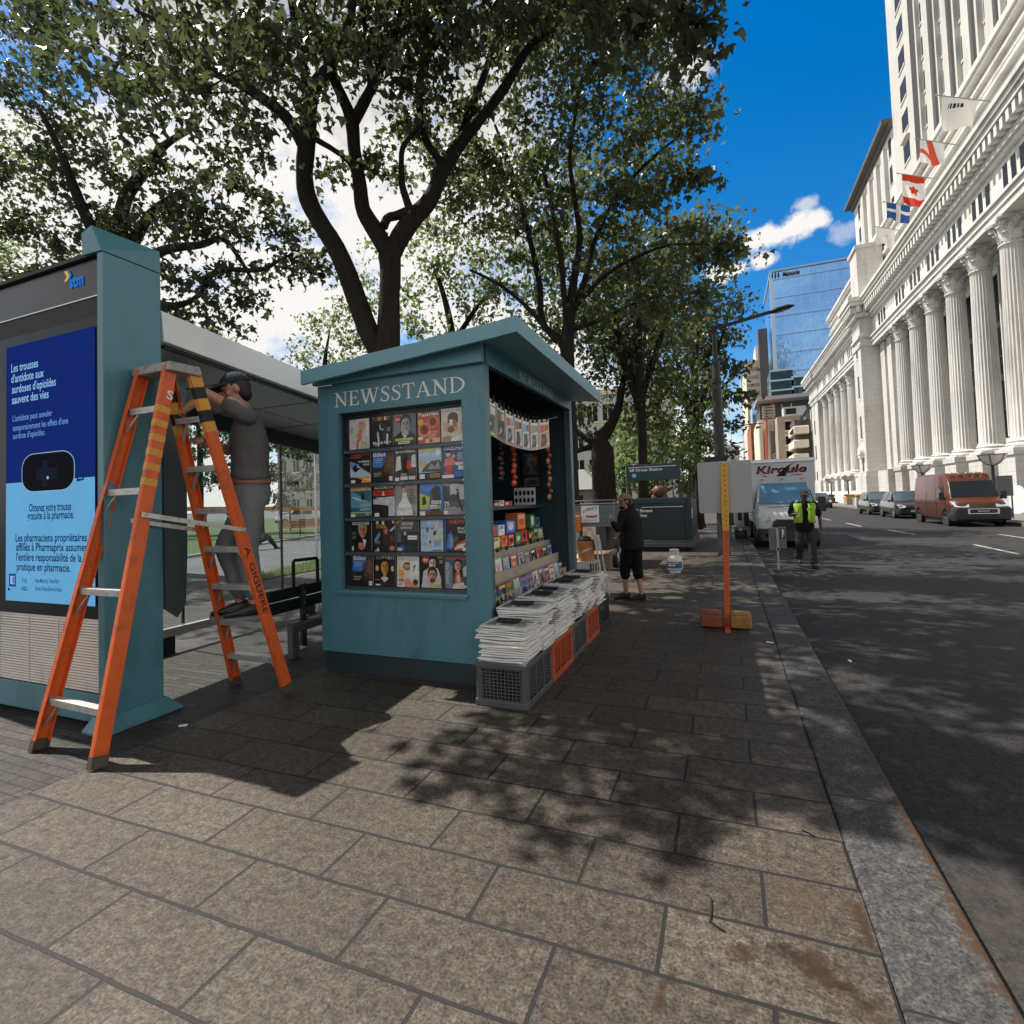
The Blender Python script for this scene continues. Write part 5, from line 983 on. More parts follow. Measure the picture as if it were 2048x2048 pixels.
J=dict(pelvis=V(-1.40,8.40,.90),chest=V(-1.40,8.40,1.22),neck=V(-1.42,8.39,1.42),sl=V(-1.50,8.26,1.36),sr=V(-1.36,8.55,1.36),hl=V(-1.45,8.34,.87),hr=V(-1.36,8.47,.87),el=V(-1.57,8.20,1.12),wl=V(-1.64,8.15,1.24),er=V(-1.48,8.54,1.09),wr=V(-1.60,8.45,.97),kl=V(-1.52,8.38,.47),kr=V(-1.33,8.42,.47),al=V(-1.52,8.40,.09),ar=V(-1.27,8.36,.09))
hc=V(-1.47,8.36,1.545);fd=V(-.86,-.42,-.10)
b=MB();r,f,u=head(b,hc,fd,S);b.limb(J['neck']-V(0,0,.05),hc-V(0,0,.06),.052*S,.05*S)
arms(b,J,S,.04,.034,.026);hand(b,J['wl'],V(-.5,.2,.7),V(.6,.3,.2),S,.9);hand(b,J['wr'],V(-.8,-.2,-.2),V(0,0,1),S,.5,-1);b.loft(torso(J,S,-.02));legs(b,J,S,.075,.055,.036)
remesh(b.build('body',SK2,p),.009,3);face_parts(p,hc,r,f,u,S)
BKJ=cloth('black_jacket_cloth',(.012,.012,.013),.7);b=MB();b.loft(torso(J,S,.028,-.10,.02))
for s in 'lr':b.limb(J['s'+s],J['e'+s],.066*S,.056*S,14);b.limb(J['e'+s],J['w'+s].lerp(J['e'+s],.1),.055*S,.042*S,14)
b.limb(J['neck']-V(0,0,.03),J['neck']+V(.02,.01,.05),.082*S,.07*S);folds(remesh(b.build('jacket',BKJ,p),.010,3))
b=MB();P=J['pelvis'];b.loft(rings([(P+V(0,0,.06),V(.5,.86,0),V(-.86,.5,0),.175*S,.135*S),(P-V(0,0,.12),V(.5,.86,0),V(-.86,.5,0),.182*S,.145*S)]))
for s in 'lr':b.limb(J['h'+s],J['k'+s],.108*S,.088*S,16);b.limb(J['k'+s],J['k'+s].lerp(J['a'+s],.22),.085*S,.082*S,16)
folds(remesh(b.build('cropped_trousers',cloth('black_trouser_cloth',(.008,.008,.009),.8),p),.010,3))
for a in 'lr':shoe(p,J['a'+a],J['a'+a]+V(-.16,-.07,-.072),S,mat('black_suede',(.012,.012,.013),.8))
TANC=cloth('tan_tweed',(.27,.17,.11),.9,.35);cap(p,hc+u*.012,r,f,u,S*1.06,TANC,.06)
hair(p,hc,r,f,u,S,mat('black_hair',(.010,.009,.009),.5),-.05,.10)
b=MB();M=Matrix((r,f,u)).transposed();b.ell(hc+f*.062*S-u*.088*S,(.055*S,.05*S,.03*S),12,8,M);b.build('lowered_face_mask',BKJ,p,smooth=60)
b=MB();b.tube([J['sr']+V(-.03,-.05,.06),V(-1.50,8.30,1.28),V(-1.56,8.28,1.1),V(-1.50,8.32,.95)],.008,6);b.build('bag_strap',mat('pale_strap',(.35,.35,.35),.6),p)
settle(p)
S=1.03
p=thing('person','man in lime safety vest, dark cap and dark trousers walking beside the truck','person')
gz=-.15
J=dict(pelvis=V(1.70,14.0,.83),chest=V(1.70,14.0,1.17),neck=V(1.70,13.99,1.40),sr=V(1.49,14.0,1.33),sl=V(1.91,14.02,1.33),hr=V(1.60,14.0,.80),hl=V(1.80,14.0,.80),er=V(1.40,13.92,1.07),wr=V(1.53,13.72,1.12),el=V(2.02,14.04,1.03),wl=V(2.02,13.96,.78),kr=V(1.57,13.98,.40),kl=V(1.82,13.88,.38),ar=V(1.58,14.22,.0),al=V(1.83,13.86,-.06))
hc=V(1.71,13.95,1.53);fd=V(.38,-.92,-.12)
b=MB();r,f,u=head(b,hc,fd,S);b.limb(J['neck']-V(0,0,.05),hc-V(0,0,.06),.06*S,.058*S)
arms(b,J,S,.048,.04,.03);hand(b,J['wr'],V(-.5,-.7,.0),V(0,0,1),S,.6,1);hand(b,J['wl'],V(.05,-.2,-1),V(-1,0,0),S,.45,1);b.loft(torso(J,S,-.02));legs(b,J,S,.08,.055,.04)
remesh(b.build('body',SK3,p),.010,3);face_parts(p,hc,r,f,u,S)
b=MB();b.loft(torso(J,S,.018,-.14,.035))
for s in 'lr':b.limb(J['s'+s],J['s'+s].lerp(J['e'+s],.8),.075*S,.07*S,14)
folds(remesh(b.build('shirt',cloth('black_shirt_cloth',(.010,.010,.011)),p),.011,3))
b=MB();P=J['pelvis'];b.loft(rings([(P+V(0,0,.05),V(1,0,0),V(0,1,0),.178*S,.14*S),(P-V(0,0,.12),V(1,0,0),V(0,1,0),.18*S,.145*S)]))
for s in 'lr':b.limb(J['h'+s],J['k'+s],.102*S,.085*S,16);b.limb(J['k'+s],J['a'+s]+V(0,0,.05),.083*S,.078*S,16)
folds(remesh(b.build('trousers',cloth('charcoal_cloth',(.035,.037,.040)),p),.011,3))
VEST=cloth('lime_mesh',(.27,.45,.05),.7,.2);TAPE=mat('silver_tape',(.62,.63,.62),.3,.3,var=.1)
tor=torso(J,S,.045,.06,.036);sub=[]
n=20
for side in(0,1):
 b=MB();ks=[k for k in range(n)];kk=[11,12,13,14]if side==0 else[16,17,18,19]
 kk=([0,1,2,3,4.25]if side==0 else[5.75,7,8,9,10])
 rg=[]
 for ring in tor[0:6]:
  row=[]
  for q in kk:i=int(q)%n;j=(i+1)%n;row.append(ring[i].lerp(ring[j],q-int(q)))
  rg.append(row)
 vs=[x for row in rg for x in row];w_=len(kk);fs=[]
 for i in range(len(rg)-1):
  for k in range(w_-1):fs.append((i*w_+k,i*w_+k+1,(i+1)*w_+k+1,(i+1)*w_+k))
 b.add(vs,fs);o=b.build('vest_front',VEST,p,smooth=60);so_=o.modifiers.new('thickness','SOLIDIFY');so_.thickness=.012;so_.offset=1
 for zz,hh in((.95,.10),(1.16,.08)):
  bx=MB();x0=1.70+(-.15 if side==0 else .05)*S;bx.box(x0,13.822-(.012 if zz<1 else 0),zz,x0+.10,13.845,zz+hh);bx.build('vest_pocket',VEST,o,bevel=.006)
b=MB();rg=[]
for ring in tor[0:6]:rg.append([ring[i%n]for i in range(10,21)])
vs=[x for row in rg for x in row];fs=[]
for i in range(len(rg)-1):
 for k in range(10):fs.append((i*11+k,i*11+k+1,(i+1)*11+k+1,(i+1)*11+k))
b.add(vs,fs);o=b.build('vest_back',VEST,p,smooth=60);so_=o.modifiers.new('thickness','SOLIDIFY');so_.thickness=.012;so_.offset=1
for s in('r','l'):
 a=J['s'+s];b=MB();q=V(.06 if s=='r' else-.06,0,0);b.beam(a+q+V(0,-.11,-.06),a+q+V(0,-.02,.10),.06,.012,(0,-1,0));b.build('shoulder_tape',TAPE if s=='r' else VEST,p)
for a in 'lr':shoe(p,J['a'+a],J['a'+a]+V(0 if a=='r' else .03,-.16,(-.06 if a=='r' else-.07)),S,mat('black_boot',(.015,.015,.016),.6))
cap(p,hc+u*.01,r,f,u,S,cloth('dark_cap_cloth',(.028,.028,.030)),.075)
b=MB();b.box(1.44,13.58,1.115,1.53,13.66,1.128);b.build('phone',mat('pale_phone',(.7,.7,.7),.2),p)
settle(p)
p=thing('person','person with thick auburn hair seen from behind inside the station entrance','person')
hc=V(-1.86,16.62,1.66);b=MB();r,f,u=head(b,hc,V(.1,1,0),1.0);b.limb(V(-1.86,16.64,1.42),hc,.055,.055);J=dict(pelvis=V(-1.86,16.66,.82),chest=V(-1.86,16.65,1.18),neck=V(-1.86,16.65,1.43),sl=V(-2.06,16.66,1.36),sr=V(-1.66,16.66,1.36),hl=V(-1.95,16.66,.8),hr=V(-1.77,16.66,.8),el=V(-2.1,16.7,1.06),er=V(-1.62,16.7,1.06),wl=V(-2.05,16.85,.9),wr=V(-1.68,16.85,.9),kl=V(-1.95,16.7,.42),kr=V(-1.77,16.68,.42),al=V(-1.95,16.66,.08),ar=V(-1.77,16.66,.08))
b.loft(torso(J,.95,-.02));arms(b,J,.95);legs(b,J,.95);hand(b,J['wl'],V(.2,.3,-1),V(1,0,0),.95);hand(b,J['wr'],V(-.2,.3,-1),V(-1,0,0),.95);remesh(b.build('body',SK1,p),.012,2)
AUB=mat('auburn_hair',(.105,.030,.010),.55,var=.5,scale=30,stretch=(1,1,.1));b=MB();b.ell(hc+V(0,-.01,.10),(.23,.19,.22),16,10);b.ell(hc+V(-.1,-.02,-.12),(.17,.14,.2),14,8);b.ell(hc+V(.1,-.02,-.13),(.17,.14,.2),14,8)
for i in range(14):
 a=random.uniform(0,2*PI);b.ell(hc+V(math.cos(a)*.2,math.sin(a)*.12-.03,random.uniform(-.25,.2)),random.uniform(.03,.06),6,5)
remesh(b.build('hair',AUB,p),.014,1)
b=MB();b.loft(torso(J,.95,.02,-.1));[b.limb(J['s'+s],J['e'+s],.065,.055)for s in 'lr'];[b.limb(J['e'+s],J['w'+s],.055,.04)for s in 'lr'];folds(remesh(b.build('coat',BKJ,p),.012,2))
b=MB();[b.limb(J['h'+s],J['k'+s],.095,.08)for s in 'lr'];[b.limb(J['k'+s],J['a'+s],.08,.06)for s in 'lr'];folds(remesh(b.build('trousers',MATS['charcoal_cloth'],p),.012,2))
for a in 'lr':shoe(p,J['a'+a],J['a'+a]+V(0,.16,-.072),.95,MATS['black_boot'])
settle(p)
p=thing('person','person in black sitting on the park path edge with legs stretched out','person')
B=V(-17.5,16.05,0)
def q(x,z,y=0):return B+V(.72*x-.1*y,.69*x+.9*y,z)
J=dict(pelvis=q(-.35,.32),chest=q(-.42,.66),neck=q(-.38,.88),sl=q(-.40,.84,-.2),sr=q(-.40,.84,.2),hl=q(-.30,.30,-.1),hr=q(-.30,.30,.1),el=q(-.3,.6,-.26),er=q(-.3,.6,.26),wl=q(-.02,.55,-.2),wr=q(-.02,.55,.2),kl=q(.12,.58,-.1),kr=q(.1,.5,.14),al=q(.48,.09,-.1),ar=q(.36,.09,.14))
hc=q(-.34,1.02);b=MB();r,f,u=head(b,hc,V(.72,.69,-.2),1.0);b.limb(J['neck'],hc,.055,.055);b.loft(torso(J,1.0,-.02));arms(b,J,1.0);legs(b,J,1.0);hand(b,J['wl'],V(.7,.6,-.3),V(0,0,-1),1.0);hand(b,J['wr'],V(.7,.6,-.3),V(0,0,-1),1.0);remesh(b.build('body',SK2,p),.014,2)
b=MB();b.loft(torso(J,1.0,.02,-.05));[b.limb(J['s'+s],J['e'+s],.065,.055)for s in 'lr'];[b.limb(J['e'+s],J['w'+s],.055,.04)for s in 'lr'];folds(remesh(b.build('top',BKJ,p),.014,2))
b=MB();[b.limb(J['h'+s],J['k'+s],.1,.08)for s in 'lr'];[b.limb(J['k'+s],J['a'+s],.08,.06)for s in 'lr'];folds(remesh(b.build('trousers',MATS['black_trouser_cloth'],p),.014,2))
for a in 'lr':shoe(p,J['a'+a],J['a'+a]+V(.12,.11,-.08),1.0,MATS['black_boot'])
hair(p,hc,r,f,u,1.0,MATS['black_hair']);settle(p)
# ================================================================ street furniture on the pavement
GALV=mat('galvanised_back',(.34,.345,.34),.45,.35,var=.14,scale=2.2,dirt=(.24,.25,.26),dscale=1.5,damt=.6)
YPOST=mat('yellow_paint',(.66,.36,.03),.55,var=.12,scale=7,dirt=(.35,.18,.03),dscale=8)
OPOST=mat('orange_paint',(.56,.10,.02),.55,var=.14,scale=7,dirt=(.28,.06,.02),dscale=8)
HOLE=MATS['black_matt']
sg=thing('temporary_sign','blank back of a grey sign on a yellow and orange post','sign')
def sgp(x,y,z):return Vector((x-.045*(2.0-z)/2.0*1.6+.03,y,z))
b=MB();pts=[]
for cx,cz,a0 in((.31,2.02,0),(-.31,2.02,90),(-.31,1.38,180),(.31,1.38,270)):
 for i in range(5):
  t=math.radians(a0+22.5*i);pts.append((cx-math.copysign(.03,cx)+.03*math.cos(t),7.0,cz-math.copysign(.03,cz-1.7)+.03*math.sin(t)))
b.prism(pts,(0,.006,0));b.build('panel',GALV,sg)
b=MB();b.hexa([(-.075,6.945,.02),(-.012,6.945,.02),(-.012,6.985,.02),(-.075,6.985,.02),(-.048,6.945,1.16),(.022,6.945,1.16),(.022,6.985,1.16),(-.048,6.985,1.16)]);b.build('lower_post',OPOST,sg,bevel=.006)
b=MB();b.hexa([(-.048,6.945,1.161),(.022,6.945,1.161),(.022,6.985,1.161),(-.048,6.985,1.161),(-.052,6.945,1.5),(.045,6.945,1.5),(.045,6.985,1.5),(-.052,6.985,1.5)])
b.hexa([(-.052,6.945,1.5),(.045,6.945,1.5),(.045,6.985,1.5),(-.052,6.985,1.5),(-.028,6.945,2.0),(.046,6.945,2.0),(.046,6.985,2.0),(-.028,6.985,2.0)]);b.build('upper_post',YPOST,sg,bevel=.005)
b=MB()
for i in range(13):z=1.22+i*.062;b.lathe([(0,0),(.0075,0),(.0075,.002)],(.0+.012*(z-1.2),6.9435,z),8,M=Matrix.Rotation(PI/2,3,'X'))
for i in range(12):z=.25+i*.075;b.lathe([(0,0),(.005,0),(.005,.002)],(-.035+.02*z,6.9435,z),8,M=Matrix.Rotation(PI/2,3,'X'))
b.build('post_holes',HOLE,sg)
b=MB();b.box(-.32,6.93,.0,.2,7.0,.018);b.box(-.07,6.62,.0,-.01,7.3,.02);b.build('foot_cross',OPOST,sg)
settle(sg,(-.04,6.96,0))
def block(nm,m_,x0,x1,label):
 t=thing('ballast_block',label,'ballast block')
 b=MB();b.box(x0,6.76,.018,x1,7.12,.165);b.build('body',m_,t,bevel=.022,seg=3)
 b=MB();b.box(x0+.045,6.80,.166,x1-.04,7.07,.175);b.build('raised_top',m_,t,bevel=.008);settle(t)
block('o',mat('orange_rubber',(.24,.055,.018),.7,var=.2,scale=9,dirt=(.10,.04,.02),dscale=9),-.345,-.105,'scuffed orange ballast block left of the sign post')
block('y',mat('yellow_rubber',(.32,.16,.03),.7,var=.3,scale=12,dirt=(.07,.045,.02),dscale=14,damt=.95),-.005,.225,'dirty yellow ballast block right of the sign post')
WHT=mat('cream_white_enamel',(.62,.63,.62),.4,var=.1,scale=5,dirt=(.35,.33,.3),dscale=6)
tk=thing('gas_cylinder','white gas cylinder with a blue label standing alone on the slabs','gas cylinder')
c0_=(-1.05,11.62,0)
b=MB();b.lathe([(.0,.025),(.10,.03),(.145,.055),(.158,.09),(.158,.27),(.150,.31),(.118,.35),(.06,.372),(.03,.376)],c0_,24);b.build('body',WHT,tk,smooth=50)
b=MB();b.lathe([(.11,0),(.118,.0),(.112,.05),(.104,.05)],c0_,20);b.build('foot_ring',WHT,tk,smooth=50)
b=MB();b.tube([Vector(c0_)+Vector((.085*math.cos(t),.085*math.sin(t),.34))for t in np.linspace(.9,2*PI-.9+.0,16)],.006,6)
for t in(-.8,.2,1.4,2.5,3.6,4.6):b.box(c0_[0]+.085*math.cos(t)-.012,c0_[1]+.085*math.sin(t)-.012,.335,c0_[0]+.085*math.cos(t)+.012,c0_[1]+.085*math.sin(t)+.012,.475)
b.tube([Vector(c0_)+Vector((.088*math.cos(t),.088*math.sin(t),.478))for t in np.linspace(0,2*PI,20)],.012,8);b.build('collar',WHT,tk)
b=MB();b.lathe([(.018,.37),(.018,.42),(.03,.42),(.03,.445),(0,.446)],c0_,10);b.build('valve',ALU,tk,smooth=40)
m=MB();m.col=rgb(40,86,120);n=12
def band(z0,z1,a0,a1,rr_):
 for i in range(n):
  t0,t1=a0+(a1-a0)*i/n,a0+(a1-a0)*(i+1)/n;q=lambda t,z:(c0_[0]+rr_*math.cos(t),c0_[1]+rr_*math.sin(t),z);m.poly([q(t0,z0),q(t1,z0),q(t1,z1),q(t0,z1)])
band(.10,.235,-PI*.95,-PI*.12,.1605);m.col=rgb(206,214,220);band(.20,.212,-PI*.85,-PI*.3,.161);band(.15,.175,-PI*.8,-PI*.45,.161)
m.build('label_wrap',PRINT,tk);settle(tk)
stl=thing('step_stool','white metal step stool behind the newspaper stacks carrying an orange tub','stool')
WM=mat('white_metal',(.66,.66,.64),.45,var=.08,scale=6,dirt=(.4,.4,.38),dscale=7)
b=MB();b.box(-2.42,8.42,.555,-1.99,8.74,.585);b.build('top_plate',WM,stl,bevel=.006)
for a,c in(((-2.0,8.42,.99),(-1.86,8.42,0)),((-2.41,8.42,.585),(-2.43,8.42,0)),((-2.0,8.74,.99),(-1.86,8.74,0)),((-2.41,8.74,.585),(-2.43,8.74,0))):
 b=MB();b.tube([a,c],.013,8);b.build('leg',WM,stl)
b=MB();b.tube([(-2.0,8.42,.99),(-2.0,8.74,.99)],.013,8);b.build('handle_bar',WM,stl)
b=MB()
for i in range(11):x=-2.38+i*.045;b.box(x,8.425,.20,x+.012,8.43,.55)
b.box(-2.42,8.432,.19,-1.9,8.45,.21);b.build('wire_front',WM,stl);settle(stl)
tb=thing('orange_tub','orange plastic tub with a white torn label on the white stool','tub')
b=MB();b.lathe([(.13,.586),(.155,.89),(.165,.895),(.165,.915),(.148,.915),(.14,.80),(0,.80)],(-2.19,8.58,0),22);b.build('body',mat('light_orange_plastic',(.66,.25,.09),.5,var=.1),tb,smooth=40)
m=MB();m.col=rgb(226,216,206)
for i in range(7):
 t0,t1=-1.75+i*.16,-1.75+(i+1)*.16;q=lambda t,z:(-2.19+.152*math.cos(t),8.58+.152*math.sin(t),z);m.poly([q(t0,.72+i*.01),q(t1,.73+i*.01),q(t1,.77+i*.008),q(t0,.77+i*.006)])
m.build('torn_label',PRINT,tb);settle(tb)
bg_=thing('brown_bag','crumpled brown bag stuffed into the orange tub','bag')
b=MB();b.ell((-2.20,8.57,.93),(.12,.11,.07),12,8);b.ell((-2.14,8.55,.95),(.06,.06,.045),10,6);o=remesh(b.build('bag',mat('brown_leather',(.07,.032,.02),.6,var=.3),bg_),.012,1);settle(bg_)
tw=thing('white_cloth','white cloth draped over the stool handle','cloth')
b=MB();b.hexa([(-2.01,8.50,.74),(-1.93,8.48,.76),(-1.93,8.66,.76),(-2.01,8.66,.74),(-2.04,8.46,1.0),(-1.975,8.46,1.01),(-1.975,8.68,1.01),(-2.04,8.68,1.0)]);o=remesh(b.build('cloth',cloth('white_cotton',(.6,.6,.58)),tw),.02,4);settle(tw)
STEEL=mat('brushed_steel',(.30,.31,.32),.35,.8,var=.15,scale=5,stretch=(1,1,12),dirt=(.16,.16,.16),dscale=2)
ct=thing('food_cart','steel hot dog cart with a white sausage sign on its end','food cart')
cy0,cy1=12.25,13.9;cx0,cx1=-3.62,-2.42
b=MB();b.box(cx0,cy0,.95,cx1,cy1,1.47);b.build('cabinet',STEEL,ct,bevel=.008)
b=MB();b.box(cx0,cy0+.02,.35,cx1-.22,cy1,.945);b.build('lower_cabinet',mat('dull_brown_steel',(.10,.085,.075),.5,.4,var=.3),ct,bevel=.008)
b=MB();b.box(cx0-.05,cy0-.03,1.475,cx1+.03,cy1+.03,1.495);b.build('top',STEEL,ct)
b=MB();b.tube([(cx0,cy0,1.5),(cx0,cy0,1.57),(cx1,cy0,1.57),(cx1,cy0,1.5)],.014,8);b.tube([(cx0,cy1,1.5),(cx0,cy1,1.57),(cx1,cy1,1.57),(cx1,cy1,1.5)],.014,8);b.tube([(cx1,cy0,1.57),(cx1,cy1,1.57)],.014,8);b.build('rail',STEEL,ct)
for y in(12.32,13.7):
 b=MB();b.lathe([(.04,-.05),(.20,-.055),(.245,-.045),(.25,0),(.245,.045),(.20,.055),(.04,.05)],(-2.42,y+.0,.25),20,M=Matrix.Rotation(PI/2,3,'Y'));w_=b.build('wheel',mat('tyre_rubber',(.02,.02,.021),.8,var=.2),ct,smooth=40)
 b=MB();b.lathe([(0,.056),(.12,.06),(.13,.05)],(-2.42,y,.25),14,M=Matrix.Rotation(PI/2,3,'Y'));b.build('hub',ALU,w_,smooth=40)
b=MB();b.box(-2.44,cy0+.05,.62,-2.05,12.75,.93);b.build('side_box',mat('olive_grey_box',(.11,.105,.09),.5,var=.3),ct,bevel=.01)
b=MB();b.tube([(-2.42,12.3,.99),(-1.95,12.3,1.02),(-1.9,12.8,1.02),(-2.42,12.8,.99)],.012,6);b.box(-2.42,12.3,.955,-1.96,12.85,.97);b.build('fold_shelf',DARKG,ct)
m=MB();m.col=rgb(226,232,236);m.box(-3.20,cy0-.012,1.055,-2.775,cy0-.003,1.455)
c=Cover(m,(-3.20,cy0-.0126,1.055),(1,0,0),(0,0,1),.425,.40)
for i,(q,u,v,sl_)in enumerate([('S',.07,.56,0),('A',.20,.63,0),('B',.34,.69,0),('R',.47,.72,0),('E',.60,.74,0),('T',.72,.75,0),('T',.82,.76,0)]):c.t(q,u,v,.17,(40,66,96),.11,.02)
c.e(.58,.40,.34,.10,(110,56,40)).e(.58,.47,.30,.06,(244,236,226)).e(.58,.39,.30,.045,(226,140,120)).e(.58,.32,.30,.04,(130,70,50)).bars(.12,.12,1,.8,(150,156,160),h=.03)
m.build('sausage_sign',PRINT,ct)
m=MB();m.col=rgb(236,214,196);m.box(-3.19,cy0+.005,.66,-2.87,cy0+.018,1.0);c=Cover(m,(-3.19,cy0+.0044,.66),(1,0,0),(0,0,1),.32,.34);c.bars(.1,.88,1,.3,(200,80,60),h=.06).bars(.6,.88,1,.3,(200,80,60),h=.06).bars(.3,.72,2,.5,(110,100,96),dv=.12,h=.04).bars(.12,.42,4,.3,(150,140,134),dv=.1,h=.03).bars(.6,.42,4,.3,(150,140,134),dv=.1,h=.03).e(.55,.1,.1,.06,(60,54,50));m.build('price_card',PRINT,ct)
settle(ct)
t=thing('orange_crate_panel','orange box of supplies standing at the left end of the food cart','box')
b=MB();b.box(-3.52,11.95,.86,-3.20,12.2,1.22);b.build('box',mat('orange_carton',(.58,.14,.035),.6,var=.15,dirt=(.6,.3,.1),dscale=10),t,bevel=.01);b=MB();b.box(-3.48,11.97,.0,-3.24,12.18,.858);b.build('stand',mat('pale_stand',(.4,.38,.36),.6),t);settle(t)
for(x,y,z0,w,d,h,cl,lb)in[(-2.66,11.72,0,.42,.3,.42,'brown','tall brown cardboard carton against the lower part of the food cart'),(-3.1,11.6,0,.36,.3,.34,'pale','pale low carton in front of the food cart behind the stool')]:
 t=thing('carton',lb,'carton');b=MB();b.box(x-w/2,y,z0,x+w/2,y+d,z0+h);b.build('box',mat(cl+'_cardboard',(.20,.125,.08)if cl=='brown' else(.5,.47,.42),.8,var=.2,dirt=(.1,.07,.05)),t,bevel=.004);b=MB();b.hexa([(x-w/2,y-.08,z0+h-.05),(x+w/2,y-.08,z0+h-.05),(x+w/2,y-.07,z0+h-.055),(x-w/2,y-.07,z0+h-.055),(x-w/2,y-.002,z0+h),(x+w/2,y-.002,z0+h),(x+w/2,y-.002,z0+h-.008),(x-w/2,y-.002,z0+h-.008)]);b.build('flap',MATS[cl+'_cardboard'],t);settle(t)
ST=mat('dark_blue_green_steel',(.020,.035,.042),.45,.2,var=.2,scale=2,dirt=(.05,.055,.055),dscale=3)
STB=mat('station_sign_blue',(.018,.052,.068),.4,var=.1)
se=thing('station_entrance','dark green station stair entrance with white lettering on sign and parapet','station entrance')
ey=15.95;ex0,ex1=-2.62,-.93
b=MB();b.box(ex0,ey,.34,ex1-.17,ey+.10,1.42);b.build('front_panel',ST,se,bevel=.006)
b=MB();b.box(ex0-.02,ey-.03,1.423,ex1-.14,ey+.13,1.58);b.build('top_rail',STB,se,bevel=.01)
b=MB();b.box(ex1-.168,ey-.02,.3,ex1-.02,ey+.14,1.55);b.build('corner_pier',ST,se,bevel=.008)
b=MB();b.box(ex1-.10,ey+.145,.3,ex1-.0,ey+3.2,1.5);b.build('side_wall',ST,se,bevel=.006)
b=MB();b.box(ex0-.02,ey+.11,.3,ex0+.06,ey+3.2,1.5);b.build('side_wall',ST,se,bevel=.006)
b=MB();b.box(ex0-.06,ey-.07,.27,ex1+.03,ey+3.25,.34);b.box(ex0-.1,ey-.10,.14,ex1+.06,ey+3.25,.265);b.build('base_ledge',mat('weathered_ledge',(.075,.08,.082),.6,.1,var=.3,scale=6,dirt=(.14,.14,.14),dscale=7),se,bevel=.01)
b=MB();b.box(ex0+.1,ey+.1,0,ex1-.25,ey+3.0,.138);b.build('plinth',BLACKM,se)  # black colour puts in the shadow gap under the ledge
b=MB();b.box(ex0-.12,ey+.06,2.11,ex1-.25,ey+.16,2.60);b.build('sign_board',STB,se,bevel=.008)
for x in(ex0-.08,ex1-.30):b=MB();b.box(x,ey+.09,1.58,x+.045,ey+.13,2.11);b.build('sign_post',ST,se)
b=MB();b.box(ex1-.06,ey+.6,1.5,ex1-.02,ey+.66,2.42);b.box(ex1-.14,ey+.55,2.42,ex1-.0,ey+.72,2.46);b.build('lamp_post',BLACKM,se)
for k in range(5):b=MB();x=ex0+.35+k*.3;b.box(x,ey+2.9,1.4,x+.03,ey+2.93,2.2);b.build('baluster',ST,se)
b=MB();b.box(ex0-.06,ey+.056,2.505,ex1-.36,ey+.059,2.525);b.box(ex0+.3,ey-.004,1.305,ex1-.2,ey-.001,1.322)
letter(b,'68 Street Station',(ex0-.02,ey+.056,2.395),(1,0,0),(0,0,1),.085,.96,bold=.025);letter(b,'68 Street',(ex0+.05,ey-.003,1.17),(1,0,0),(0,0,1),.095,.56*1.0,bold=.025);letter(b,'Station',(ex0+.05,ey-.003,1.03),(1,0,0),(0,0,1),.095,.40,bold=.025)
b.build('lettering',WHITEL,se)
b=MB();b.lathe([(0,0),(.065,0),(.065,.003),(0,.004)],(ex0+.11,ey+.057,2.27),20,M=Matrix.Rotation(PI/2,3,'X'));b.build('line_roundel',mat('pale_blue_disc',(.32,.55,.68),.4),se)
b=MB();b.box(ex1+.001,ey+.35,.95,ex1+.006,ey+.6,1.25);b.build('side_notice',WHITEL,se)
settle(se)
LAMP=mat('bronze_grey_pole',(.028,.026,.024),.5,.3,var=.15,scale=3)
lp=thing('street_lamp','tall dark street lamp with one raked arm over the road','street lamp')
lx,ly=-.08,15.0
b=MB();b.tube([(lx,ly,0),(lx,ly,.05),(lx,ly,2.2),(lx,ly,5.15),(lx,ly,5.2)],[.19,.155,.145,.105,.09],16);b.build('pole',LAMP,lp,smooth=40)
b=MB();b.tube([(lx,ly,5.2),(lx,ly,6.12)],[.06,.055],12);b.box(lx-.07,ly-.07,5.99,lx+.08,ly+.07,6.12);b.build('upper_pole',LAMP,lp,smooth=40)
b=MB();b.beam((lx,ly,6.07),(1.32,ly,6.30),.075,.075);b.build('arm',LAMP,lp)
b=MB();M=Matrix.Rotation(-.16,3,'Y');b.lathe([(0,-.055),(.10,-.05),(.17,-.02),(.18,.0),(.12,.05),(0,.065)],(1.56,ly,6.335),20,M=M,sx=1.75,sy=.85);h_=b.build('lamp_head',LAMP,lp,smooth=50)
b=MB();b.lathe([(0,-.062),(.11,-.057),(.115,-.05)],(1.56,ly,6.335),18,M=M,sx=1.7,sy=.8);b.build('lens',mat('dull_lens',(.22,.20,.18),.3),h_,smooth=50)
b=MB();b.tube([(lx,ly-.0,4.6),(lx,ly,4.72)],.135,14);b.tube([(lx+.1,ly,3.42),(lx+1.1,ly+.2,3.45)],.012,6);b.build('band',LAMP,lp)
settle(lp,(lx,ly,0))
bs=thing('dark_sign','dark sign plate on a post behind the blank grey sign','sign')
b=MB();b.box(-.36,11.9,2.30,.06,11.94,2.42);b.build('plate',BLACKM,bs);b=MB();b.box(-.095,11.945,0,-.05,12.0,2.36);b.build('post',DARKG,bs);settle(bs)
GPL=mat('weathered_grey_plate',(.13,.135,.135),.5,.3,var=.2,scale=4,dirt=(.08,.08,.08))
pm=thing('meter_plate','grey double plate meter on a short post beside the kerb','parking meter')
b=MB();b.box(.88,13.25,.30,1.05,13.29,.83);b.build('plate',GPL,pm,bevel=.02,seg=3)
b=MB();b.box(1.055,13.25,.34,1.235,13.29,.84);pl=b.build('plate',GPL,pm,bevel=.02,seg=3)
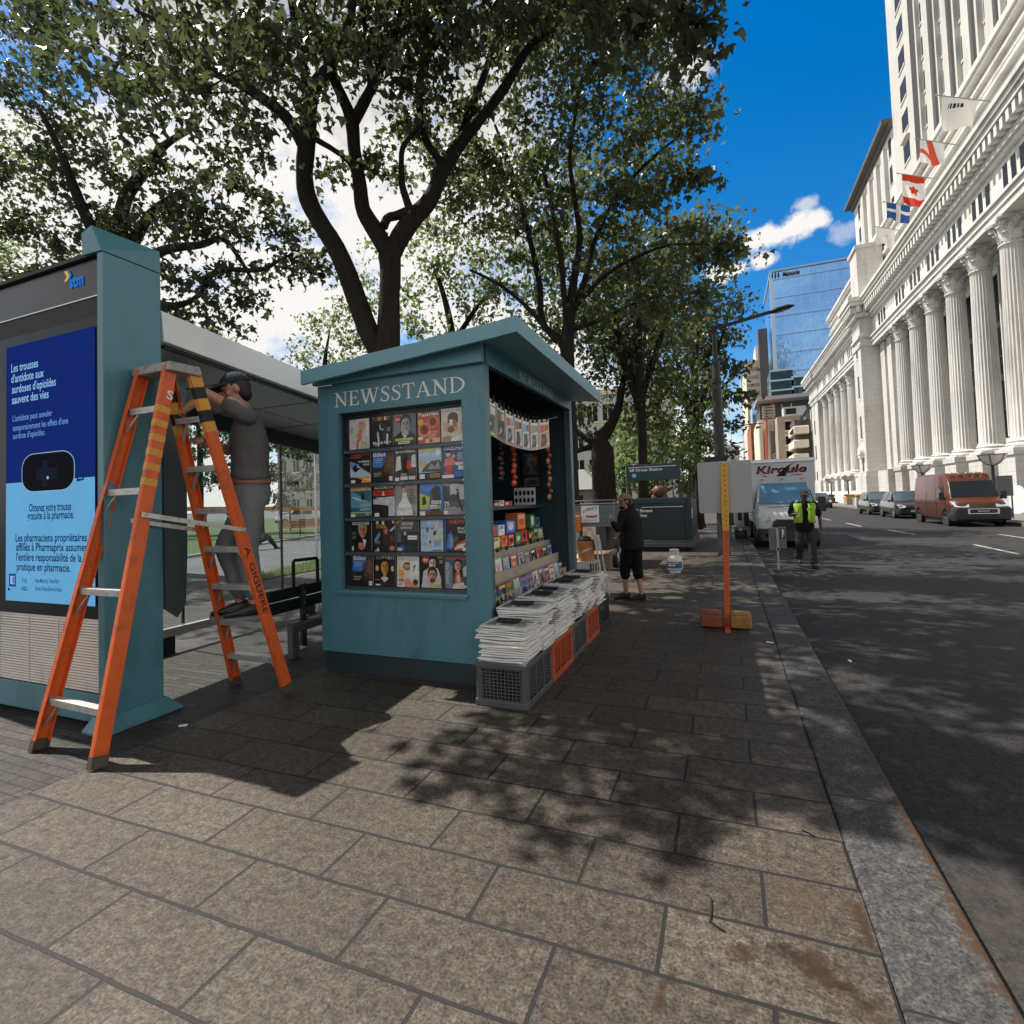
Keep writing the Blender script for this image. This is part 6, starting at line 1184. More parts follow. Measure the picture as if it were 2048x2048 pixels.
b=MB();b.box(1.12,13.235,.58,1.20,13.248,.80);b.build('window',BLACKM,pl);b=MB();b.box(1.145,13.231,.60,1.165,13.234,.79);b.box(1.175,13.231,.66,1.19,13.234,.78);b.build('sticker',WHITEL,pl)
b=MB();b.box(1.03,13.20,.32,1.075,13.245,.82);b.tube([(1.05,13.24,.34),(1.05,13.24,-.13)],.022,10);b.box(1.02,13.2,.30,1.09,13.25,.37);b.build('post',GALV,pm)
b=MB();b.lathe([(.17,-.149),(.16,-.12),(.05,-.10),(0,-.10)],(1.05,13.24,0),18,sx=1.4);b.build('base_plate',BLACKM,pm,smooth=40);settle(pm)
cb=thing('cool_box','black and grey cool box standing on the far kerb edge','cool box')
b=MB();b.box(.27,20.9,0,.69,21.25,.30);b.build('body',BLACKM,cb,bevel=.015);b=MB();b.box(.255,20.88,.302,.705,21.27,.42);b.build('lid',mat('grey_lid',(.2,.21,.22),.5),cb,bevel=.015);b=MB();b.box(.42,20.87,.28,.54,20.878,.37);b.build('latch',WHITEL,cb);b=MB();b.box(.35,20.89,.1,.6,20.898,.24);b.build('front_inset',DARKG,cb);settle(cb)
mc=thing('machine_cluster','white and black machinery standing behind the cool box','machine')
b=MB();b.box(.30,21.6,.35,.80,22.2,1.0);b.build('body',mat('white_machine',(.5,.5,.5),.4,.3,var=.5,scale=20,dirt=(.03,.03,.03),dscale=9,damt=1),mc,bevel=.02);b=MB();b.box(.62,21.55,.4,.80,21.595,1.0);b.box(.42,21.56,.62,.55,21.598,.96);b.build('black_panel',BLACKM,mc)
for x in(.33,.77):b=MB();b.box(x-.02,21.65,0,x+.02,21.7,.348);b.build('leg',DARKG,mc)
settle(mc)
bn2=thing('dark_bin','dark grey bin on a leg between the sign post and machinery','bin')
b=MB();b.box(.02,20.4,.5,.26,20.7,1.02);b.build('body',DARKG,bn2,bevel=.02);b=MB();b.box(.12,20.5,0,.16,20.54,.498);b.build('leg',DARKG,bn2);settle(bn2)
lt=random.Random(2)
for i,(x,y,ln,lb)in enumerate([(-3.84,2.75,.03,'small white paper scrap on the slab nearest the ladder'),(.375,6.27,.035,'white paper scrap lying on the kerb'),(1.11,6.33,.04,'white scrap lying on the dark asphalt near the kerb')]):
 b=MB();b.hexa([(-ln,-.01,0),(ln,-.012,.002),(ln,.012,.006),(-ln,.01,.003),(-ln,-.01,.004),(ln,-.012,.007),(ln,.012,.011),(-ln,.01,.008)]);o=b.build('paper_scrap',WHITEL);o.location=(x,y,.004 if x<1 else-.147);o.rotation_euler=(0,0,.5-i);tag(o,lb,'litter')
tw_=[((-.123,2.258),(-.12,2.19),(-.124,2.138),(-.10,2.12),(-.074,2.106)),((.266,2.849),(.29,2.835),(.313,2.816))]
for i,pts in enumerate(tw_):
 b=MB();b.tube([(x,y,.006)for x,y in pts],[.004]*len(pts),5);o=b.build('twig',mat('dark_twig',(.02,.015,.012),.9));tag(settle(o),['thin dark bent twig on the sunlit slab near the rust stain','short dark twig beside the kerb joint'][i],'twig')
# ================================================================ vehicles
def paint(n,c,r=.25,coat=.7,var=.05):return mat(n,c,r,var=var,scale=2,coat=coat,dirt=tuple(x*.75 for x in c),dscale=2.5,damt=.35)
VGL=mat('vehicle_glass',(.012,.016,.020),.06,var=.2,spec=.8)
TYRE=MATS['tyre_rubber'];CHROME=mat('chrome',(.62,.62,.62),.14,.95,var=.05)
LENSM=mat('headlamp_lens',(.55,.57,.6),.1,.3,var=.4,scale=30,coat=.5)
PLAS=mat('black_bumper_plastic',(.022,.022,.023),.5,var=.2)
def vwheel(root,x,y,z,r,side,w=.2):
 """side: -1 faces -X"""
 M=Matrix.Rotation(PI/2*side,3,'Y')
 b=MB();b.lathe([(r*.62,w/2-.02),(r*.70,w/2),(r*.92,w/2),(r,w/2-.03),(r,-w/2+.03),(r*.92,-w/2),(r*.5,-w/2)],(x,y,z),26,M=M);t=b.build('wheel',TYRE,root,smooth=40)
 b=MB();b.lathe([(r*.64,w/2-.015),(r*.60,w/2-.05),(r*.58,w/2-.07),(0,w/2-.07)],(x,y,z),22,M=M)
 for k in range(5):
  a=2*PI*k/5;p=M@Vector((math.cos(a)*r*.1,math.sin(a)*r*.1,w/2-.03));q=M@Vector((math.cos(a)*r*.62,math.sin(a)*r*.62,w/2-.02));up=M@Vector((0,0,1));b.beam(Vector((x,y,z))+p,Vector((x,y,z))+q,r*.20,.03,up)
 b.lathe([(r*.16,w/2-.03),(r*.14,w/2-.005),(0,w/2)],(x,y,z),12,M=M);b.build('rim',CHROME,t,smooth=40)
def body_loft(prof,W):
 """prof: rows (y, [(z, half-width)...]) -> lofted closed shell, same number of levels per row"""
 rg=[]
 for y,lv in prof:rg.append([Vector((-w,y,z))for z,w in lv]+[Vector((w,y,z))for z,w in reversed(lv)])
 return rg
def shift_build(b,name,m_,root,cx,cy,cz,smooth=0,bevel=0):
 b.shift(lambda p:Vector((p.x+cx,p.y+cy,p.z+cz)));return b.build(name,m_,root,smooth=smooth,bevel=bevel)
def van(cx,cy,label):
 t=thing('parked_van',label,'van');cz=-.15
 COP=paint('copper_paint',(.080,.019,.006),.34,.35,.15)
 hw=1.0
 lv=lambda y,z0,zb,zt,wb,wt,nose=0:(y,[(z0,wb-.06),(z0+.12,wb),(zb,wb),(zt-.12,wt),(zt-.03,wt-.06),(zt,wt-.2)])
 prof=[lv(0.05,.45,.80,1.02,.80,.72),lv(.12,.42,.85,1.10,.92,.84),lv(.35,.40,.95,1.18,.98,.90),lv(.75,.36,1.10,1.32,1.0,.88),lv(1.02,.34,1.2,1.85,1.0,.84),lv(1.38,.32,1.25,2.30,1.0,.84),lv(1.62,.32,1.25,2.41,1.0,.86),lv(2.2,.32,1.25,2.43,1.0,.88),lv(5.0,.32,1.25,2.43,1.0,.88),lv(5.22,.34,1.25,2.40,.99,.86),lv(5.30,.40,1.25,2.32,.94,.82)]
 b=MB();b.loft(body_loft(prof,hw));shift_build(b,'body',COP,t,cx,cy,cz,smooth=32)
 b=MB();b.hexa([(-.80,.80,1.36),(.80,.80,1.36),(.80,.84,1.33),(-.80,.84,1.33),(-.72,1.26,2.02),(.72,1.26,2.02),(.72,1.32,2.0),(-.72,1.32,2.0)]);
 b2=MB();b2.add([(-.84,.70,1.345),(.84,.70,1.345),(.765,1.085,2.03),(-.765,1.085,2.03),(-.84,.80,1.32),(.84,.80,1.32),(.765,1.2,2.0),(-.765,1.2,2.0)],[(0,1,2,3),(5,4,7,6),(1,5,6,2),(4,0,3,7),(3,2,6,7),(0,4,5,1)]);shift_build(b2,'windscreen',VGL,t,cx,cy,cz)
 b=MB();b.box(-.78,.66,1.27,.78,.74,1.34);shift_build(b,'cowl',PLAS,t,cx,cy,cz)
 for s in(-1,1):
  b=MB();q=[(s*1.004,1.10,1.30),(s*1.004,2.02,1.30),(s*.925,2.02,1.88),(s*.90,1.42,1.88)];q2=[(p[0]-s*.03,p[1],p[2])for p in q];b.add(q+q2,[(0,1,2,3)if s<0 else(3,2,1,0),(7,6,5,4),(0,4,5,1),(1,5,6,2),(2,6,7,3),(3,7,4,0)]);shift_build(b,'side_window',VGL,t,cx,cy,cz)
  b=MB();b.box(s*.99,.98,1.20,s*1.06,1.02,1.30);b.box(s*1.03,.92,1.18,s*1.22,1.02,1.55);m_=shift_build(b,'wing_mirror',PLAS,t,cx,cy,cz,bevel=.02)
  b=MB();b.add([(s*.46,.245,.99),(s*.93,.40,.97),(s*.97,.62,1.19),(s*.88,.44,1.20),(s*.44,.30,1.06),(s*.46,.34,.98),(s*.93,.5,.96),(s*.95,.7,1.16)],[(0,1,2,3,4)if s>0 else(4,3,2,1,0)]);b=MB();pts=[(s*.46,.05,.86),(s*.90,.13,.88),(s*.975,.44,1.10),(s*.93,.42,1.15),(s*.60,.24,1.08),(s*.44,.10,.98)]
  b.prism(pts if s<0 else pts[::-1],(0,.10,0));b.shift(lambda p:Vector((p.x*1.03,p.y-.075,p.z)));shift_build(b,'headlight',LENSM,t,cx,cy,cz)
  b=MB();b.box(s*1.002,2.06,.42,s*1.008,2.075,1.95);b.box(s*1.002,3.4,.42,s*1.008,3.415,1.95);b.box(s*1.003,2.0,.98,s*1.014,5.1,1.03);shift_build(b,'side_moulding',PLAS,t,cx,cy,cz)
  b=MB();b.box(s*1.0,2.12,1.06,s*1.03,2.3,1.10);shift_build(b,'door_handle',PLAS,t,cx,cy,cz)
  for y in(1.02,4.55):
   b=MB();M=Matrix.Rotation(PI/2*s,3,'Y');b.lathe([(.40,.0),(.43,.012),(.43,-.03),(.40,-.03)],(s*1.0,y,.36),24,M=M);shift_build(b,'wheel_arch',PLAS,t,cx,cy,cz,smooth=40)
   vwheel(t,cx+s*.90,cy+y,cz+.35,.35,s,.22)
 b=MB();b.loft(body_loft([(-.06,[(.34,.86),(.5,.92),(.70,.92),(.82,.86)]),(.0,[(.28,.93),(.45,.99),(.74,.99),(.86,.92)]),(.30,[(.26,.98),(.45,1.02),(.74,1.02),(.86,.98)]),(.58,[(.26,.98),(.42,1.015),(.5,1.015),(.56,.98)])],1));shift_build(b,'bumper',PLAS,t,cx,cy,cz,smooth=35)
 b=MB();pts=rrect(-.55,.56,.55,.80,.05,.05);b.prism([(u,-.085,v)for u,v in pts],(0,.05,0));shift_build(b,'grille_surround',CHROME,t,cx,cy,cz,bevel=.006)
 b=MB();pts=rrect(-.47,.60,.47,.765,.04,.05);b.prism([(u,-.092,v)for u,v in pts],(0,.04,0));g=shift_build(b,'grille',PLAS,t,cx,cy,cz)
 b=MB();letter(b,'RAM',(-.19,-.094,.665),(1,0,0),(0,0,1),.05,.38,bold=.03);b.shift(lambda p:Vector((p.x+cx,p.y+cy,p.z+cz)));b.build('badge',CHROME,g)
 b=MB();b.box(-.45,-.075,.40,.45,-.055,.50);shift_build(b,'lower_intake',BLACKM,t,cx,cy,cz)
 for k in range(5):b=MB();b.box(-.6+k*.3-.05,1.30,2.375,-.6+k*.3+.05,1.42,2.43);shift_build(b,'roof_marker',mat('clear_marker',(.7,.62,.5),.3),t,cx,cy,cz)
 b=MB();b.box(-.9,.6,.18,.9,5.0,.34);shift_build(b,'underbody',BLACKM,t,cx,cy,cz)
 settle(t,(cx,cy+2.6,cz));return t
van(10.32,28.75,'copper coloured high-roof delivery van with chrome grille surround parked across the road')
def suv(cx,cy,label,L_=4.3,dirty=0):
 t=thing('parked_car',label,'car','dark cars parked behind the copper van');cz=-.15
 PA=paint('black_car_paint',(.012,.013,.016),.2,.9)
 P3=lambda y,z0,zs,ws:(y,[(z0,ws-.08),(z0+.1,ws-.01),(zs*.75,ws),(zs,ws-.05),(zs+.015,ws-.16)])
 b=MB();b.loft(body_loft([P3(0,.40,.70,.78),P3(.12,.32,.80,.86),P3(.6,.28,.92,.90),P3(1.0,.27,1.0,.91),P3(3.6,.28,1.04,.91),P3(4.15,.32,1.02,.88),P3(4.3,.45,.95,.80)],1));shift_build(b,'body',PA,t,cx,cy,cz,smooth=32)
 C3=lambda y,zt,wb,wt:(y,[(.98,wb),(zt-.08,wt),(zt-.02,wt-.05),(zt,wt-.2)])
 b=MB();b.loft(body_loft([C3(.95,1.02,.80,.78),C3(1.6,1.56,.86,.66),C3(2.0,1.64,.87,.66),C3(3.4,1.62,.87,.66),C3(3.9,1.5,.86,.66),C3(4.2,1.05,.84,.80)],1));shift_build(b,'cabin',PA,t,cx,cy,cz,smooth=32)
 b=MB();b.add([(-.74,1.03,1.03),(.74,1.03,1.03),(.61,1.575,1.515),(-.61,1.575,1.515),(-.74,1.1,1.0),(.74,1.1,1.0),(.61,1.64,1.49),(-.61,1.64,1.49)],[(0,1,2,3),(5,4,7,6),(1,5,6,2),(4,0,3,7),(3,2,6,7),(0,4,5,1)]);b.shift(lambda p:p+Vector((0,-.03,.03)));shift_build(b,'windscreen',mat('blue_tint_glass',(.03,.06,.09),.05,var=.3,spec=.9),t,cx,cy,cz)
 for s in(-1,1):
  for(ya,yb,yc,yd)in((1.35,2.35,2.35,1.75),(2.45,3.35,3.30,2.45)):
   b=MB();q=[(s*.878,ya,1.06),(s*.878,yb,1.06),(s*.70,yc,1.50),(s*.70,yd,1.50)];q2=[(p[0]-s*.03,p[1],p[2])for p in q];b.add(q+q2,[(0,1,2,3)if s<0 else(3,2,1,0),(7,6,5,4),(0,4,5,1),(1,5,6,2),(2,6,7,3),(3,7,4,0)]);shift_build(b,'side_window',VGL,t,cx,cy,cz)
  b=MB();b.ell((s*.98,1.28,1.06),(.09,.06,.075),12,8);shift_build(b,'wing_mirror',PA,t,cx,cy,cz,smooth=60)
  b=MB();pts=[(s*.50,-.012,.66),(s*.76,.03,.64),(s*.86,.28,.80),(s*.82,.24,.86),(s*.52,.05,.78)];b.prism(pts if s<0 else pts[::-1],(0,.1,0));b.shift(lambda p:p+Vector((0,-.06,0)));shift_build(b,'headlight',LENSM,t,cx,cy,cz)
  for y in(.85,3.45):vwheel(t,cx+s*.82,cy+y,cz+.33,.33,s,.2)
 b=MB();b.box(-.45,-.03,.58,.45,.02,.76);g=shift_build(b,'grille',PLAS,t,cx,cy,cz,bevel=.02);b=MB();b.box(-.42,-.036,.66,.42,-.031,.70);shift_build(b,'grille_bar',CHROME,g,cx,cy,cz)
 b=MB();b.loft(body_loft([(-.06,[(.30,.70),(.42,.78),(.54,.74)]),(.04,[(.24,.82),(.42,.87),(.56,.84)]),(.4,[(.24,.88),(.4,.915),(.5,.90)])],1));shift_build(b,'bumper',PLAS,t,cx,cy,cz,smooth=35)
 b=MB();b.box(-.26,-.085,.40,.26,-.065,.51);shift_build(b,'number_plate',mat('white_plate',(.6,.6,.6),.4),t,cx,cy,cz)
 b=MB();b.box(-.8,.5,.17,.8,4.0,.3);shift_build(b,'underbody',BLACKM,t,cx,cy,cz)
 settle(t,(cx,cy+2.1,cz));return t
s1=suv(10.28,37.2,'black compact SUV parked right behind the copper van')
dup(s1,(10.28,45.4,-.15),0,'black compact SUV farthest behind the copper van, next to the stone steps')
def truck(cx,cy):
 t=thing('box_truck','white box truck with lettering over the cab parked at the kerb','truck');cz=-.15
 WP=paint('white_truck_paint',(.66,.68,.70),.3,.5,.03)
 b=MB();b.hexa([(-.98,1.35,.75),(.98,1.35,.75),(.98,5.9,.75),(-.98,5.9,.75),(-.98,.95,2.88),(.98,.95,2.88),(.98,5.9,2.92),(-.98,5.9,2.92)]);shift_build(b,'cargo_box',WP,t,cx,cy,cz,bevel=.03)
 b=MB();b.box(-1.0,.92,2.80,1.0,1.0,2.92);shift_build(b,'box_edge',ALU,t,cx,cy,cz,bevel=.01)
 lv=lambda y,z0,zb,zt,wb,wt:(y,[(z0,wb-.05),(z0+.12,wb),(zb,wb),(zt-.1,wt),(zt-.02,wt-.05),(zt,wt-.18)])
 b=MB();b.loft(body_loft([lv(-.08,.55,.85,1.0,.74,.68),lv(-.02,.48,.92,1.10,.84,.78),lv(.15,.45,1.0,1.22,.90,.84),lv(.55,.42,1.15,1.38,.92,.84),lv(.95,.40,1.25,1.95,.92,.76),lv(1.25,.40,1.25,2.22,.92,.76),lv(1.9,.40,1.25,2.26,.92,.76)],1));shift_build(b,'cab',WP,t,cx,cy,cz,smooth=32)
 b=MB();b.add([(-.80,.50,1.42),(.80,.50,1.42),(.70,1.02,2.10),(-.70,1.02,2.10),(-.80,.58,1.40),(.80,.58,1.40),(.70,1.1,2.08),(-.70,1.1,2.08)],[(0,1,2,3),(5,4,7,6),(1,5,6,2),(4,0,3,7),(3,2,6,7),(0,4,5,1)]);b.shift(lambda p:p+Vector((0,-.02,.0)));shift_build(b,'windscreen',mat('sky_reflection_tint',(.10,.26,.42),.08,var=.4,scale=1.5,spec=.6),t,cx,cy,cz)  # windscreen's blue base colour stands for reflected sky
 b=MB();b.box(-.55,.30,1.295,.55,.33,1.31);shift_build(b,'bonnet_slot',PLAS,t,cx,cy,cz)
 b=MB();pts=[(-.50,.60),(-.40,.48),(.40,.48),(.50,.60),(.44,.84),(.34,.92),(-.34,.92),(-.44,.84)];b.prism([(u,-.115,v)for u,v in pts],(0,.06,0));shift_build(b,'grille_surround',CHROME,t,cx,cy,cz)
 b=MB();b.prism([(u*.93,-.125,.70+(v-.70)*.88)for u,v in pts],(0,.05,0));shift_build(b,'grille',BLACKM,t,cx,cy,cz)
 for s in(-1,1):
  b=MB();pts=[(s*.52,-.06,.86),(s*.80,.02,.84),(s*.875,.24,1.0),(s*.84,.22,1.10),(s*.60,.05,1.06),(s*.50,-.03,1.0)];b.prism(pts if s<0 else pts[::-1],(0,.12,0));b.shift(lambda p:p+Vector((0,-.075,0)));shift_build(b,'headlight',LENSM,t,cx,cy,cz)
  b=MB();b.box(s*.92,.62,1.24,s*1.0,.66,1.32);b.box(s*.97,.56,1.12,s*1.18,.66,1.60);shift_build(b,'wing_mirror',PLAS,t,cx,cy,cz,bevel=.02)
  b=MB();q=[(s*.925,.88,1.32),(s*.925,1.75,1.32),(s*.79,1.75,2.0),(s*.79,1.22,2.0)];q2=[(p[0]-s*.03,p[1],p[2])for p in q];b.add(q+q2,[(0,1,2,3)if s<0 else(3,2,1,0),(7,6,5,4),(0,4,5,1),(1,5,6,2),(2,6,7,3),(3,7,4,0)]);shift_build(b,'side_window',VGL,t,cx,cy,cz)
  for y in(.75,4.5):vwheel(t,cx+s*.84,cy+y,cz+.36,.36,s,.24)
 b=MB();b.loft(body_loft([(-.16,[(.22,.78),(.40,.84),(.58,.80)]),(-.05,[(.20,.88),(.40,.93),(.62,.88)]),(.4,[(.20,.90),(.38,.94),(.52,.92)])],1));shift_build(b,'bumper',PLAS,t,cx,cy,cz,smooth=35)
 for s in(-1,1):b=MB();b.lathe([(0,0),(.05,0),(.05,.01)],(s*.62,-.15,.40),12,M=Matrix.Rotation(PI/2,3,'X'));shift_build(b,'fog_lamp',LENSM,t,cx,cy,cz)
 m=MB();sl=Vector((0,-.40,2.13)).normalized();o_=Vector((-.78,1.0,2.36));nn=Vector((1,0,0)).cross(sl)
 o_=Vector((-.80,1.035,2.45))+nn*.012
 m.col=rgb(24,22,22);letter(m,'Kiroule',o_+nn*.004,(1,0,0),sl,.26,1.52,bold=.03,slant=.25)
 m.col=rgb(196,66,36);letter(m,'Kiroule',o_+nn*.006+Vector((.015,0,0))+sl*.03,(1,0,0),sl,.12,1.46,bold=.015,slant=.25)
 m.col=rgb(20,20,22);P0=o_+nn*.008;m.poly([P0+Vector((.62,0,0))-sl*.12,P0+Vector((.90,0,0))-sl*.12,P0+Vector((1.0,0,0))+sl*.18,P0+Vector((1.20,0,0))+sl*.36,P0+Vector((.92,0,0))+sl*.2])
 m.poly([P0+Vector((-.06,0,0))+sl*.22,P0+Vector((.22,0,0))-sl*.1,P0+Vector((.42,0,0))-sl*.14,P0+Vector((.16,0,0))-sl*.05]);letter(m,'Location',P0+Vector((1.06,0,0))-sl*.10,(1,0,0),sl,.05,.34,bold=.02)
 m.shift(lambda p:Vector((p.x+cx,p.y+cy,p.z+cz)));m.build('lettering',PRINT,t)
 for k in range(3):b=MB();b.box(-.62+k*.6-.04,.98,2.215,-.62+k*.6+.04,1.05,2.255);shift_build(b,'roof_marker',mat('amber_marker',(.5,.2,.05),.3),t,cx,cy,cz)
 b=MB();b.box(-.85,.4,.2,.85,5.6,.5);shift_build(b,'underbody',BLACKM,t,cx,cy,cz)
 settle(t,(cx,cy+3,cz))
truck(1.84,19.0)
dup(s1,(2.25,34.0,-.15),0,'dark car parked at the near kerb, almost hidden behind the white box truck','cars parked at the near kerb')
dup(s1,(9.6,66.0,-.15),0,'dark vehicle parked far up the road beside the stone steps','cars far up the road')
# ================================================================ the white stone building across the road
def stone_mat(name,col,bw=1.7,rh=.62,mortar=.012,line=.62,dirty=.3,bandy=False):
 m,N,L,b=nodes_mat(name)
 g=N.new('ShaderNodeNewGeometry');sp=N.new('ShaderNodeSeparateXYZ');L.new(g.outputs['Position'],sp.inputs[0])
 ad=N.new('ShaderNodeMath');ad.operation='ADD';L.new(sp.outputs['X'],ad.inputs[0]);L.new(sp.outputs['Y'],ad.inputs[1])
 cb_=N.new('ShaderNodeCombineXYZ');L.new(ad.outputs[0],cb_.inputs['X']);L.new(sp.outputs['Z'],cb_.inputs['Y'])
 br=N.new('ShaderNodeTexBrick');br.inputs['Scale'].default_value=1;br.inputs['Brick Width'].default_value=bw;br.inputs['Row Height'].default_value=rh;br.inputs['Mortar Size'].default_value=mortar;br.inputs['Mortar Smooth'].default_value=.3
 br.inputs['Color1'].default_value=tuple(c*.96 for c in col)+(1,);br.inputs['Color2'].default_value=tuple(min(1,c*1.04)for c in col)+(1,);br.inputs['Mortar'].default_value=tuple(c*line for c in col)+(1,)
 L.new(cb_.outputs[0],br.inputs['Vector'])
 nz=N.new('ShaderNodeTexNoise');nz.inputs['Scale'].default_value=.5;nz.inputs['Detail'].default_value=8;nz.inputs['Roughness'].default_value=.7
 mp=N.new('ShaderNodeMapping');mp.inputs['Scale'].default_value=(1,1,.25);L.new(g.outputs['Position'],mp.inputs[0]);L.new(mp.outputs[0],nz.inputs['Vector'])
 mr=N.new('ShaderNodeMapRange');mr.inputs['From Min'].default_value=.5;mr.inputs['From Max'].default_value=.75;mr.inputs['To Min'].default_value=1;mr.inputs['To Max'].default_value=1-dirty;L.new(nz.outputs['Fac'],mr.inputs['Value'])
 mx=N.new('ShaderNodeMix');mx.data_type='RGBA';mx.blend_type='MULTIPLY';mx.inputs['Factor'].default_value=1;L.new(br.outputs['Color'],mx.inputs['A']);L.new(mr.outputs['Result'],mx.inputs['B'])
 L.new(mx.outputs['Result'],b.inputs['Base Color']);b.inputs['Roughness'].default_value=.8;b.inputs['Specular IOR Level'].default_value=.2
 return m
STONE=stone_mat('white_granite',(.62,.605,.575),dirty=.5);STONEP=stone_mat('white_granite_plain',(.68,.665,.63),9,3.1,.006,.75,.42);STONET=stone_mat('tower_limestone',(.56,.545,.515),6,4,.006,.8,.25)
WINM=mat('dark_window_glass',(.008,.009,.010),.25,var=.3,spec=.12)
WFR=mat('bronze_window_frame',(.04,.035,.03),.5)
bd=thing('columned_building','white stone bank-like building with giant fluted columns across the road','building')
YA,YB=30.0,124.5
b=MB();b.box(19.6,YA,0,21,69.2,19.0);b.box(19.4,78.5,0,21,114.5,19.0);b.build('recess_wall',STONE,bd)
b=MB();b.box(18.3,69.25,3.9,21,74.55,19.0);b.box(17.9,69.8,4.0,18.295,71.4,18.9);b.box(17.9,72.4,4.0,18.295,74.0,18.9);b.build('pilaster_wall',STONE,bd)
for(y0,y1,x0)in((74.6,78.45,16.05),(114.6,YB,17.2)):
 b=MB();b.box(x0,y0,0,21.5,y1,22.6);b.box(x0-.25,y0-.25,0,21.5,y1+.2,3.4);b.box(x0-.18,y0-.18,3.405,21.5,y1+.1,3.9);b.box(x0-.12,y0-.12,19.0,21.5,y1+.1,19.35);b.box(x0-.2,y0-.2,20.1,21.5,y1+.15,20.4);b.build('pavilion',STONE,bd)
 b=MB();b.box(x0-1.1,y0-1.1,23.9,21.5,y1+1.0,24.35);b.box(x0-1.25,y0-1.25,24.355,21.5,y1+1.1,24.9);b.box(x0-.5,y0-.5,22.62,21.5,y1+.45,23.1)
 k=int((y1-y0+1.2)/.75)
 for i in range(k):b.box(x0-1.0,y0-.6+i*.75,23.12,x0+.3,y0-.6+i*.75+.36,23.88)
 for i in range(5):b.box(x0-.4+i*.75,y0-1.0,23.12,x0-.05+i*.75,y0+.2,23.88)
 b.build('pavilion_cornice',STONEP,bd)
b=MB();b.box(16.2,74.75,24.95,18.9,78.3,31.2);b.box(16.0,74.55,31.205,18.95,78.45,31.6);b.build('parapet_block',STONE,bd)
def win(y0,y1,z0,z1,x,fr=.08,bars=1):
 f=MB();f.box(x-.045,y0-fr,z0-fr*1.6,x+.02,y1+fr,z0);f.box(x-.025,y0-fr,z1,x+.02,y1+fr,z1+fr);w_=f.build('window',STONEP,bd)
 f=MB();f.box(x-.012,y0,z0,x+.02,y1,z1);f.build('pane',WINM,w_)
 f=MB()
 for i in range(bars):zz=z0+(z1-z0)*(i+1)/(bars+1);f.box(x-.02,y0+.005,zz-.03,x-.0125,y1-.005,zz+.03)
 if bars:f.build('glazing_bar',WFR,w_)
 return w_
for(z0,z1)in((2.2,5.6),(8.0,10.8),(13.0,15.8),(18.0,18.9)):win(76.1,76.9,z0,z1,16.05,.15,2)
for(z0,z1)in((2.2,5.6),(8.0,10.8),(13.0,15.8)):win(118.8,119.8,z0,z1,17.2,.15,2)
b=MB();b.box(15.6,75.7,6.0,16.04,77.3,6.25)
b.lathe([(.0,-.2),(.75,-.2),(.75,.2),(0,.2)],(15.85,76.5,6.3),18,M=Matrix.Rotation(PI/2,3,'Y'),cap=False);b.box(15.7,75.75,5.55,16.04,75.95,5.99);b.box(15.7,77.05,5.55,16.04,77.25,5.99);b.build('door_hood',STONEP,bd)
CY1=[38.9,43.4,47.95,52.5,57.05,61.6,66.2];CY2=[89.8,94.6,99.6,104.9,110.4]
for i,y in enumerate(CY1+CY2+[84.6]):
 b=MB();b.box(16.95,y-1.12,0,19.55,y+1.12,3.55);b.box(16.85,y-1.22,3.555,19.55,y+1.22,3.98);b.box(16.85,y-1.22,0.0,16.945,y+1.22,.5);b.build('pedestal',STONE,bd)
b=MB();b.box(17.0,70.2,0,18.25,74.3,3.85);b.build('pedestal',STONE,bd)
b=MB()
for i in range(8):b.box(14.2+i*.33,79.0,0,17.0,113.5,.2+i*.2)
b.build('entrance_steps',STONEP,bd)
def fluted():
 b=MB();n=96;rows=[]
 for t,z in((0,4.55),(.02,4.75),(.35,8.9),(.7,13.3),(.97,17.0),(1,17.2)):
  r=.73-.11*t**1.6;ring=[]
  for k in range(n):
   ph=(k%4)/4;d=0 if t in(0,1)else(.0,.052,.062,.052)[k%4];a=2*PI*k/n;ring.append(Vector(((r-d)*math.cos(a),(r-d)*math.sin(a),z)))
  rows.append(ring)
 b.loft(rows);return b
def colbase():
 b=MB();b.box(-1.0,-1.0,3.985,1.0,1.0,4.12);b.lathe([(.98,4.125),(1.02,4.2),(.98,4.28),(.86,4.30),(.82,4.36),(.88,4.40),(.90,4.46),(.84,4.52),(.76,4.56)],(0,0,0),36);return b
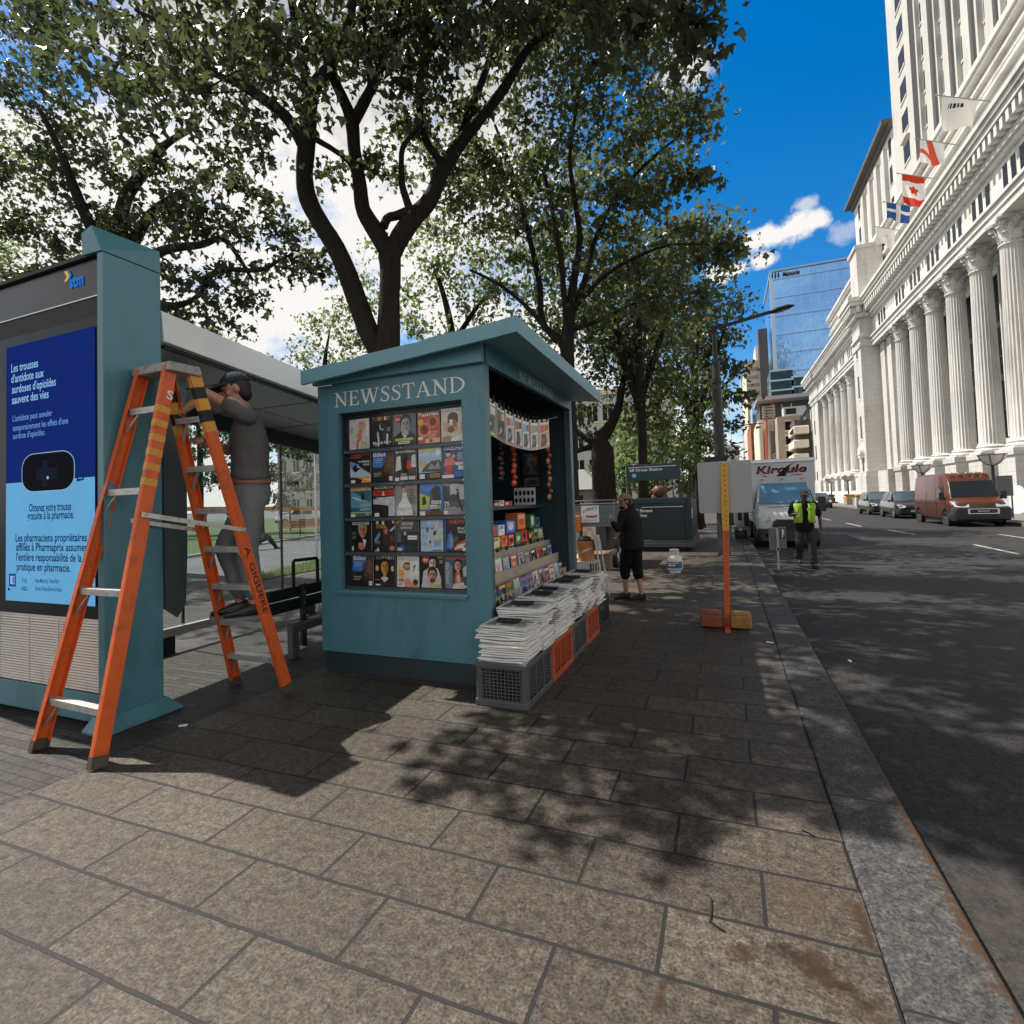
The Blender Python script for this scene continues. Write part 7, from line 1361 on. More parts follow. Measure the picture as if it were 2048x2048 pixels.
def capital():
 b=MB();b.lathe([(.64,17.15),(.70,17.2),(.70,17.28),(.62,17.32),(.60,17.9),(.72,18.5),(.86,18.72)],(0,0,0),28)
 ab=[]
 for q in range(4):
  a0=PI/4+q*PI/2;c=Vector((1.28*math.cos(a0),1.28*math.sin(a0),0));t=Vector((-math.sin(a0),math.cos(a0),0))
  ab+=[c-t*.13,c+t*.13];a1=a0+PI/4;ab.append(Vector((.80*math.cos(a1),.80*math.sin(a1),0)))
 b.prism([p+Vector((0,0,18.74))for p in ab],(0,0,.10));b.prism([p*1.04+Vector((0,0,18.845))for p in ab],(0,0,.15))
 for tier,(z0,h,n_,r0)in enumerate(((17.34,.62,8,.63),(17.45,.95,8,.63))):
  for k in range(n_):
   a=2*PI*(k+.5*tier)/n_;d=Vector((math.cos(a),math.sin(a),0));t=Vector((-math.sin(a),math.cos(a),0));prev=None;rows=[]
   for s_,(o,zz,w)in enumerate(((.0,0,.17),(.05,.5,.20),(.12,.8,.18),(.26,1.0,.14),(.33,.92,.08),(.30,.84,.03))):rows.append([d*(r0+o)-t*w+Vector((0,0,z0+h*zz)),d*(r0+o+.05)+Vector((0,0,z0+h*zz)),d*(r0+o)+t*w+Vector((0,0,z0+h*zz))])
   for i in range(5):b.add(rows[i]+rows[i+1],[(0,1,4,3),(1,2,5,4)])
 for q in range(4):
  a=PI/4+q*PI/2;d=Vector((math.cos(a),math.sin(a),0));t=Vector((-math.sin(a),math.cos(a),0))
  pts=[d*.62+Vector((0,0,17.9))]+[d*(1.0+.17*(1-i/16)*math.cos(2.2-i*.55))+Vector((0,0,18.5+.17*(1-i/16)*math.sin(2.2-i*.55)))for i in range(13)]
  for s_ in(-1,1):b.tube([p+t*.06*s_ for p in pts],[.06]+[.055-.002*i for i in range(13)],6)
  a+=PI/4;d=Vector((math.cos(a),math.sin(a),0));b.ell(d*.84+Vector((0,0,18.78)),(.12,.12,.11),8,6)
 return b
c_sh=fluted().build('column',STONEP,bd,smooth=28);c_ba=colbase().build('base',STONEP,c_sh,smooth=30);c_ca=capital().build('capital',STONEP,c_sh,smooth=40)
cols=CY1[1:]+CY2
c_sh.location=(18.0,cols[0],0)
for y in cols[1:]:k=copy_tree(c_sh,bd);k.location=(18.0,y,0)
for i,y in enumerate([45.7,50.2,54.8,59.3,63.9]+[92.2,97.1,102.2,107.6]):
 f=MB();f.box(19.48 if y<80 else 19.28,y-1.0,5.2,19.62,y-.85,17.4);f.box(19.48 if y<80 else 19.28,y+.85,5.2,19.62,y+1.0,17.4);f.box(19.44 if y<80 else 19.24,y-1.1,17.41,19.62,y+1.1,17.9);w_=f.build('tall_window',STONEP,bd)
 f=MB();f.box(19.55 if y<80 else 19.35,y-.84,5.2,19.62,y+.84,17.4);f.build('pane',WINM,w_)
 f=MB();[f.box(19.50 if y<80 else 19.30,y-.83,z,19.548 if y<80 else 19.348,y+.83,z+(.5 if k%2 else .12))for k,z in enumerate((7.2,9.4,11.2,13.4,15.2))];f.build('spandrel',WFR,w_)
b=MB();b.box(17.25,YA,19.02,21,YB-.3,19.5);b.box(17.15,YA,19.505,21,YB-.3,19.95);b.box(17.0,YA,19.955,21,YB-.3,20.15);b.build('architrave',STONEP,bd)
b=MB();b.box(17.4,YA,20.155,21,YB-.3,22.4);b.build('frieze',STONEP,bd)
ci=0
bays=[(a+c)/2 for a,c in zip(CY1[:-1],CY1[1:])]+[70.5]+[82.0,87.1]+[(a+c)/2 for a,c in zip(CY2[:-1],CY2[1:])]+[117.5,121.8]
for y in bays:
 for k in(-1,0,1):win(y+k*1.05-.3,y+k*1.05+.3,20.55,22.0,17.4,.06,0)
b=MB();b.box(17.15,YA,22.405,21,YB,22.75);b.box(16.95,YA,22.755,21,YB+.2,23.15);b.box(16.35,YA,23.9,21,YB+.6,24.3);b.box(16.2,YA,24.305,21,YB+.75,24.62);b.box(16.05,YA,24.625,21,YB+.9,24.95)
n=int((YB-YA)/.75)
for i in range(n):b.box(16.42,YA+i*.75,23.155,17.3,YA+i*.75+.36,23.895)
b.build('cornice',STONEP,bd)
AX=19.2
b=MB();b.box(AX,YA,24.955,23,109.5,33.0);b.build('attic',STONEP,bd)
b=MB();b.box(AX-.35,YA,29.9,AX+.3,109.7,30.2);b.box(AX-.18,YA,30.6,AX+.3,109.6,30.8);b.box(AX-.3,YA,31.4,AX+.3,109.7,31.62);b.box(AX-.5,YA,32.3,AX+.3,109.9,32.6);b.box(AX-.65,YA,32.605,AX+.3,110,33.05);b.build('string_course',STONEP,bd)
for y in bays:
 if y>108:continue
 for k in(-.8,.8):win(y+k-.42,y+k+.42,26.4,28.7,AX,.08,1)
settle(bd,(18,75,0))
tw=thing('office_tower','tall set-back limestone office tower with dark recessed strips above the columned building','tower')
TX=24.0
tops=98
ty=lambda px:atX(px,150,TX).y
Y1t=ty(1779)
b=MB();b.box(TX,40,33,40,Y1t,tops);b.build('shaft',STONET,tw)
def zc(zy,px):return atX(px,zy/3.865,TX).z
def twin(px0,px1,rows,name='window'):
 y1,y0=ty(px0),ty(px1)
 for(z0,z1)in rows:
  f=MB();f.box(TX-.10,y0-.1,z0-.25,TX+.05,y1+.1,z0);w_=f.build('window',STONET,tw)
  f=MB();f.box(TX-.015,y0,z0,TX+.05,y1,z1);f.build('pane',WINM,w_);f=MB();f.box(TX-.03,y0+.01,(z0+z1)/2-.05,TX-.016,y1-.01,(z0+z1)/2+.05);f.build('glazing_bar',WFR,w_)
R1=[]
zb=zc(1010,1811);step=(zc(300,1803)-zc(800,1808))/2
R1=[(zb+i*step,zb+i*step+step*.60)for i in range(-1,9)]
twin(1798,1811,R1)
FL=MB()
for(pa,pb)in((1827,1842),(1872,1882),(1911,1921),(1957,1968),(2008,2018),(2060,2072)):
 y1,y0=ty(pa),ty(pb);FL.box(TX-.22,y0,33.05,TX-.003,y1,tops-2)
FL.build('dark_strip',mat('dark_metal_strip',(.05,.048,.045),.6,.2,var=.3),tw)
PL=MB()
for(pa,pb)in((1843,1846),(1859,1871),(1883,1886),(1898,1910),(1922,1926),(1940,1956),(1969,1974),(1990,2007),(2019,2024)):
 y1,y0=ty(pa),ty(pb);PL.box(TX-.45,y0+.02,33.1,TX-.004,y1-.02,tops-1)
PL.build('pier',STONET,tw)
for(pa,pb)in((1847,1858),(1887,1897),(1927,1939),(1976,1989),(2026,2042)):twin(pa,pb,R1)
b=MB();zz=R1[0][0]-1;b.prism([(TX-.35,ty(1812.5),R1[1][0]-1.2),(TX-.35,ty(1797),R1[1][0]-1.2),(TX-.35,ty(1804.5),R1[1][0]-.3)],(.34,0,0));b.build('window_hood',STONET,tw)
Y2t=110.2
b=MB();b.box(TX,Y1t+.005,24,40,Y2t,53.0);b.build('wing',STONEP,tw)
b=MB();b.box(TX-1.3,Y1t+.01,53.005,40,Y2t+1.3,53.6);b.box(TX-.5,Y1t+.01,52.3,TX-.003,Y2t+.5,52.99);b.build('wing_eave',mat('dark_eave',(.10,.095,.09),.7,var=.2),tw)
for y in(88.5,92.5,96.5,100.5,107.0):
 for z0 in(36,40.5,45,49):win_=None;f=MB();f.box(TX-.06,y-.75,z0-.2,TX+.02,y+.75,z0);w_=f.build('wing_window',STONET,tw);f=MB();f.box(TX-.02,y-.6,z0,TX+.02,y+.6,z0+2.6);f.build('pane',WINM,w_)
PL=MB()
for y in(90.5,94.5,98.5,102.8):PL.box(TX-.5,y-.7,34,TX-.004,y+.7,51)
PL.build('wing_pier',STONET,tw)
settle(tw,(32,75,33))
FLAGM=print_mat('printed_flag_cloth',.8)
def flag(y,base,tip,cols_fn,label,t0,t1,drop,sway=.3,slot=0):
 t=thing('flag',label,'flag','flags on poles along the columned building')
 a,c=Vector(base),Vector(tip)
 b=MB();b.tube([a,c],[.05,.03],8);b.ell(c,.08,8,6);b.box(a.x-.05,a.y-.12,a.z-.3,a.x+.2,a.y+.12,a.z+.1);b.build('pole',mat('grey_flagpole',(.35,.34,.33),.4,.4),t)
 nx,ny=40,34;b=MB();vs=[]
 for i in range(nx+1):
  for j in range(ny+1):
   u,v=i/nx,j/ny;p=a.lerp(c,t0+(t1-t0)*u);k=v*drop
   vs.append(p+Vector((sway*.25*v*math.sin(u*7+slot),sway*(v**1.3)*1.3+.2*v*math.sin(u*9+v*3+slot*2),-k+.14*v*math.sin(u*6+slot))))
 b.v=vs
 for i in range(nx):
  for j in range(ny):k=i*(ny+1)+j;b.f.append((k,k+ny+1,k+ny+2,k+1));b.m.append(0);b.c.append(rgb(*cols_fn((i+.5)/nx,(j+.5)/ny)))
 o=b.build('cloth',FLAGM,t);o.data.polygons.foreach_set('use_smooth',[True]*len(o.data.polygons));so_=o.modifiers.new('thick','SOLIDIFY');so_.thickness=.01
 settle(t,a)
FW=(232,230,226)
def fl_white_letter(u,v):return(40,40,44)if(.35<u<.75 and .2<v<.36 and int(u*34)%3)else FW
def fl_red_bend(u,v):return(214,86,54)if abs(u-.45+(v-.5)*.3)<.13 or(v>.45 and abs(v-.62+(u-.6)*.3)<.1 and u>.4)else FW
def fl_leaf(u,v):
 if v<.24 or v>.76:return(206,52,28)
 x,y=(u-.5)*2.4,(v-.5)*3.6;r_=math.hypot(x,y);a=math.atan2(y,x);return(206,52,28)if r_<.30+.26*abs(math.cos(2.5*(a+PI/2)))else FW
def fl_blue_cross(u,v):return FW if abs(u-.5)<.09 or abs(v-.45)<.09 else(34,84,150)
def fl_plain(u,v):return(70,70,74)if(.4<u<.7 and .42<v<.5 and int(u*30)%3==0)else FW
flag(45.3,(19.0,45.3,27.7),(15.4,45.9,29.9),fl_white_letter,'white flag with dark lettering blown out on the pole nearest the frame edge',.40,.92,1.5,.9,0)
flag(50.1,(19.0,50.1,27.6),(15.4,50.4,29.6),fl_red_bend,'white flag with a crumpled red emblem',.52,.93,1.7,.25,1)
flag(54.6,(19.0,54.6,27.5),(15.4,55.1,29.5),fl_leaf,'red and white flag with a red maple leaf',.50,.92,2.6,.1,2)
flag(59.1,(19.0,59.1,27.4),(15.4,59.6,29.3),fl_blue_cross,'blue flag with a white cross',.45,.93,1.5,.3,3)
flag(63.7,(19.0,63.7,27.3),(15.4,63.1,28.6),fl_plain,'plain white flag with a tiny dark mark, farthest up the street',.5,.95,1.7,.3,4)
LB=mat('frosted_bowl',(.62,.61,.58),.4,var=.05);LDK=mat('lamp_iron',(.03,.03,.032),.5,.3)
tl=thing('bowl_lamp','iron lamp with a pale glass bowl behind the copper van','street lamp','bowl lamps along the far pavement')
b=MB();b.tube([(0,0,0),(0,0,.2),(0,0,.25),(0,0,2.75)],[.2,.18,.09,.07],12);b.build('post',LDK,tl,smooth=40)
b=MB();b.lathe([(.05,2.72),(.28,2.82),(.50,3.02),(.60,3.24),(.60,3.28),(.0,3.20)],(0,0,0),24);b.build('bowl',LB,tl,smooth=40)
b=MB()
for k in range(6):a=2*PI*k/6;b.tube([(math.cos(a)*r_,math.sin(a)*r_,z)for r_,z in((.05,2.70),(.29,2.80),(.52,3.01),(.63,3.27))],.018,5)
b.tube([(math.cos(t_)*.62,math.sin(t_)*.62,3.28)for t_ in np.linspace(0,2*PI,25)],.025,6);b.build('bowl_ribs',LDK,tl)
def lamp_at(px,py):
 d=ray(px,py);return atX(px,py,13.4)
p0=lamp_at(1985,927);tl.location=(13.4,p0.y,.004);tl.scale=(1,1,1)
for px,lb in((1845,'iron lamp with a pale glass bowl behind the dark cars'),(1695,'iron bowl lamp by the flower planters near the steps'),(1661,'farthest small iron bowl lamp, right of the truck')):
 q_=lamp_at(px,950);dup(tl,(13.4,q_.y,.004),0,lb)
def planter(px,label,fl):
 q_=atX(px,1000,13.4);t=thing('planter',label,'planter','planters on the far pavement');b=MB();b.box(12.9,q_.y-.9,0.006,13.9,q_.y+.9,.75);b.build('box',mat('tan_planter',(.36,.28,.2),.7)if fl else mat('dark_planter',(.05,.05,.05),.7),t,bevel=.02)
 m=MB();rr_=random.Random(px)
 for i in range(60):m.col=rgb(*rr_.choice([(206,90,40),(226,150,50),(80,110,50),(60,90,40)]if fl else[(40,56,34),(30,44,28)]));m.ell((12.9+rr_.random(),q_.y-.9+1.8*rr_.random(),.8+rr_.random()*.35),rr_.uniform(.06,.13),6,4)
 m.build('flowers' if fl else 'shrubs',PAINTCOL,t);settle(t)
planter(1700,'tan planter of orange flowers beside the stone steps',1);planter(1720,'tan planter of orange flowers nearer the parked cars',1);planter(1660,'dark planter of clipped shrubs near the far lamp',0)
q_=atX(2010,1000,12.6)
t=thing('grey_street_sign','grey rounded sign seen edge-on behind the copper van','sign');b=MB();b.box(12.3,q_.y,1.1,12.95,q_.y+.05,2.1);b.build('plate',GPL,t,bevel=.04);b=MB();b.tube([(12.9,q_.y+.08,.005),(12.9,q_.y+.08,2.0)],.035,8);b.build('post',DARKG,t);settle(t)
q_=atX(2035,1000,15.2)
t=thing('white_banner','white round-topped banner stand at the right end of the building pedestals','banner');b=MB();b.prism([(15.2,q_.y+.9*math.cos(a),.75+.85*math.sin(a))for a in np.linspace(-.9,PI+.9,22)][::-1],(.06,0,0));b.build('panel',mat('white_banner_cloth',(.72,.72,.7),.7),t);b=MB();b.box(15.1,q_.y-.5,.005,15.4,q_.y+.5,.08);b.build('foot',WM,t);settle(t)
for k in range(2):
 t=thing('iron_railing',['iron railing along the stone base behind the dark cars','iron railing beside the copper van'][k],'railing');y0=50+k*-9;b=MB();b.tube([(15.6,y0,1.05),(15.6,y0+8,1.05)],.03,6);b.tube([(15.6,y0,.2),(15.6,y0+8,.2)],.02,6)
 for i in range(21):b.tube([(15.6,y0+i*.4,.005 if i%5==0 else .2),(15.6,y0+i*.4,1.05)],.016,5)
 b.build('bars',LDK,t);settle(t)
for k,(y,lb)in enumerate(((33.5,'thin grey bollard post between van and far kerb'),(55,'pale bollard near the flower planters'),(62,'pale bollard beside the stone steps'))):
 t=thing('bollard',lb,'bollard');b=MB();b.lathe([(.09,.003),(.09,.85),(.06,.92),(0,.93)],(12.2,y,0),12);b.build('post',GALV if k==0 else WM,t,smooth=40);settle(t)
# ================================================================ buildings far up the street
def rect_at(px0,px1,py0,py1,Y):a,c=atY(px0,py1,Y),atY(px1,py0,Y);return a.x,c.x,a.z,c.z
def curtain(name,c1,c2,bw,rh,metal=.75,rough=.12):
 m,N,L,b=nodes_mat(name);g=N.new('ShaderNodeNewGeometry');sp=N.new('ShaderNodeSeparateXYZ');L.new(g.outputs['Position'],sp.inputs[0]);ad=N.new('ShaderNodeMath');ad.operation='ADD';L.new(sp.outputs['X'],ad.inputs[0]);L.new(sp.outputs['Y'],ad.inputs[1]);cb_=N.new('ShaderNodeCombineXYZ');L.new(ad.outputs[0],cb_.inputs['X']);L.new(sp.outputs['Z'],cb_.inputs['Y'])
 br=N.new('ShaderNodeTexBrick');br.offset=0;br.inputs['Scale'].default_value=1;br.inputs['Brick Width'].default_value=bw;br.inputs['Row Height'].default_value=rh;br.inputs['Mortar Size'].default_value=.10;br.inputs['Color1'].default_value=c1+(1,);br.inputs['Color2'].default_value=c2+(1,);br.inputs['Mortar'].default_value=tuple(min(1,c*1.15)for c in c2)+(1,);L.new(cb_.outputs[0],br.inputs['Vector'])
 nz=N.new('ShaderNodeTexNoise');nz.inputs['Scale'].default_value=.05;nz.inputs['Detail'].default_value=5;L.new(g.outputs['Position'],nz.inputs['Vector']);mx=N.new('ShaderNodeMix');mx.data_type='RGBA';mx.inputs['Factor'].default_value=.5;mr=N.new('ShaderNodeMapRange');mr.inputs['From Min'].default_value=.4;mr.inputs['From Max'].default_value=.65;mr.inputs['To Max'].default_value=.45;L.new(nz.outputs['Fac'],mr.inputs['Value']);L.new(mr.outputs['Result'],mx.inputs['Factor']);L.new(br.outputs['Color'],mx.inputs['A']);mx.inputs['B'].default_value=tuple(min(1,c*1.6+.04)for c in c1)+(1,)
 L.new(mx.outputs['Result'],b.inputs['Base Color']);b.inputs['Metallic'].default_value=metal;b.inputs['Roughness'].default_value=rough
 n2_=N.new('ShaderNodeTexNoise');n2_.inputs['Scale'].default_value=.35;L.new(g.outputs['Position'],n2_.inputs['Vector']);bp=N.new('ShaderNodeBump');bp.inputs['Strength'].default_value=.25;bp.inputs['Distance'].default_value=.4;L.new(n2_.outputs['Fac'],bp.inputs['Height']);L.new(bp.outputs['Normal'],b.inputs['Normal'])
 return m
BLUEG=curtain('blue_curtain_glass',(.20,.40,.72),(.24,.45,.76),3.0,3.6);TEALREFL=curtain('teal_reflection_glass',(.02,.07,.10),(.03,.10,.13),4,3.4,.5);
gt=thing('glass_tower','tall blue glass office tower with a dark sign near its roof','tower')
YG=230
x0=atY(1545,600,YG).x;x1=atY(1770,600,YG).x;zt=atY(1545,545,YG).z;yr=x0/(ray(1529,600)[0]/ray(1529,600)[1])
b=MB();b.box(x0,YG,0,x1,yr,zt);b.build('shaft',BLUEG,gt)
b=MB();[b.box(x0-.15,YG-.25,z,x1,YG-.003,z+.35)for z in np.arange(zt*.30,zt,7.4)];b.box(x0-.5,YG-.6,zt-.004,x1,yr+.5,zt+.8);b.build('floor_band',mat('pale_blue_band',(.30,.46,.62),.4,.3),gt)
b=MB();b.box(x0-.4,YG-.4,0,x0+.5,YG-.004,zt);b.box(x0-.42,YG+4,0,x0-.004,YG+5,zt);b.build('corner_fin',mat('pale_fin',(.5,.62,.72),.4,.2),gt)
b=MB();p,q=atY(1566,549,YG-.6),atY(1600,545,YG-.6);letter(b,'Manuvie',(p.x,YG-.6,p.z-.6),(1,0,0),(0,0,1),1.7,q.x-p.x,bold=.03);[b.box(p.x-4+k*1.1,YG-.62,p.z-.7,p.x-3.5+k*1.1,YG-.6,p.z+1.2)for k in range(3)];b.build('sign',MATS['stencil_black'],gt);settle(gt)
def far_box(name,label,cat,px0,px1,py0,py1,Y,depth,m_,extra=None,base=None):
 t=thing(name,label,cat);x0,x1,z0,z1=rect_at(px0,px1,py0,py1,Y);b=MB();b.box(x0,Y,0 if base is None else base,x1,Y+depth,z1);b.build('walls',m_,t)
 if extra:extra(t,x0,x1,z1,Y)
 settle(t);return t
def steps_extra(t,x0,x1,z1,Y):
 pass
st=thing('stepped_reflection_block','dark teal glass block with stepped roof and white floor lines below the glass tower','building')  # added block stands for the stepped reflection in the tower's glass
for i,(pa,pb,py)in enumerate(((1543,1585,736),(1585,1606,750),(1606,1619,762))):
 x0,x1,z0,z1=rect_at(pa,pb,py,800,205);b=MB();b.box(x0+.02,205,0,x1,220,z1);b.build('walls',TEALREFL,st);b=MB();[b.box(x0,204.7,z,x1+.1,204.99,z+.55)for z in np.arange(z1-.6,0,-3.5)[:7]];b.build('reflected_floor_line',mat('reflected_floor_white',(.6,.63,.65),.5),st)
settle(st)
CREAM=mat('cream_render',(.78,.68,.56),.8,var=.08,scale=.3);BEIGE=mat('beige_stone',(.72,.62,.50),.8,var=.08,scale=.3);RUSTB=mat('rust_brick',(.34,.12,.05),.8,var=.15,scale=.5);BROWNB=mat('brown_brick',(.40,.34,.28),.85,var=.2,scale=.6);GREYC=mat('weathered_concrete',(.26,.26,.25),.85,var=.4,scale=.35,dirt=(.05,.05,.05),dscale=.5);DARKC=mat('dark_grey_cladding',(.065,.072,.08),.6,var=.1,scale=.3);DBR=mat('dark_brown_slab',(.12,.09,.075),.7)
def flr(m_,n,dz,ins=.25):
 def f(t,x0,x1,z1,Y):
  b=MB()
  for i in range(n):b.box(x0+ins,Y-.05,z1-1.2-(i+1)*dz,x1-ins,Y-.003,z1-1.2-(i+1)*dz+dz*.45)
  b.build('window_band',m_,t)
 return f
far_box('beige_tower','sunlit beige slab tower left of the blue glass tower','tower',1497,1533,718,850,260,60,BEIGE,flr(mat('beige_dark_line',(.42,.35,.28),.8),14,3.6))  # darker beige bands across the front
far_box('white_roof_block','white stepped roof block peeping over the beige tower','building',1512,1530,690,730,300,20,mat('white_render',(.75,.73,.7),.8))
far_box('dark_slab_tower','narrow dark brown slab tower in front of the beige tower','tower',1523,1534,656,800,250,8,DBR)
far_box('blue_glass_block','small blue glass block over the rust brick front','building',1506,1519,805,860,190,12,BLUEG)
far_box('rust_brick_building','narrow rust-coloured brick front up the street','building',1508,1519,846,990,165,25,RUSTB,flr(mat('rust_dark_line',(.2,.07,.03),.8),8,3.2))  # darker rust bands across the front
def ov(t,x0,x1,z1,Y):
 b=MB();b.box(x0-1.0,Y-6,z1+.003,x1+2,Y+12,z1+1.0);b.build('roof_slab',mat('pale_roof_slab',(.42,.42,.41),.7),t)
 b=MB();b.box(x0+3,Y-.4,z1-6.5,x0+4,Y-.003,z1);b.build('red_mast',mat('red_mast_paint',(.55,.09,.04),.6),t)
far_box('overhang_building','dark grey clad building with a pale projecting roof slab','building',1528,1690,792,990,170,30,DARKC,ov)
def cn(t,x0,x1,z1,Y):
 b=MB();w=x1-x0;b.box(x0+w*.50,Y-.3,1,x0+w*.72,Y-.003,z1-3);b.build('sign_strip',mat('grey_sign_strip',(.20,.20,.20),.7),t)
 b=MB();h=1.1;letter(b,'C',(x0+w*.54,Y-.31,z1-9.5),(1,0,0),(0,0,1),h,w*.14,bold=.05);letter(b,'N',(x0+w*.54,Y-.31,z1-13.5),(1,0,0),(0,0,1),h,w*.14,bold=.05);b.build('lettering',WHITEL,t)
 b=MB();[b.box(x0+w*k,Y-.8,0,x0+w*k+.7,Y-.31+.3,z1-1.2)for k in(.02,.3,.8)];b.build('pilaster',BEIGE,t)
 b=MB();b.tube([(x0+w*.28,Y-1,0),(x0+w*.25,Y-1,z1*.5),(x0+w*.36,Y-1,z1+2)],.25,6);b.build('red_pipe',MATS['red_mast_paint'],t)
 b=MB();[b.box(x0+1.0,Y-2.2,z1+.5+k*.7,x1-1.5,Y+1,z1+.72+k*.7)for k in range(4)];[b.box(x0+1.0+i*2,Y-2.1,z1+.003,x0+1.15+i*2,Y-1.9,z1+3)for i in range(4)];b.build('roof_railing',mat('grey_rail_paint',(.3,.3,.3),.6),t)
far_box('cream_building','cream fronted building with a vertical sign strip and roof rails','building',1524,1564,836,990,140,22,CREAM,cn)
def bw_(t,x0,x1,z1,Y):
 for i in range(4):
  f=MB();w=x1-x0;z=z1-3.2-i*3.3;f.box(x0+w*.30,Y-.12,z-.25,x0+w*.62,Y-.003,z);f.box(x0+w*.30,Y-.12,z+2.0,x0+w*.62,Y-.003,z+2.2);w_=f.build('window',CREAM,t);f=MB();f.box(x0+w*.34,Y-.06,z+.003,x0+w*.58,Y-.003,z+1.99);f.build('pane',WINM,w_)
 b=MB();b.box(x0+1.5,Y+1,z1,x0+6,Y+5,z1+2.2);b.build('roof_unit',mat('pale_roof_unit',(.55,.56,.56),.6),t);b=MB();b.box(x0+1.9,Y+.9,z1+.5,x0+4,Y+.99,z1+1.8);b.build('roof_unit_vent',BLACKM,t)
far_box('brown_brick_building','brown brick building with three dark sash windows up the street','building',1562,1600,830,990,132,14,BROWNB,bw_)
bl=thing('balcony_building','cream building with stacked balconies next to the grey concrete wall','building')
for i in range(5):
 x0,x1,z0,z1=rect_at(1588,1618,850+i*28,868+i*28,122);b=MB();b.box(x0-.3*i*0,122,z0,x1,136,z1);b.build('balcony',CREAM,bl,bevel=.15)
x0,x1,z0,z1=rect_at(1592,1620,838,990,124);b=MB();b.box(x0+.4,124,0,x1,140,z1);b.build('walls',DBR,bl);b=MB();b.beam((x0-.5,123,z1-3),(x1,123,z1+2.5),1.2,.6);b.build('sloping_roof',DARKC,bl);settle(bl)
far_box('concrete_wall_block','blotchy grey concrete block beside the end of the columned building','building',1619,1660,822,990,128,20,GREYC)
far_box('pale_distant_block','pale distant block at the far end of the street left of the lamp post','building',1455,1478,890,990,320,30,mat('pale_grey_far',(.45,.46,.48),.8),flr(mat('pale_far_band',(.3,.32,.35),.8),8,3.4))
far_box('glass_sliver_tower','slim pale blue glass block just right of the lamp post','tower',1493,1502,745,990,330,20,mat('pale_blue_far_glass',(.35,.48,.6),.3,.3))
hl=MB();
pts=[(-60,0),(-60,14),(-20,28),(10,36),(50,40),(90,30),(120,0)]
hl.prism([(x,700,z)for x,z in pts][::-1],(0,60,0));struct(hl.build('hill',mat('far_wooded_hill',(.10,.14,.10),.9,var=.3,scale=.05)))
far_box('red_roofed_terrace','low grey terrace closing the street behind the truck','building',1478,1500,960,990,280,20,GREYC)
dup(lp,(-.08,52.0,0),0,'small distant street lamp farther up the near pavement','street lamps along the near pavement');lp['group']='street lamps along the near pavement'
# ================================================================ the park side
WOOD=mat('varnished_slats',(.34,.17,.07),.5,var=.3,scale=4,stretch=(1,1,14))
pb=thing('park_bench','wooden slatted park bench with black iron legs on the far side of the path','park bench','park benches beside the path')
L_=2.3
b=MB();[b.box(0,.05+i*.085,.43,L_,.12+i*.085,.455)for i in range(5)];b.build('seat',WOOD,pb)
b=MB();[b.box(0,.50+i*.035,.52+i*.085,L_,.525+i*.035,.59+i*.085)for i in range(5)];b.build('backrest',WOOD,pb)
for x in(.1,L_/2,L_-.1):
 b=MB();b.tube([(x,.02,0),(x,.08,.2),(x,.02,.42)],.022,6);b.tube([(x,.55,0),(x,.45,.25),(x,.52,.45),(x,.66,.95)],.022,6);b.tube([(x,.02,.42),(x,.52,.42)],.02,6);b.tube([(x,.02,.44),(x,.05,.62),(x,.5,.64)],.02,6);b.build('leg',BLACKM,pb)
a=gnd(558,1080);c=gnd(626,1077)
put(pb,(-22.6,21.6,.03),math.atan2(1.0,1.05))
dup(pb,(-25.0,25.6,.03),math.atan2(1.0,1.05),'wooden park bench farther up the path, mostly hidden by the first bench')
ob=thing('orange_barrier','long orange barrier beam on posts across the park behind the glass shelter','barrier')
A,B_=atY(330,1018,26),atY(640,1017,30)
b=MB();b.beam((A.x,A.y,A.z),(B_.x,B_.y,B_.z),.08,.30);b.build('beam',mat('orange_barrier_paint',(.62,.27,.05),.6,var=.1),ob)
for k in range(6):q=A.lerp(B_,k/5);b=MB();b.box(q.x-.05,q.y+.06,0.03,q.x+.05,q.y+.16,q.z+.1);b.build('post',DARKG,ob)
settle(ob)
WPAINT=paint('white_car_paint',(.6,.61,.62),.2,.9)
wc=copy_tree(s1);wc['label']='white car parked beyond the park trees behind the orange barrier, leftmost';wc['group']='pale cars parked beyond the park'
for o in descend(wc):
 if o.type=='MESH' and any(m_.name=='black_car_paint' for m_ in o.data.materials):
  o.data=o.data.copy()
  for i,m_ in enumerate(o.data.materials):
   if m_.name=='black_car_paint':o.data.materials[i]=WPAINT
put(wc,(-40.0,41,.03),-.8)
dup(wc,(-36.2,45,.03),-.8,'white car parked beyond the park trees behind the orange barrier, middle');dup(wc,(-32.6,49,.03),-.8,'white car parked beyond the park trees near the bench backs')
ffl=flr(WINM,5,3.4,.6)
def facade(name,label,x0,x1,Y,h,m_,rot=0,floors=4,bays_=8):
 t=thing(name,label,'building');b=MB();b.box(x0,Y,0,x1,Y+14,h);b.build('walls',m_,t);b=MB();b.box(x0-.3,Y-.4,h+.003,x1+.3,Y+14.3,h+.6);b.build('cornice',CREAM,t)
 for i in range(floors):
  for k in range(bays_):
   x=x0+(x1-x0)*(k+.5)/bays_;z=1.2+i*(h-1)/floors;f=MB();f.box(x-.75,Y-.10,z-.2,x+.75,Y-.003,z);w_=f.build('window',CREAM,t);f=MB();f.box(x-.6,Y-.05,z+.003,x+.6,Y-.002,z+(h-1)/floors*.6);f.build('pane',WINM,w_);f=MB();f.box(x-.04,Y-.07,z+.005,x+.04,Y-.051,z+(h-1)/floors*.6);f.build('glazing_bar',CREAM,w_)
 settle(t);return t
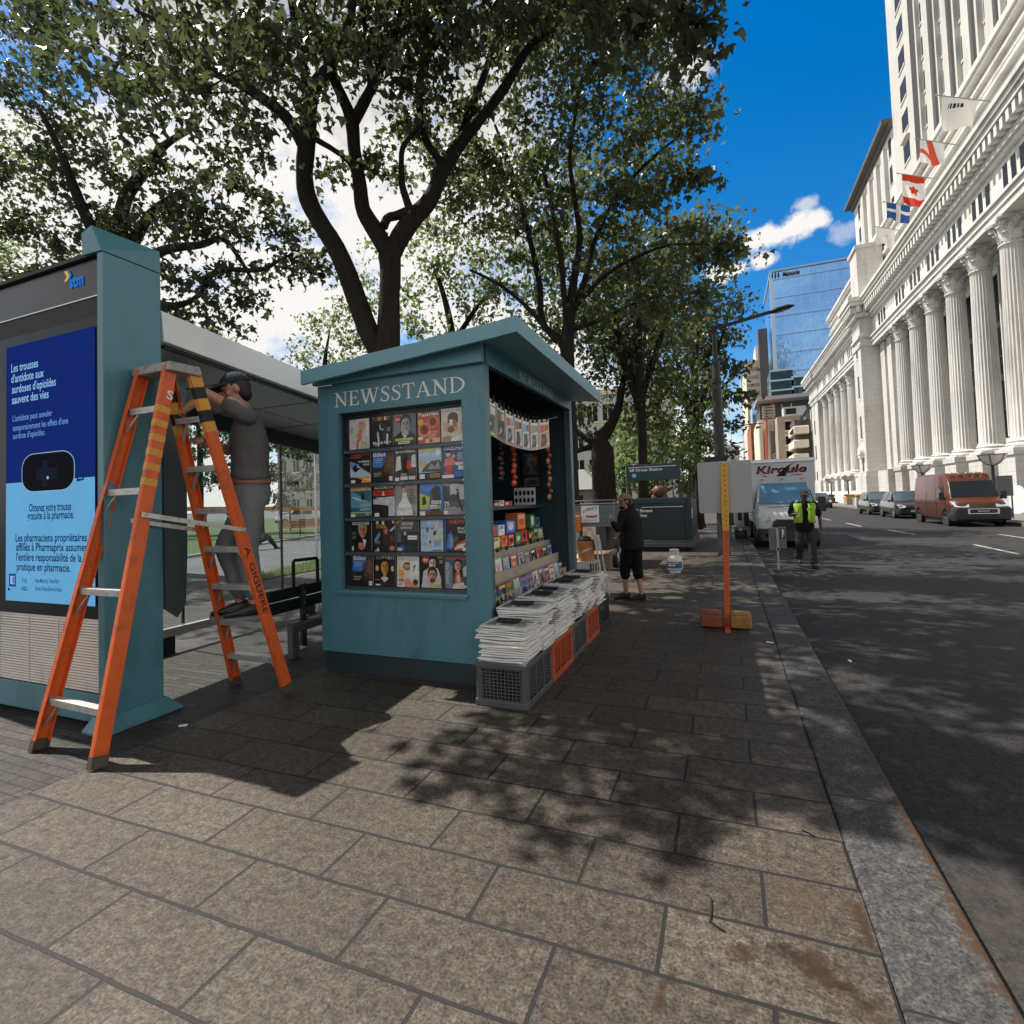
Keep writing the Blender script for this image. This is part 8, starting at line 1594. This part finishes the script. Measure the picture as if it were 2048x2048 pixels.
facade('pale_building','pale stone building behind the park trees above the blue awning',-19.0,-6.0,62,14,mat('pale_stone_far',(.55,.54,.52),.8,var=.06),floors=4,bays_=7)
facade('long_grey_building','long grey building along the far side of the park behind the white cars',-75.0,-34.0,72,15,mat('grey_stone_far',(.34,.34,.34),.8,var=.08),floors=4,bays_=14)
aw=thing('blue_awning','pale blue awning strip in front of the pale park building','awning');b=MB();b.hexa([(-13.0,44.0,3.0),(-6.4,44.0,3.0),(-6.4,45.6,3.9),(-13.0,45.6,3.9),(-13.0,43.9,3.12),(-6.4,43.9,3.12),(-6.4,45.5,4.02),(-13.0,45.5,4.02)]);b.box(-13,43.88,2.5,-6.4,43.95,3.0);b.build('canopy',mat('sky_blue_canvas',(.30,.55,.72),.7),aw)
for x in(-12.8,-9.7,-6.6):b=MB();b.tube([(x,44.1,0),(x,44.1,3.0)],.05,6);b.build('post',WM,aw)
settle(aw)
pv=thing('park_kiosk','small dark park kiosk with a grey pitched roof right behind the newsstand','kiosk')
b=MB();b.box(-6.9,23.0,0,-5.35,25,2.0);b.build('walls',BROWNB,pv);b=MB();b.box(-6.7,22.96,.9,-5.9,22.995,1.8);b.build('hatch',BLACKM,pv);b=MB();b.hexa([(-7.3,22.5,2.05),(-4.9,22.5,2.05),(-4.9,25.5,2.05),(-7.3,25.5,2.05),(-6.7,23.6,3.0),(-6.0,23.6,3.0),(-6.0,24.4,3.0),(-6.7,24.4,3.0)]);b.build('roof',GREYC,pv);b=MB();b.box(-5.4,22.8,0,-5.2,23.0,2.05);b.build('corner_post',WM,pv);b=MB();b.box(-5.85,22.9,.7,-5.42,22.99,1.6);b.build('menu_board',CARD,pv);settle(pv)
# ================================================================ trees
def leaf_mat(name,c_dark,c_light,tl_col,tl=.38):
 m=bpy.data.materials.new(name);m.use_nodes=True;MATS[name]=m;N=m.node_tree.nodes;L=m.node_tree.links
 b=N['Principled BSDF'];out=N['Material Output']
 g=N.new('ShaderNodeNewGeometry')
 cr=N.new('ShaderNodeMix');cr.data_type='RGBA';cr.inputs['A'].default_value=c_dark+(1,);cr.inputs['B'].default_value=c_light+(1,)
 L.new(g.outputs['Random Per Island'],cr.inputs['Factor']);L.new(cr.outputs['Result'],b.inputs['Base Color'])
 b.inputs['Roughness'].default_value=.42;b.inputs['Specular IOR Level'].default_value=.34
 t=N.new('ShaderNodeBsdfTranslucent');t.inputs['Color'].default_value=tl_col+(1,)
 mx=N.new('ShaderNodeMixShader');mx.inputs[0].default_value=tl;L.new(b.outputs[0],mx.inputs[1]);L.new(t.outputs[0],mx.inputs[2]);L.new(mx.outputs[0],out.inputs['Surface'])
 return m
LEAF1=leaf_mat('maple_leaf_dark',(.016,.021,.011),(.042,.050,.024),(.22,.28,.10),.20)
LEAF2=leaf_mat('maple_leaf_mid',(.018,.026,.012),(.055,.068,.030),(.27,.34,.12),.25)
LEAF3=leaf_mat('leaf_bright',(.036,.056,.018),(.12,.15,.055),(.33,.44,.14),.34)
BARK=mat('dark_bark',(.030,.025,.021),.9,var=.4,scale=5,bump=1.0,bscale=26,stretch=(1,1,.22),dirt=(.011,.010,.009),dscale=9,damt=.8,spec=.15)
[setattr(n_.inputs['Distance'],'default_value',.05)for n_ in BARK.node_tree.nodes if n_.type=='BUMP']
TPL8=np.array([(0,0),(.30,.10),(.52,.42),(.24,.46),(0,1.0),(-.24,.46),(-.52,.42),(-.30,.10)])
TPL5=np.array([(0,0),(.34,.30),(.22,.62),(0,1.0),(-.30,.45)])
def leaf_mesh(name,pts,size,rng,tpl=TPL8,droop=.5,m=None,parent=None):
 n=len(pts);k=len(tpl)
 ax=rng.normal(size=(n,3));ax[:,2]-=droop*1.2;ax/=np.linalg.norm(ax,axis=1)[:,None]
 nr=rng.normal(size=(n,3))*.8;nr[:,2]+=1.0;nr-=ax*(nr*ax).sum(1)[:,None];nr/=np.linalg.norm(nr,axis=1)[:,None]
 sd=np.cross(ax,nr);s=size*rng.uniform(.45,1.35,n)
 v=pts[:,None,:]+s[:,None,None]*(tpl[None,:,0,None]*sd[:,None,:]+(tpl[None,:,1,None]-.1)*ax[:,None,:]+(np.abs(tpl[None,:,0,None])*.35-tpl[None,:,1,None]**2*.18)*nr[:,None,:])
 me=bpy.data.meshes.new(name);me.vertices.add(n*k);me.vertices.foreach_set('co',v.astype(np.float32).ravel())
 me.loops.add(n*k);me.loops.foreach_set('vertex_index',np.arange(n*k,dtype=np.int32));me.polygons.add(n)
 me.polygons.foreach_set('loop_start',np.arange(0,n*k,k,dtype=np.int32));me.polygons.foreach_set('loop_total',np.full(n,k,dtype=np.int32))
 me.materials.append(m);me.update(calc_edges=True);me.validate();o=bpy.data.objects.new(name,me);COL.objects.link(o);o.parent=parent;return o
def crown_points(blobs,rng,per_m2=9.0,leaf_n=26,spread=.27):
 """clusters of leaves scattered towards the outside of every blob"""
 cl=[]
 for(c,r)in blobs:
  c=np.array(c);r=np.array(r if hasattr(r,'__len__')else(r,r,r*.8));k=max(3,int(per_m2*(r[0]*r[1]*r[2])**(2/3)*1.6))
  d=rng.normal(size=(k,3));d/=np.linalg.norm(d,axis=1)[:,None];rad=rng.uniform(.25,1.0,k)**.55;cl.append(c+d*rad[:,None]*r)
 cl=np.concatenate(cl);m=rng.integers(int(leaf_n*.5),int(leaf_n*1.5),len(cl));idx=np.repeat(np.arange(len(cl)),m)
 off=rng.normal(size=(len(idx),3))*np.array([spread,spread,spread*.55]);off[:,2]-=.12*(off[:,0]**2+off[:,1]**2)/spread
 return cl,cl[idx]+off
def radius_at(w,p):
 return w/2*(p.y/ray(0,0)[1]if False else 1)
def limb_px(pts,scale=1.0):
 """pts: (px, py, depth Y, width px) -> 3D points and radii"""
 P=[];Rr=[]
 for px,py,Y,w in pts:
  r=ray(px,py);P.append(atY(px,py,Y));Rr.append(w/2*(Y/r[1])*scale)
 return P,Rr
def smooth_line(P,Rr,n=4):
 out=[];ro=[]
 for i in range(len(P)-1):
  p0=P[max(0,i-1)];p1=P[i];p2=P[i+1];p3=P[min(len(P)-1,i+2)]
  for k in range(n):
   t=k/n;out.append(.5*((2*p1)+(p2-p0)*t+(2*p0-5*p1+4*p2-p3)*t*t+(3*p1-p0-3*p2+p3)*t**3));ro.append(Rr[i]+(Rr[i+1]-Rr[i])*t)
 return out+[P[-1]],ro+[Rr[-1]]
def make_tree(name,label,limbs,blobs,leafm,size,seed,n_sides=10,per=9.0,leaf_n=26,spread=.27,tpl=TPL8,droop=.5,twig=True,group=None,base=None,xmax=None,keep=None):
 t=thing(name,label,'tree',group);rng=np.random.default_rng(seed);rs_=random.Random(seed)
 nodes=[];trunk=MB()
 for i,(P,Rr)in enumerate(limbs):
  P2,R2=smooth_line(P,Rr);
  if i>0:P2[0]=P2[0]+(P2[0]-P2[1])*.3
  trunk.tube(P2,R2,n_sides if R2[0]>.05 else 7);nodes+=list(zip(P2,R2))
 trunk.shift(lambda p:p+Vector((rs_.uniform(-1,1),rs_.uniform(-1,1),0))*.006)
 cl,pts=crown_points(blobs,rng,per,leaf_n,spread)
 if keep is not None:pts=pts[keep(pts)];cl=cl[keep(cl)]
 if twig:
  NP=np.array([p[:]for p,r in nodes]);tm=trunk
  order=np.argsort(((cl[:,None,:]-NP[None,::3,:])**2).sum(-1).min(1))
  tree_pts=NP.copy()
  for ci in order:
   c=cl[ci];d=((tree_pts-c)**2).sum(1);lower=tree_pts[:,2]>c[2]+.5;d=d+lower*3.0;j=int(np.argmin(d));a=Vector(tree_pts[j]);e=Vector(c);L_=(e-a).length
   if L_<.05:continue
   mid=a.lerp(e,.5)+Vector((0,0,.10*L_));tm.tube([a,mid,e],[min(.035,.006+.007*L_),min(.02,.005+.004*L_),.004],4,cap=False)
   tree_pts=np.vstack([tree_pts,np.array([mid[:],e[:]])])
  pass
 trunk.build('trunk',BARK,t,smooth=70)
 leaf_mesh('crown',pts,size,rng,tpl,droop,leafm,t)
 if base is None:base=Vector((limbs[0][0][0].x,limbs[0][0][0].y,0))
 settle(t,base);return t
def B(px,py,Y,r):p=atY(px,py,Y);return((p.x,p.y,p.z),(r,r,r*.75)if not hasattr(r,'__len__')else r)
def lit_ok(p):
 """leaves whose shadow would fall on the sunlit near pavement are cut away so it stays lit"""
 y0=p[:,1]+p[:,2]*-.05;x0=p[:,0]+.56*p[:,2]
 lim=np.interp(x0,[-3,-2.2,-1.3,-1.1,-.35,-.1,.3,.8],[2.7,2.6,2.55,2.3,2.3,2.75,2.9,3.1])+.12*np.sin(x0*9)
 return(y0>lim)
Yt=9.0
tr=[(778,860,Yt,66),(776,760,Yt,58),(776,690,Yt,50),(779,600,Yt,42),(781,548,Yt,42),(779,512,Yt,46)]
g0=atY(780,860,Yt)
def LP(pts):return limb_px(pts)
trunkP,trunkR=LP(tr);trunkP=[Vector((g0.x+.02,Yt,0)),Vector((g0.x+.02,Yt,.35)),Vector((g0.x,Yt,1.6))]+trunkP;trunkR=[.62,.42,.36]+trunkR
limbs1=[(trunkP,trunkR),LP([(775,735,Yt,40),(737,662,Yt-.1,42),(683,518,Yt-.4,38),(640,445,Yt-.6,36),(617,400,Yt-.7,36),(609,352,Yt-.8,33),(613,290,Yt-.9,34),(618,240,Yt-1.0,30),(621,207,Yt-1.1,28),(633,166,Yt-1.2,26),(658,137,Yt-1.3,24),(671,103,Yt-1.4,16),(704,25,Yt-1.6,12),(712,-40,Yt-1.7,9)]),LP([(614,205,Yt-1.1,18),(611,160,Yt-1.2,17),(600,103,Yt-1.4,15),(588,41,Yt-1.6,13),(575,-30,Yt-1.8,10)]),LP([(612,300,Yt-.9,28),(588,255,Yt-1.1,25),(551,215,Yt-1.4,22),(476,166,Yt-1.8,19),(414,137,Yt-2.1,15),(352,83,Yt-2.4,12),(318,45,Yt-2.6,9),(270,20,Yt-2.8,6)]),LP([(634,280,Yt-.9,12),(668,300,Yt-.7,10),(696,322,Yt-.5,10),(717,358,Yt-.35,9)]),LP([(779,512,Yt,34),(756,470,Yt-.05,36),(738,442,Yt-.1,34),(725,414,Yt-.15,30),(719,364,Yt-.3,27),(709,300,Yt-.4,25),(704,248,Yt-.5,27),(690,205,Yt-.7,22),(664,150,Yt-.9,19),(645,90,Yt-1.1,15),(612,40,Yt-1.3,11),(590,-10,Yt-1.5,8)]),LP([(704,250,Yt-.5,22),(728,205,Yt-.6,21),(745,172,Yt-.7,19),(772,112,Yt-.9,15),(798,40,Yt-1.1,12),(815,-40,Yt-1.3,9)]),LP([(742,178,Yt-.7,15),(738,120,Yt-.8,14),(732,70,Yt-.9,12),(724,5,Yt-1.1,10),(722,-50,Yt-1.2,8)]),LP([(781,514,Yt,36),(800,475,Yt+.1,38),(826,438,Yt+.2,36),(861,398,Yt+.35,31),(889,333,Yt+.5,29),(924,282,Yt+.6,26),(965,232,Yt+.6,20),(1010,174,Yt+.5,19),(1052,103,Yt+.3,16),(1097,60,Yt+.1,13),(1155,10,Yt-.3,10),(1215,-15,Yt-.7,7)]),LP([(915,292,Yt+.6,17),(948,203,Yt+.9,15),(972,140,Yt+1.1,13),(990,83,Yt+1.3,11),(1031,20,Yt+1.5,8)]),LP([(768,452,Yt-.1,18),(776,436,Yt,17),(798,430,Yt+.1,18),(826,418,Yt+.2,20)]),LP([(822,424,Yt+.2,18),(808,385,Yt+.1,14),(803,350,Yt,12),(806,295,Yt-.1,10),(832,262,Yt-.2,8),(846,240,Yt-.3,5)]),LP([(888,335,Yt+.5,18),(872,310,Yt+.4,15),(853,284,Yt+.3,14),(840,230,Yt+.1,13),(838,160,Yt-.1,12),(864,102,Yt-.2,12),(912,46,Yt-.3,12),(962,33,Yt-.4,10),(992,5,Yt-.5,8),(1010,-40,Yt-.6,6)])]
bl1=[B(*a)for a in[(420,120,7.2,.75),(330,90,6.8,.8),(250,60,6.6,.8),(300,170,7.2,.75),(380,200,7.4,.7),(470,230,7.6,.6),(520,140,7.6,.7),(470,60,7.2,.8),(560,60,7.4,.7),(430,290,7.8,.6),(340,260,7.6,.7),(250,190,7.2,.75),(520,300,8.0,.5),(640,40,7.6,.65),(660,330,8.6,.3),(700,60,7.8,.6),(770,60,8.0,.6),(850,40,8.2,.75),(880,120,8.8,.6),(800,150,8.6,.4),(820,250,9.0,.35),(920,170,9.4,.55),(960,90,9.2,.8),(1040,40,9.0,.8),(1120,30,8.6,.75),(1200,20,8.2,.7),(1280,60,7.8,.55),(1345,80,7.4,.45),(1380,50,7.2,.35),(1300,5,7.6,.6),(1230,100,8.6,.45),(1000,250,9.8,.6),(900,330,9.8,.3),(760,345,9,.3),(865,215,9.2,.4),(600,-60,7.2,.9),(760,-80,7.4,1.0),(920,-80,7.6,1.0),(1080,-70,7.8,1.0),(1230,-70,7.2,.9),(440,-60,6.6,1.0),(200,-40,6.0,1.0),(60,40,6.2,.8),(130,110,6.6,.7)]]
bl1+=[((x,y,z),(r,r,r*.6))for x,y,z,r in[(-3.0,6.2,9.0,1.2),(-4.8,5.6,8.6,1.2),(-6.5,5.6,8.2,1.2),(-1.6,6.6,9.3,1.1),(-3.6,4.6,8.9,.9),(-5.6,4.3,8.7,.9),(-2.0,5.2,9.4,.8),(-4.2,7.5,10,1.3),(-6.0,8.0,10.2,1.3),(-2.2,8.2,10.2,1.3),(-7.4,6.6,9.2,1.2),(-7.6,4.4,8.2,.9),(-8.6,5.4,8.6,1.0)]]  # overhead clumps out of view, added for the shade they cast
bl1+=[((x,y,z),(.85,.85,.6))for x,y,z in[(-5.7,3.3,9.0),(-5.2,3.7,9.4),(-6.5,3.6,9.2),(-4.7,3.6,9.6),(-6.0,3.9,10),(-4.4,4.0,10.2)]]  # unseen clumps added to shade the nearer slabs
bl1+=[((x+random.uniform(-.3,.3),y+random.uniform(-.3,.3),11.8+random.uniform(-.5,.7)),(1.15,1.15,.7))for x in(-6.6,-5.3,-4.0,-2.7,-1.4)for y in(4.0,5.2,6.5,7.9,9.4)]  # high leaf layer out of view, added to shade the road
make_tree('maple_tree','large maple with a dark forked trunk rising right behind the newsstand roof',limbs1,bl1,LEAF1,.16,21,per=6.6,leaf_n=38,spread=.215,droop=.9,keep=lit_ok)
Y2=9.5
q0=atY(390,900,Y2)
limbs2=[([Vector((q0.x-1.6,Y2,0)),Vector((q0.x-1.6,Y2,1.5)),Vector((q0.x-1.65,Y2,3.2)),atY(250,560,Y2)],[.42,.32,.28,.24]),LP([(250,570,Y2,34),(240,480,Y2,28),(250,400,Y2-.2,24),(290,340,Y2-.4,20),(330,290,Y2-.6,14),(380,260,Y2-.8,9)]),LP([(250,560,Y2,26),(190,470,Y2-.4,22),(150,380,Y2-.8,18),(120,300,Y2-1.1,13),(80,220,Y2-1.4,9)]),LP([(250,540,Y2,26),(330,500,Y2,18),(400,490,Y2+.1,14),(450,480,Y2+.2,11),(505,560,Y2+.2,6)]),LP([(400,560,Y2,10),(450,540,Y2,10),(520,540,Y2,9),(560,520,Y2,6),(600,500,Y2,4)]),LP([(250,580,Y2,22),(330,610,Y2,14),(385,600,Y2,10),(420,560,Y2,7),(440,520,Y2,5)]),LP([(250,520,Y2,26),(300,430,Y2+.3,18),(370,380,Y2+.5,12),(430,340,Y2+.6,8)])]
bl2=[B(*a)for a in[(40,160,8.2,.9),(60,260,8.4,.9),(150,250,8.6,.8),(40,350,8.6,.9),(130,350,8.8,.8),(220,330,9,.8),(310,350,9.2,.7),(390,370,9.4,.7),(470,390,9.6,.6),(540,400,9.8,.4),(60,440,8.8,.9),(160,440,9.0,.8),(250,440,9.2,.8),(340,450,9.4,.8),(430,460,9.6,.8),(510,470,9.8,.65),(570,440,9.8,.45),(600,500,9.8,.35),(640,540,9.8,.3),(540,530,9.8,.5),(440,540,9.6,.6),(360,540,9.4,.7),(60,540,9.2,.8),(150,520,9.2,.7),(350,610,9.4,.5),(420,610,9.6,.5),(500,600,9.8,.35),(460,650,9.8,.35),(330,660,9.6,.3),(20,60,7.8,.9),(110,20,7.6,.9)]]
make_tree('maple_tree','spreading maple filling the upper left behind the bus stop panel',limbs2,bl2,LEAF1,.17,22,per=9.5,leaf_n=42,spread=.235,droop=.8,keep=lit_ok)
Y3=12.5
q0=atY(1137,860,Y3)
limbs3=[([Vector((q0.x,Y3,0)),Vector((q0.x,Y3,.4)),Vector((q0.x,Y3,2.2)),atY(1135,710,Y3),atY(1138,640,Y3)],[.34,.24,.20,.165,.15]),LP([(1138,645,Y3,22),(1142,600,Y3,18),(1151,538,Y3-.1,15),(1160,476,Y3-.2,12),(1150,400,Y3-.3,10),(1140,320,Y3-.4,8),(1150,230,Y3-.4,6),(1165,150,Y3-.4,4)]),LP([(1134,720,Y3,18),(1120,680,Y3,15),(1085,646,Y3+.1,14),(1079,570,Y3+.2,12),(1064,497,Y3+.3,11),(1045,420,Y3+.3,9),(1020,330,Y3+.3,7),(990,250,Y3+.2,5)]),LP([(1136,660,Y3,14),(1128,590,Y3-.2,12),(1122,518,Y3-.4,11),(1108,440,Y3-.6,9),(1090,350,Y3-.8,7)]),LP([(1140,640,Y3,14),(1170,560,Y3+.2,12),(1190,480,Y3+.3,10),(1230,400,Y3+.3,8),(1290,330,Y3+.2,6),(1360,270,Y3,3)]),LP([(1145,620,Y3,11),(1200,560,Y3-.3,9),(1260,520,Y3-.5,7),(1340,490,Y3-.6,5),(1420,490,Y3-.6,3)]),LP([(1110,680,Y3,11),(1060,620,Y3-.2,9),(1000,570,Y3-.3,7),(940,540,Y3-.3,5)]),LP([(1140,660,Y3,10),(1200,640,Y3+.1,8),(1260,610,Y3+.1,6),(1330,590,Y3,3)])]
bl3=[B(*a)for a in[(1150,420,12.2,1.1),(1060,330,12.2,1.1),(1150,260,12.2,1.0),(1240,330,12.4,1.0),(1230,220,12.2,.9),(1160,150,12.0,.9),(1080,200,12.2,1.0),(990,330,12.4,.8),(1300,260,12.2,.7),(1350,230,12.0,.5),(1395,195,12.0,.32),(1320,170,12.2,.6),(1400,250,12,.28),(1320,350,12.2,.7),(1370,360,12.0,.4),(1405,362,12,.22),(1250,430,12.2,1.0),(1330,440,12.0,.65),(1380,460,11.9,.42),(1430,490,11.8,.28),(1455,492,11.8,.15),(1400,500,11.9,.3),(1340,500,12,.5),(1240,530,12.4,.8),(1050,480,12.4,.9),(960,450,12.4,.7),(1150,520,12.6,.7),(1300,560,12.2,.6),(1360,570,12,.4),(1390,600,12,.28),(1340,620,12.2,.5),(1000,550,12.8,.8),(1270,640,12.6,.8),(1200,620,12.8,.6),(1200,100,12,.8),(1270,110,12,.7),(1330,110,12,.5),(1100,100,12,.9),(1000,180,12.2,.8),(930,370,12.6,.6),(870,470,12.8,.5)]]
bl3+=[((x,y,z),(r,r,r*.7))for x,y,z,r in[(-2.6,12,13.6,1.5),(-1.2,12.5,13.2,1.2),(-4.2,12.5,13.8,1.5),(-3.2,11,12.6,1.4),(-1.4,10.6,11.9,1.1),(-2.2,14,13,1.6),(-.8,14.4,12,1.2),(-4.5,11.5,9.5,1.2),(-5.5,12,10,1.2),(-6.5,12.5,10.5,1.2),(-5,13.5,10,1.2),(-6.5,14.5,10.5,1.3),(-4.5,15,10,1.3),(-3.5,13,10.5,1.2),(-6,10.6,10.5,1.2),(-7.2,11.2,10.8,1.2)]]  # extra clumps added to shade the paving and road below
make_tree('maple_tree','tall multi-stemmed maple with feathery right edge between newsstand and street lamp',limbs3,bl3,LEAF2,.15,23,per=8.0,leaf_n=33,spread=.21,droop=.7,keep=lit_ok)
def back_tree(label,px,pyb,Y,wpx,stems,blobs,lm,size,seed,per=8,leaf_n=22,spread=.32,tpl=TPL5):
 q=atY(px,pyb,Y);r0=limb_px([(px,pyb,Y,wpx)])[1][0]
 P=[Vector((q.x,Y,0)),Vector((q.x,Y,.4)),Vector((q.x,Y,max(.8,q.z)))];R_=[r0*1.6,r0*1.15,r0]
 return make_tree('park_tree',label,[(P,R_)]+[LP(s)for s in stems],[B(*a)for a in blobs],lm,size,seed,per=per,leaf_n=leaf_n,spread=spread,tpl=tpl,droop=.4,group='trees of the park behind the street')
back_tree('dark park tree with a low fork just right of the newsstand wall',1205,895,20,44,[[(1205,900,20,40),(1200,880,20,34),(1215,860,20,24),(1235,820,20,18),(1245,770,20,13),(1260,700,20,9)],[(1198,890,20,20),(1170,875,20,12),(1140,850,20,8),(1120,835,20,5)],[(1190,892,20,14),(1160,900,20,10),(1130,915,20,6)]],[(1170,800,20,1.1),(1230,750,20,1.3),(1300,760,20,1.3),(1180,720,20.5,1.1),(1140,830,20,.7),(1260,830,20.5,.9),(1320,840,20.5,.9),(1240,660,20,1.3),(1320,680,20,1.2),(1170,870,20.5,.6),(1370,760,20,.8),(1150,640,20,1.2)],LEAF2,.21,31)
back_tree('slim park tree standing right behind the station entrance sign',1285,930,24,20,[[(1285,930,24,20),(1285,880,24,18),(1278,830,24,14),(1290,770,24,10),(1300,700,24,7)],[(1280,850,24,10),(1320,800,24,8),(1350,760,24,5)]],[(1280,860,24,1.1),(1340,830,24,1.1),(1390,850,24,.9),(1350,900,24,1.0),(1300,930,24.5,.9),(1380,920,24,.8),(1330,760,24,1.2),(1400,760,24,.9),(1240,900,25,.8),(1420,810,24,.6),(1260,960,25,.7),(1230,950,25,.6)],LEAF3,.24,32)
back_tree('leafy park tree with drooping sprays around the street lamp pole',1395,960,28,18,[[(1395,960,28,18),(1395,880,28,15),(1405,800,28,11),(1410,720,28,8)],[(1400,830,28,8),(1440,780,28,6),(1470,750,28,4)]],[(1400,720,28,1.2),(1440,720,28,.8),(1460,745,28,.5),(1480,735,28,.3),(1430,780,28,.9),(1470,790,28,.45),(1495,795,28,.25),(1440,830,28,.6),(1465,845,28,.3),(1420,880,28,.7),(1450,900,28,.4),(1390,800,28,1.1),(1385,870,28,1.0),(1440,680,28,.5),(1465,668,28,.2),(1380,660,28,1.0),(1360,930,28,.8),(1400,640,28,.5)],LEAF2,.27,33,leaf_n=26)
back_tree('sunlit park tree low behind the forked trunk and newsstand roof',900,760,19,20,[[(900,760,19,20),(905,680,19,16),(890,600,19,11),(870,540,19,8)],[(905,690,19,12),(950,620,19,9),(1000,560,19,6)]],[(860,560,19,1.2),(900,500,19,1.1),(950,580,19,1.3),(1020,600,19,1.2),(850,640,19,1.1),(960,500,19,1.0),(1040,520,19.5,1.2),(1090,600,19.5,1.1),(830,480,19,.7),(1080,680,19.5,1.0),(820,600,19,.7),(930,660,19,1.2),(860,440,19,.5)],LEAF3,.22,34)
back_tree('bushy park tree between the shelter roof and the maple stems',650,780,22,20,[[(650,780,22,18),(650,720,22,8),(660,660,22,2)]],[(640,650,22,1.0),(690,620,22,1.2),(740,600,22,1.1),(640,720,22,1.1),(700,690,22,1.1),(720,540,22,.9),(750,500,22,.6),(680,560,22,.5),(600,700,22,.9),(740,660,22,1),(620,760,22,1)],LEAF3,.24,35)
back_tree('park tree whose crown shows through the shelter glass left of the bench',520,960,27,12,[[(520,960,27,12),(520,900,27,10),(525,840,27,7)]],[(500,860,27,1.5),(560,870,27,1.5),(600,900,27,1.3),(540,940,27,1.3),(600,960,27,1.0),(480,930,27,1.3),(620,840,27,1.4),(440,880,27,1.5),(560,990,27,.9)],LEAF2,.30,36)
back_tree('park tree seen through the glass behind the ladder rails',400,960,25,12,[[(400,960,25,12),(400,900,25,10),(395,840,25,7)]],[(400,880,25,1.5),(350,900,25,1.4),(440,940,25,1.2),(380,960,25,1.2),(330,960,25,1.1),(420,820,25,1.4),(340,840,25,1.4)],LEAF2,.30,37)
back_tree('broad park tree low on the left behind the bus stop panel',60,760,22,26,[[(60,760,22,24),(70,660,22,18),(60,580,22,12)]],[(60,560,22,1.6),(160,540,22,1.4),(0,500,22,1.5),(220,600,22,1.3),(100,640,22,1.5),(330,640,22,1.2),(420,680,22,1.2),(500,720,22,1.0),(260,520,22,1.1)],LEAF3,.26,38)
back_tree('tall park tree at the far left with bright young leaves',-60,700,14,30,[[(-60,700,14,30),(-50,560,14,22),(-30,400,14,14)]],[(10,300,13.5,.9),(40,330,13.5,.6),(-30,400,13.5,1.2),(20,480,14,1.0),(-40,250,13.5,1.2),(60,250,13.8,.7)],LEAF3,.19,39)
for i,(x,y,h,lb)in enumerate([(-2.78,19.5,14.5,'tall street tree hidden behind the multi-stemmed maple'),(-1.2,26.5,14,'tall park tree farther along behind the station entrance')]):
 P=[Vector((x,y,0)),Vector((x,y,.5)),Vector((x+.1,y,5)),Vector((x,y,9))];rr_=np.random.default_rng(90+i)
 blb=[((x+rr_.uniform(-2.6,1.6),y+rr_.uniform(-3,3),rr_.uniform(7.5,h)),(1.5,1.5,1.1))for _ in range(22)]
 make_tree('park_tree',lb,[(P,[.22,.17,.15,.1])]+[([Vector((x,y,5)),Vector((x+dx,y+dy,8)),Vector((x+dx*1.8,y+dy*1.8,10.5))],[.15,.1,.04])for dx,dy in((1,.5),(-1,.8),(.3,-1.2),(-.6,-.9))],blb,LEAF2,.24,41+i,per=5.5,leaf_n=20,spread=.4,tpl=TPL5,droop=.4,group='trees of the park behind the street')
def bush(label,x,y,r,lm,seed,size=.12):
 t=thing('bush',label,'bush','bushes in the park');rng=np.random.default_rng(seed);cl,pts=crown_points([((x,y,r*.75),(r,r,r*.7)),((x+r*.5,y,r*.5),(r*.6,r*.6,r*.5))],rng,14,26,.16);pts=pts[pts[:,2]>.02];leaf_mesh('leaves',pts,size,rng,TPL5,.1,lm,t);b=MB();[b.tube([(x,y,0),(x+rng.uniform(-.4,.4)*r,y+rng.uniform(-.3,.3)*r,r)],.015,5)for _ in range(5)];b.build('stems',BARK,t);settle(t,(x,y,0))
q=gnd(1180,1030);q=atY(1183,1000,19)
back_tree('bright bushy park tree filling the gap behind the station sign',1300,985,31,10,[[(1300,985,31,10),(1300,930,31,6)]],[(1230,900,31,1.4),(1290,890,31,1.4),(1350,880,31,1.4),(1240,960,31,1.3),(1310,960,31,1.3),(1370,950,31,1.3),(1400,900,31,1.2),(1200,940,31,1.0),(1260,840,31,1.3),(1400,970,31,1)],LEAF3,.3,60)
bush('bright green bush beside the small park kiosk',q.x,19.0,.75,LEAF3,51)
bush('low bush at the foot of the forked park tree',q.x+1.3,21.5,.7,LEAF3,52);bush('bush on the lawn behind the food cart',-4.6,18.2,.6,LEAF3,53);bush('bush under the slim park tree',-4.0,22.5,.8,LEAF3,54);bush('bush left of the station entrance',-3.9,17.6,.55,LEAF3,55)
rng=np.random.default_rng(77);n=9000
gx=rng.uniform(-11.9,-9.7,n);gy=rng.uniform(8.2,16,n);ok=gx>-10.3-(gy-8.2)*.30;gx,gy=gx[ok],gy[ok]
pts=np.stack([gx,gy,np.full(len(gx),.03)],1);ax=rng.normal(size=(len(gx),3))*.35;ax[:,2]=1;h=rng.uniform(.04,.11,len(gx));sd=rng.normal(size=(len(gx),3));sd[:,2]=0;sd/=np.linalg.norm(sd,axis=1)[:,None];sd*=.006
v=np.stack([pts-sd,pts+sd,pts+ax*h[:,None]],1);me=bpy.data.meshes.new('grass');me.from_pydata(v.reshape(-1,3).tolist(),[],np.arange(len(gx)*3).reshape(-1,3).tolist());me.materials.append(LEAF3);o=bpy.data.objects.new('grass',me);COL.objects.link(o);tag(o,'short bright grass growing along the near lawn strip','grass',kind='stuff')
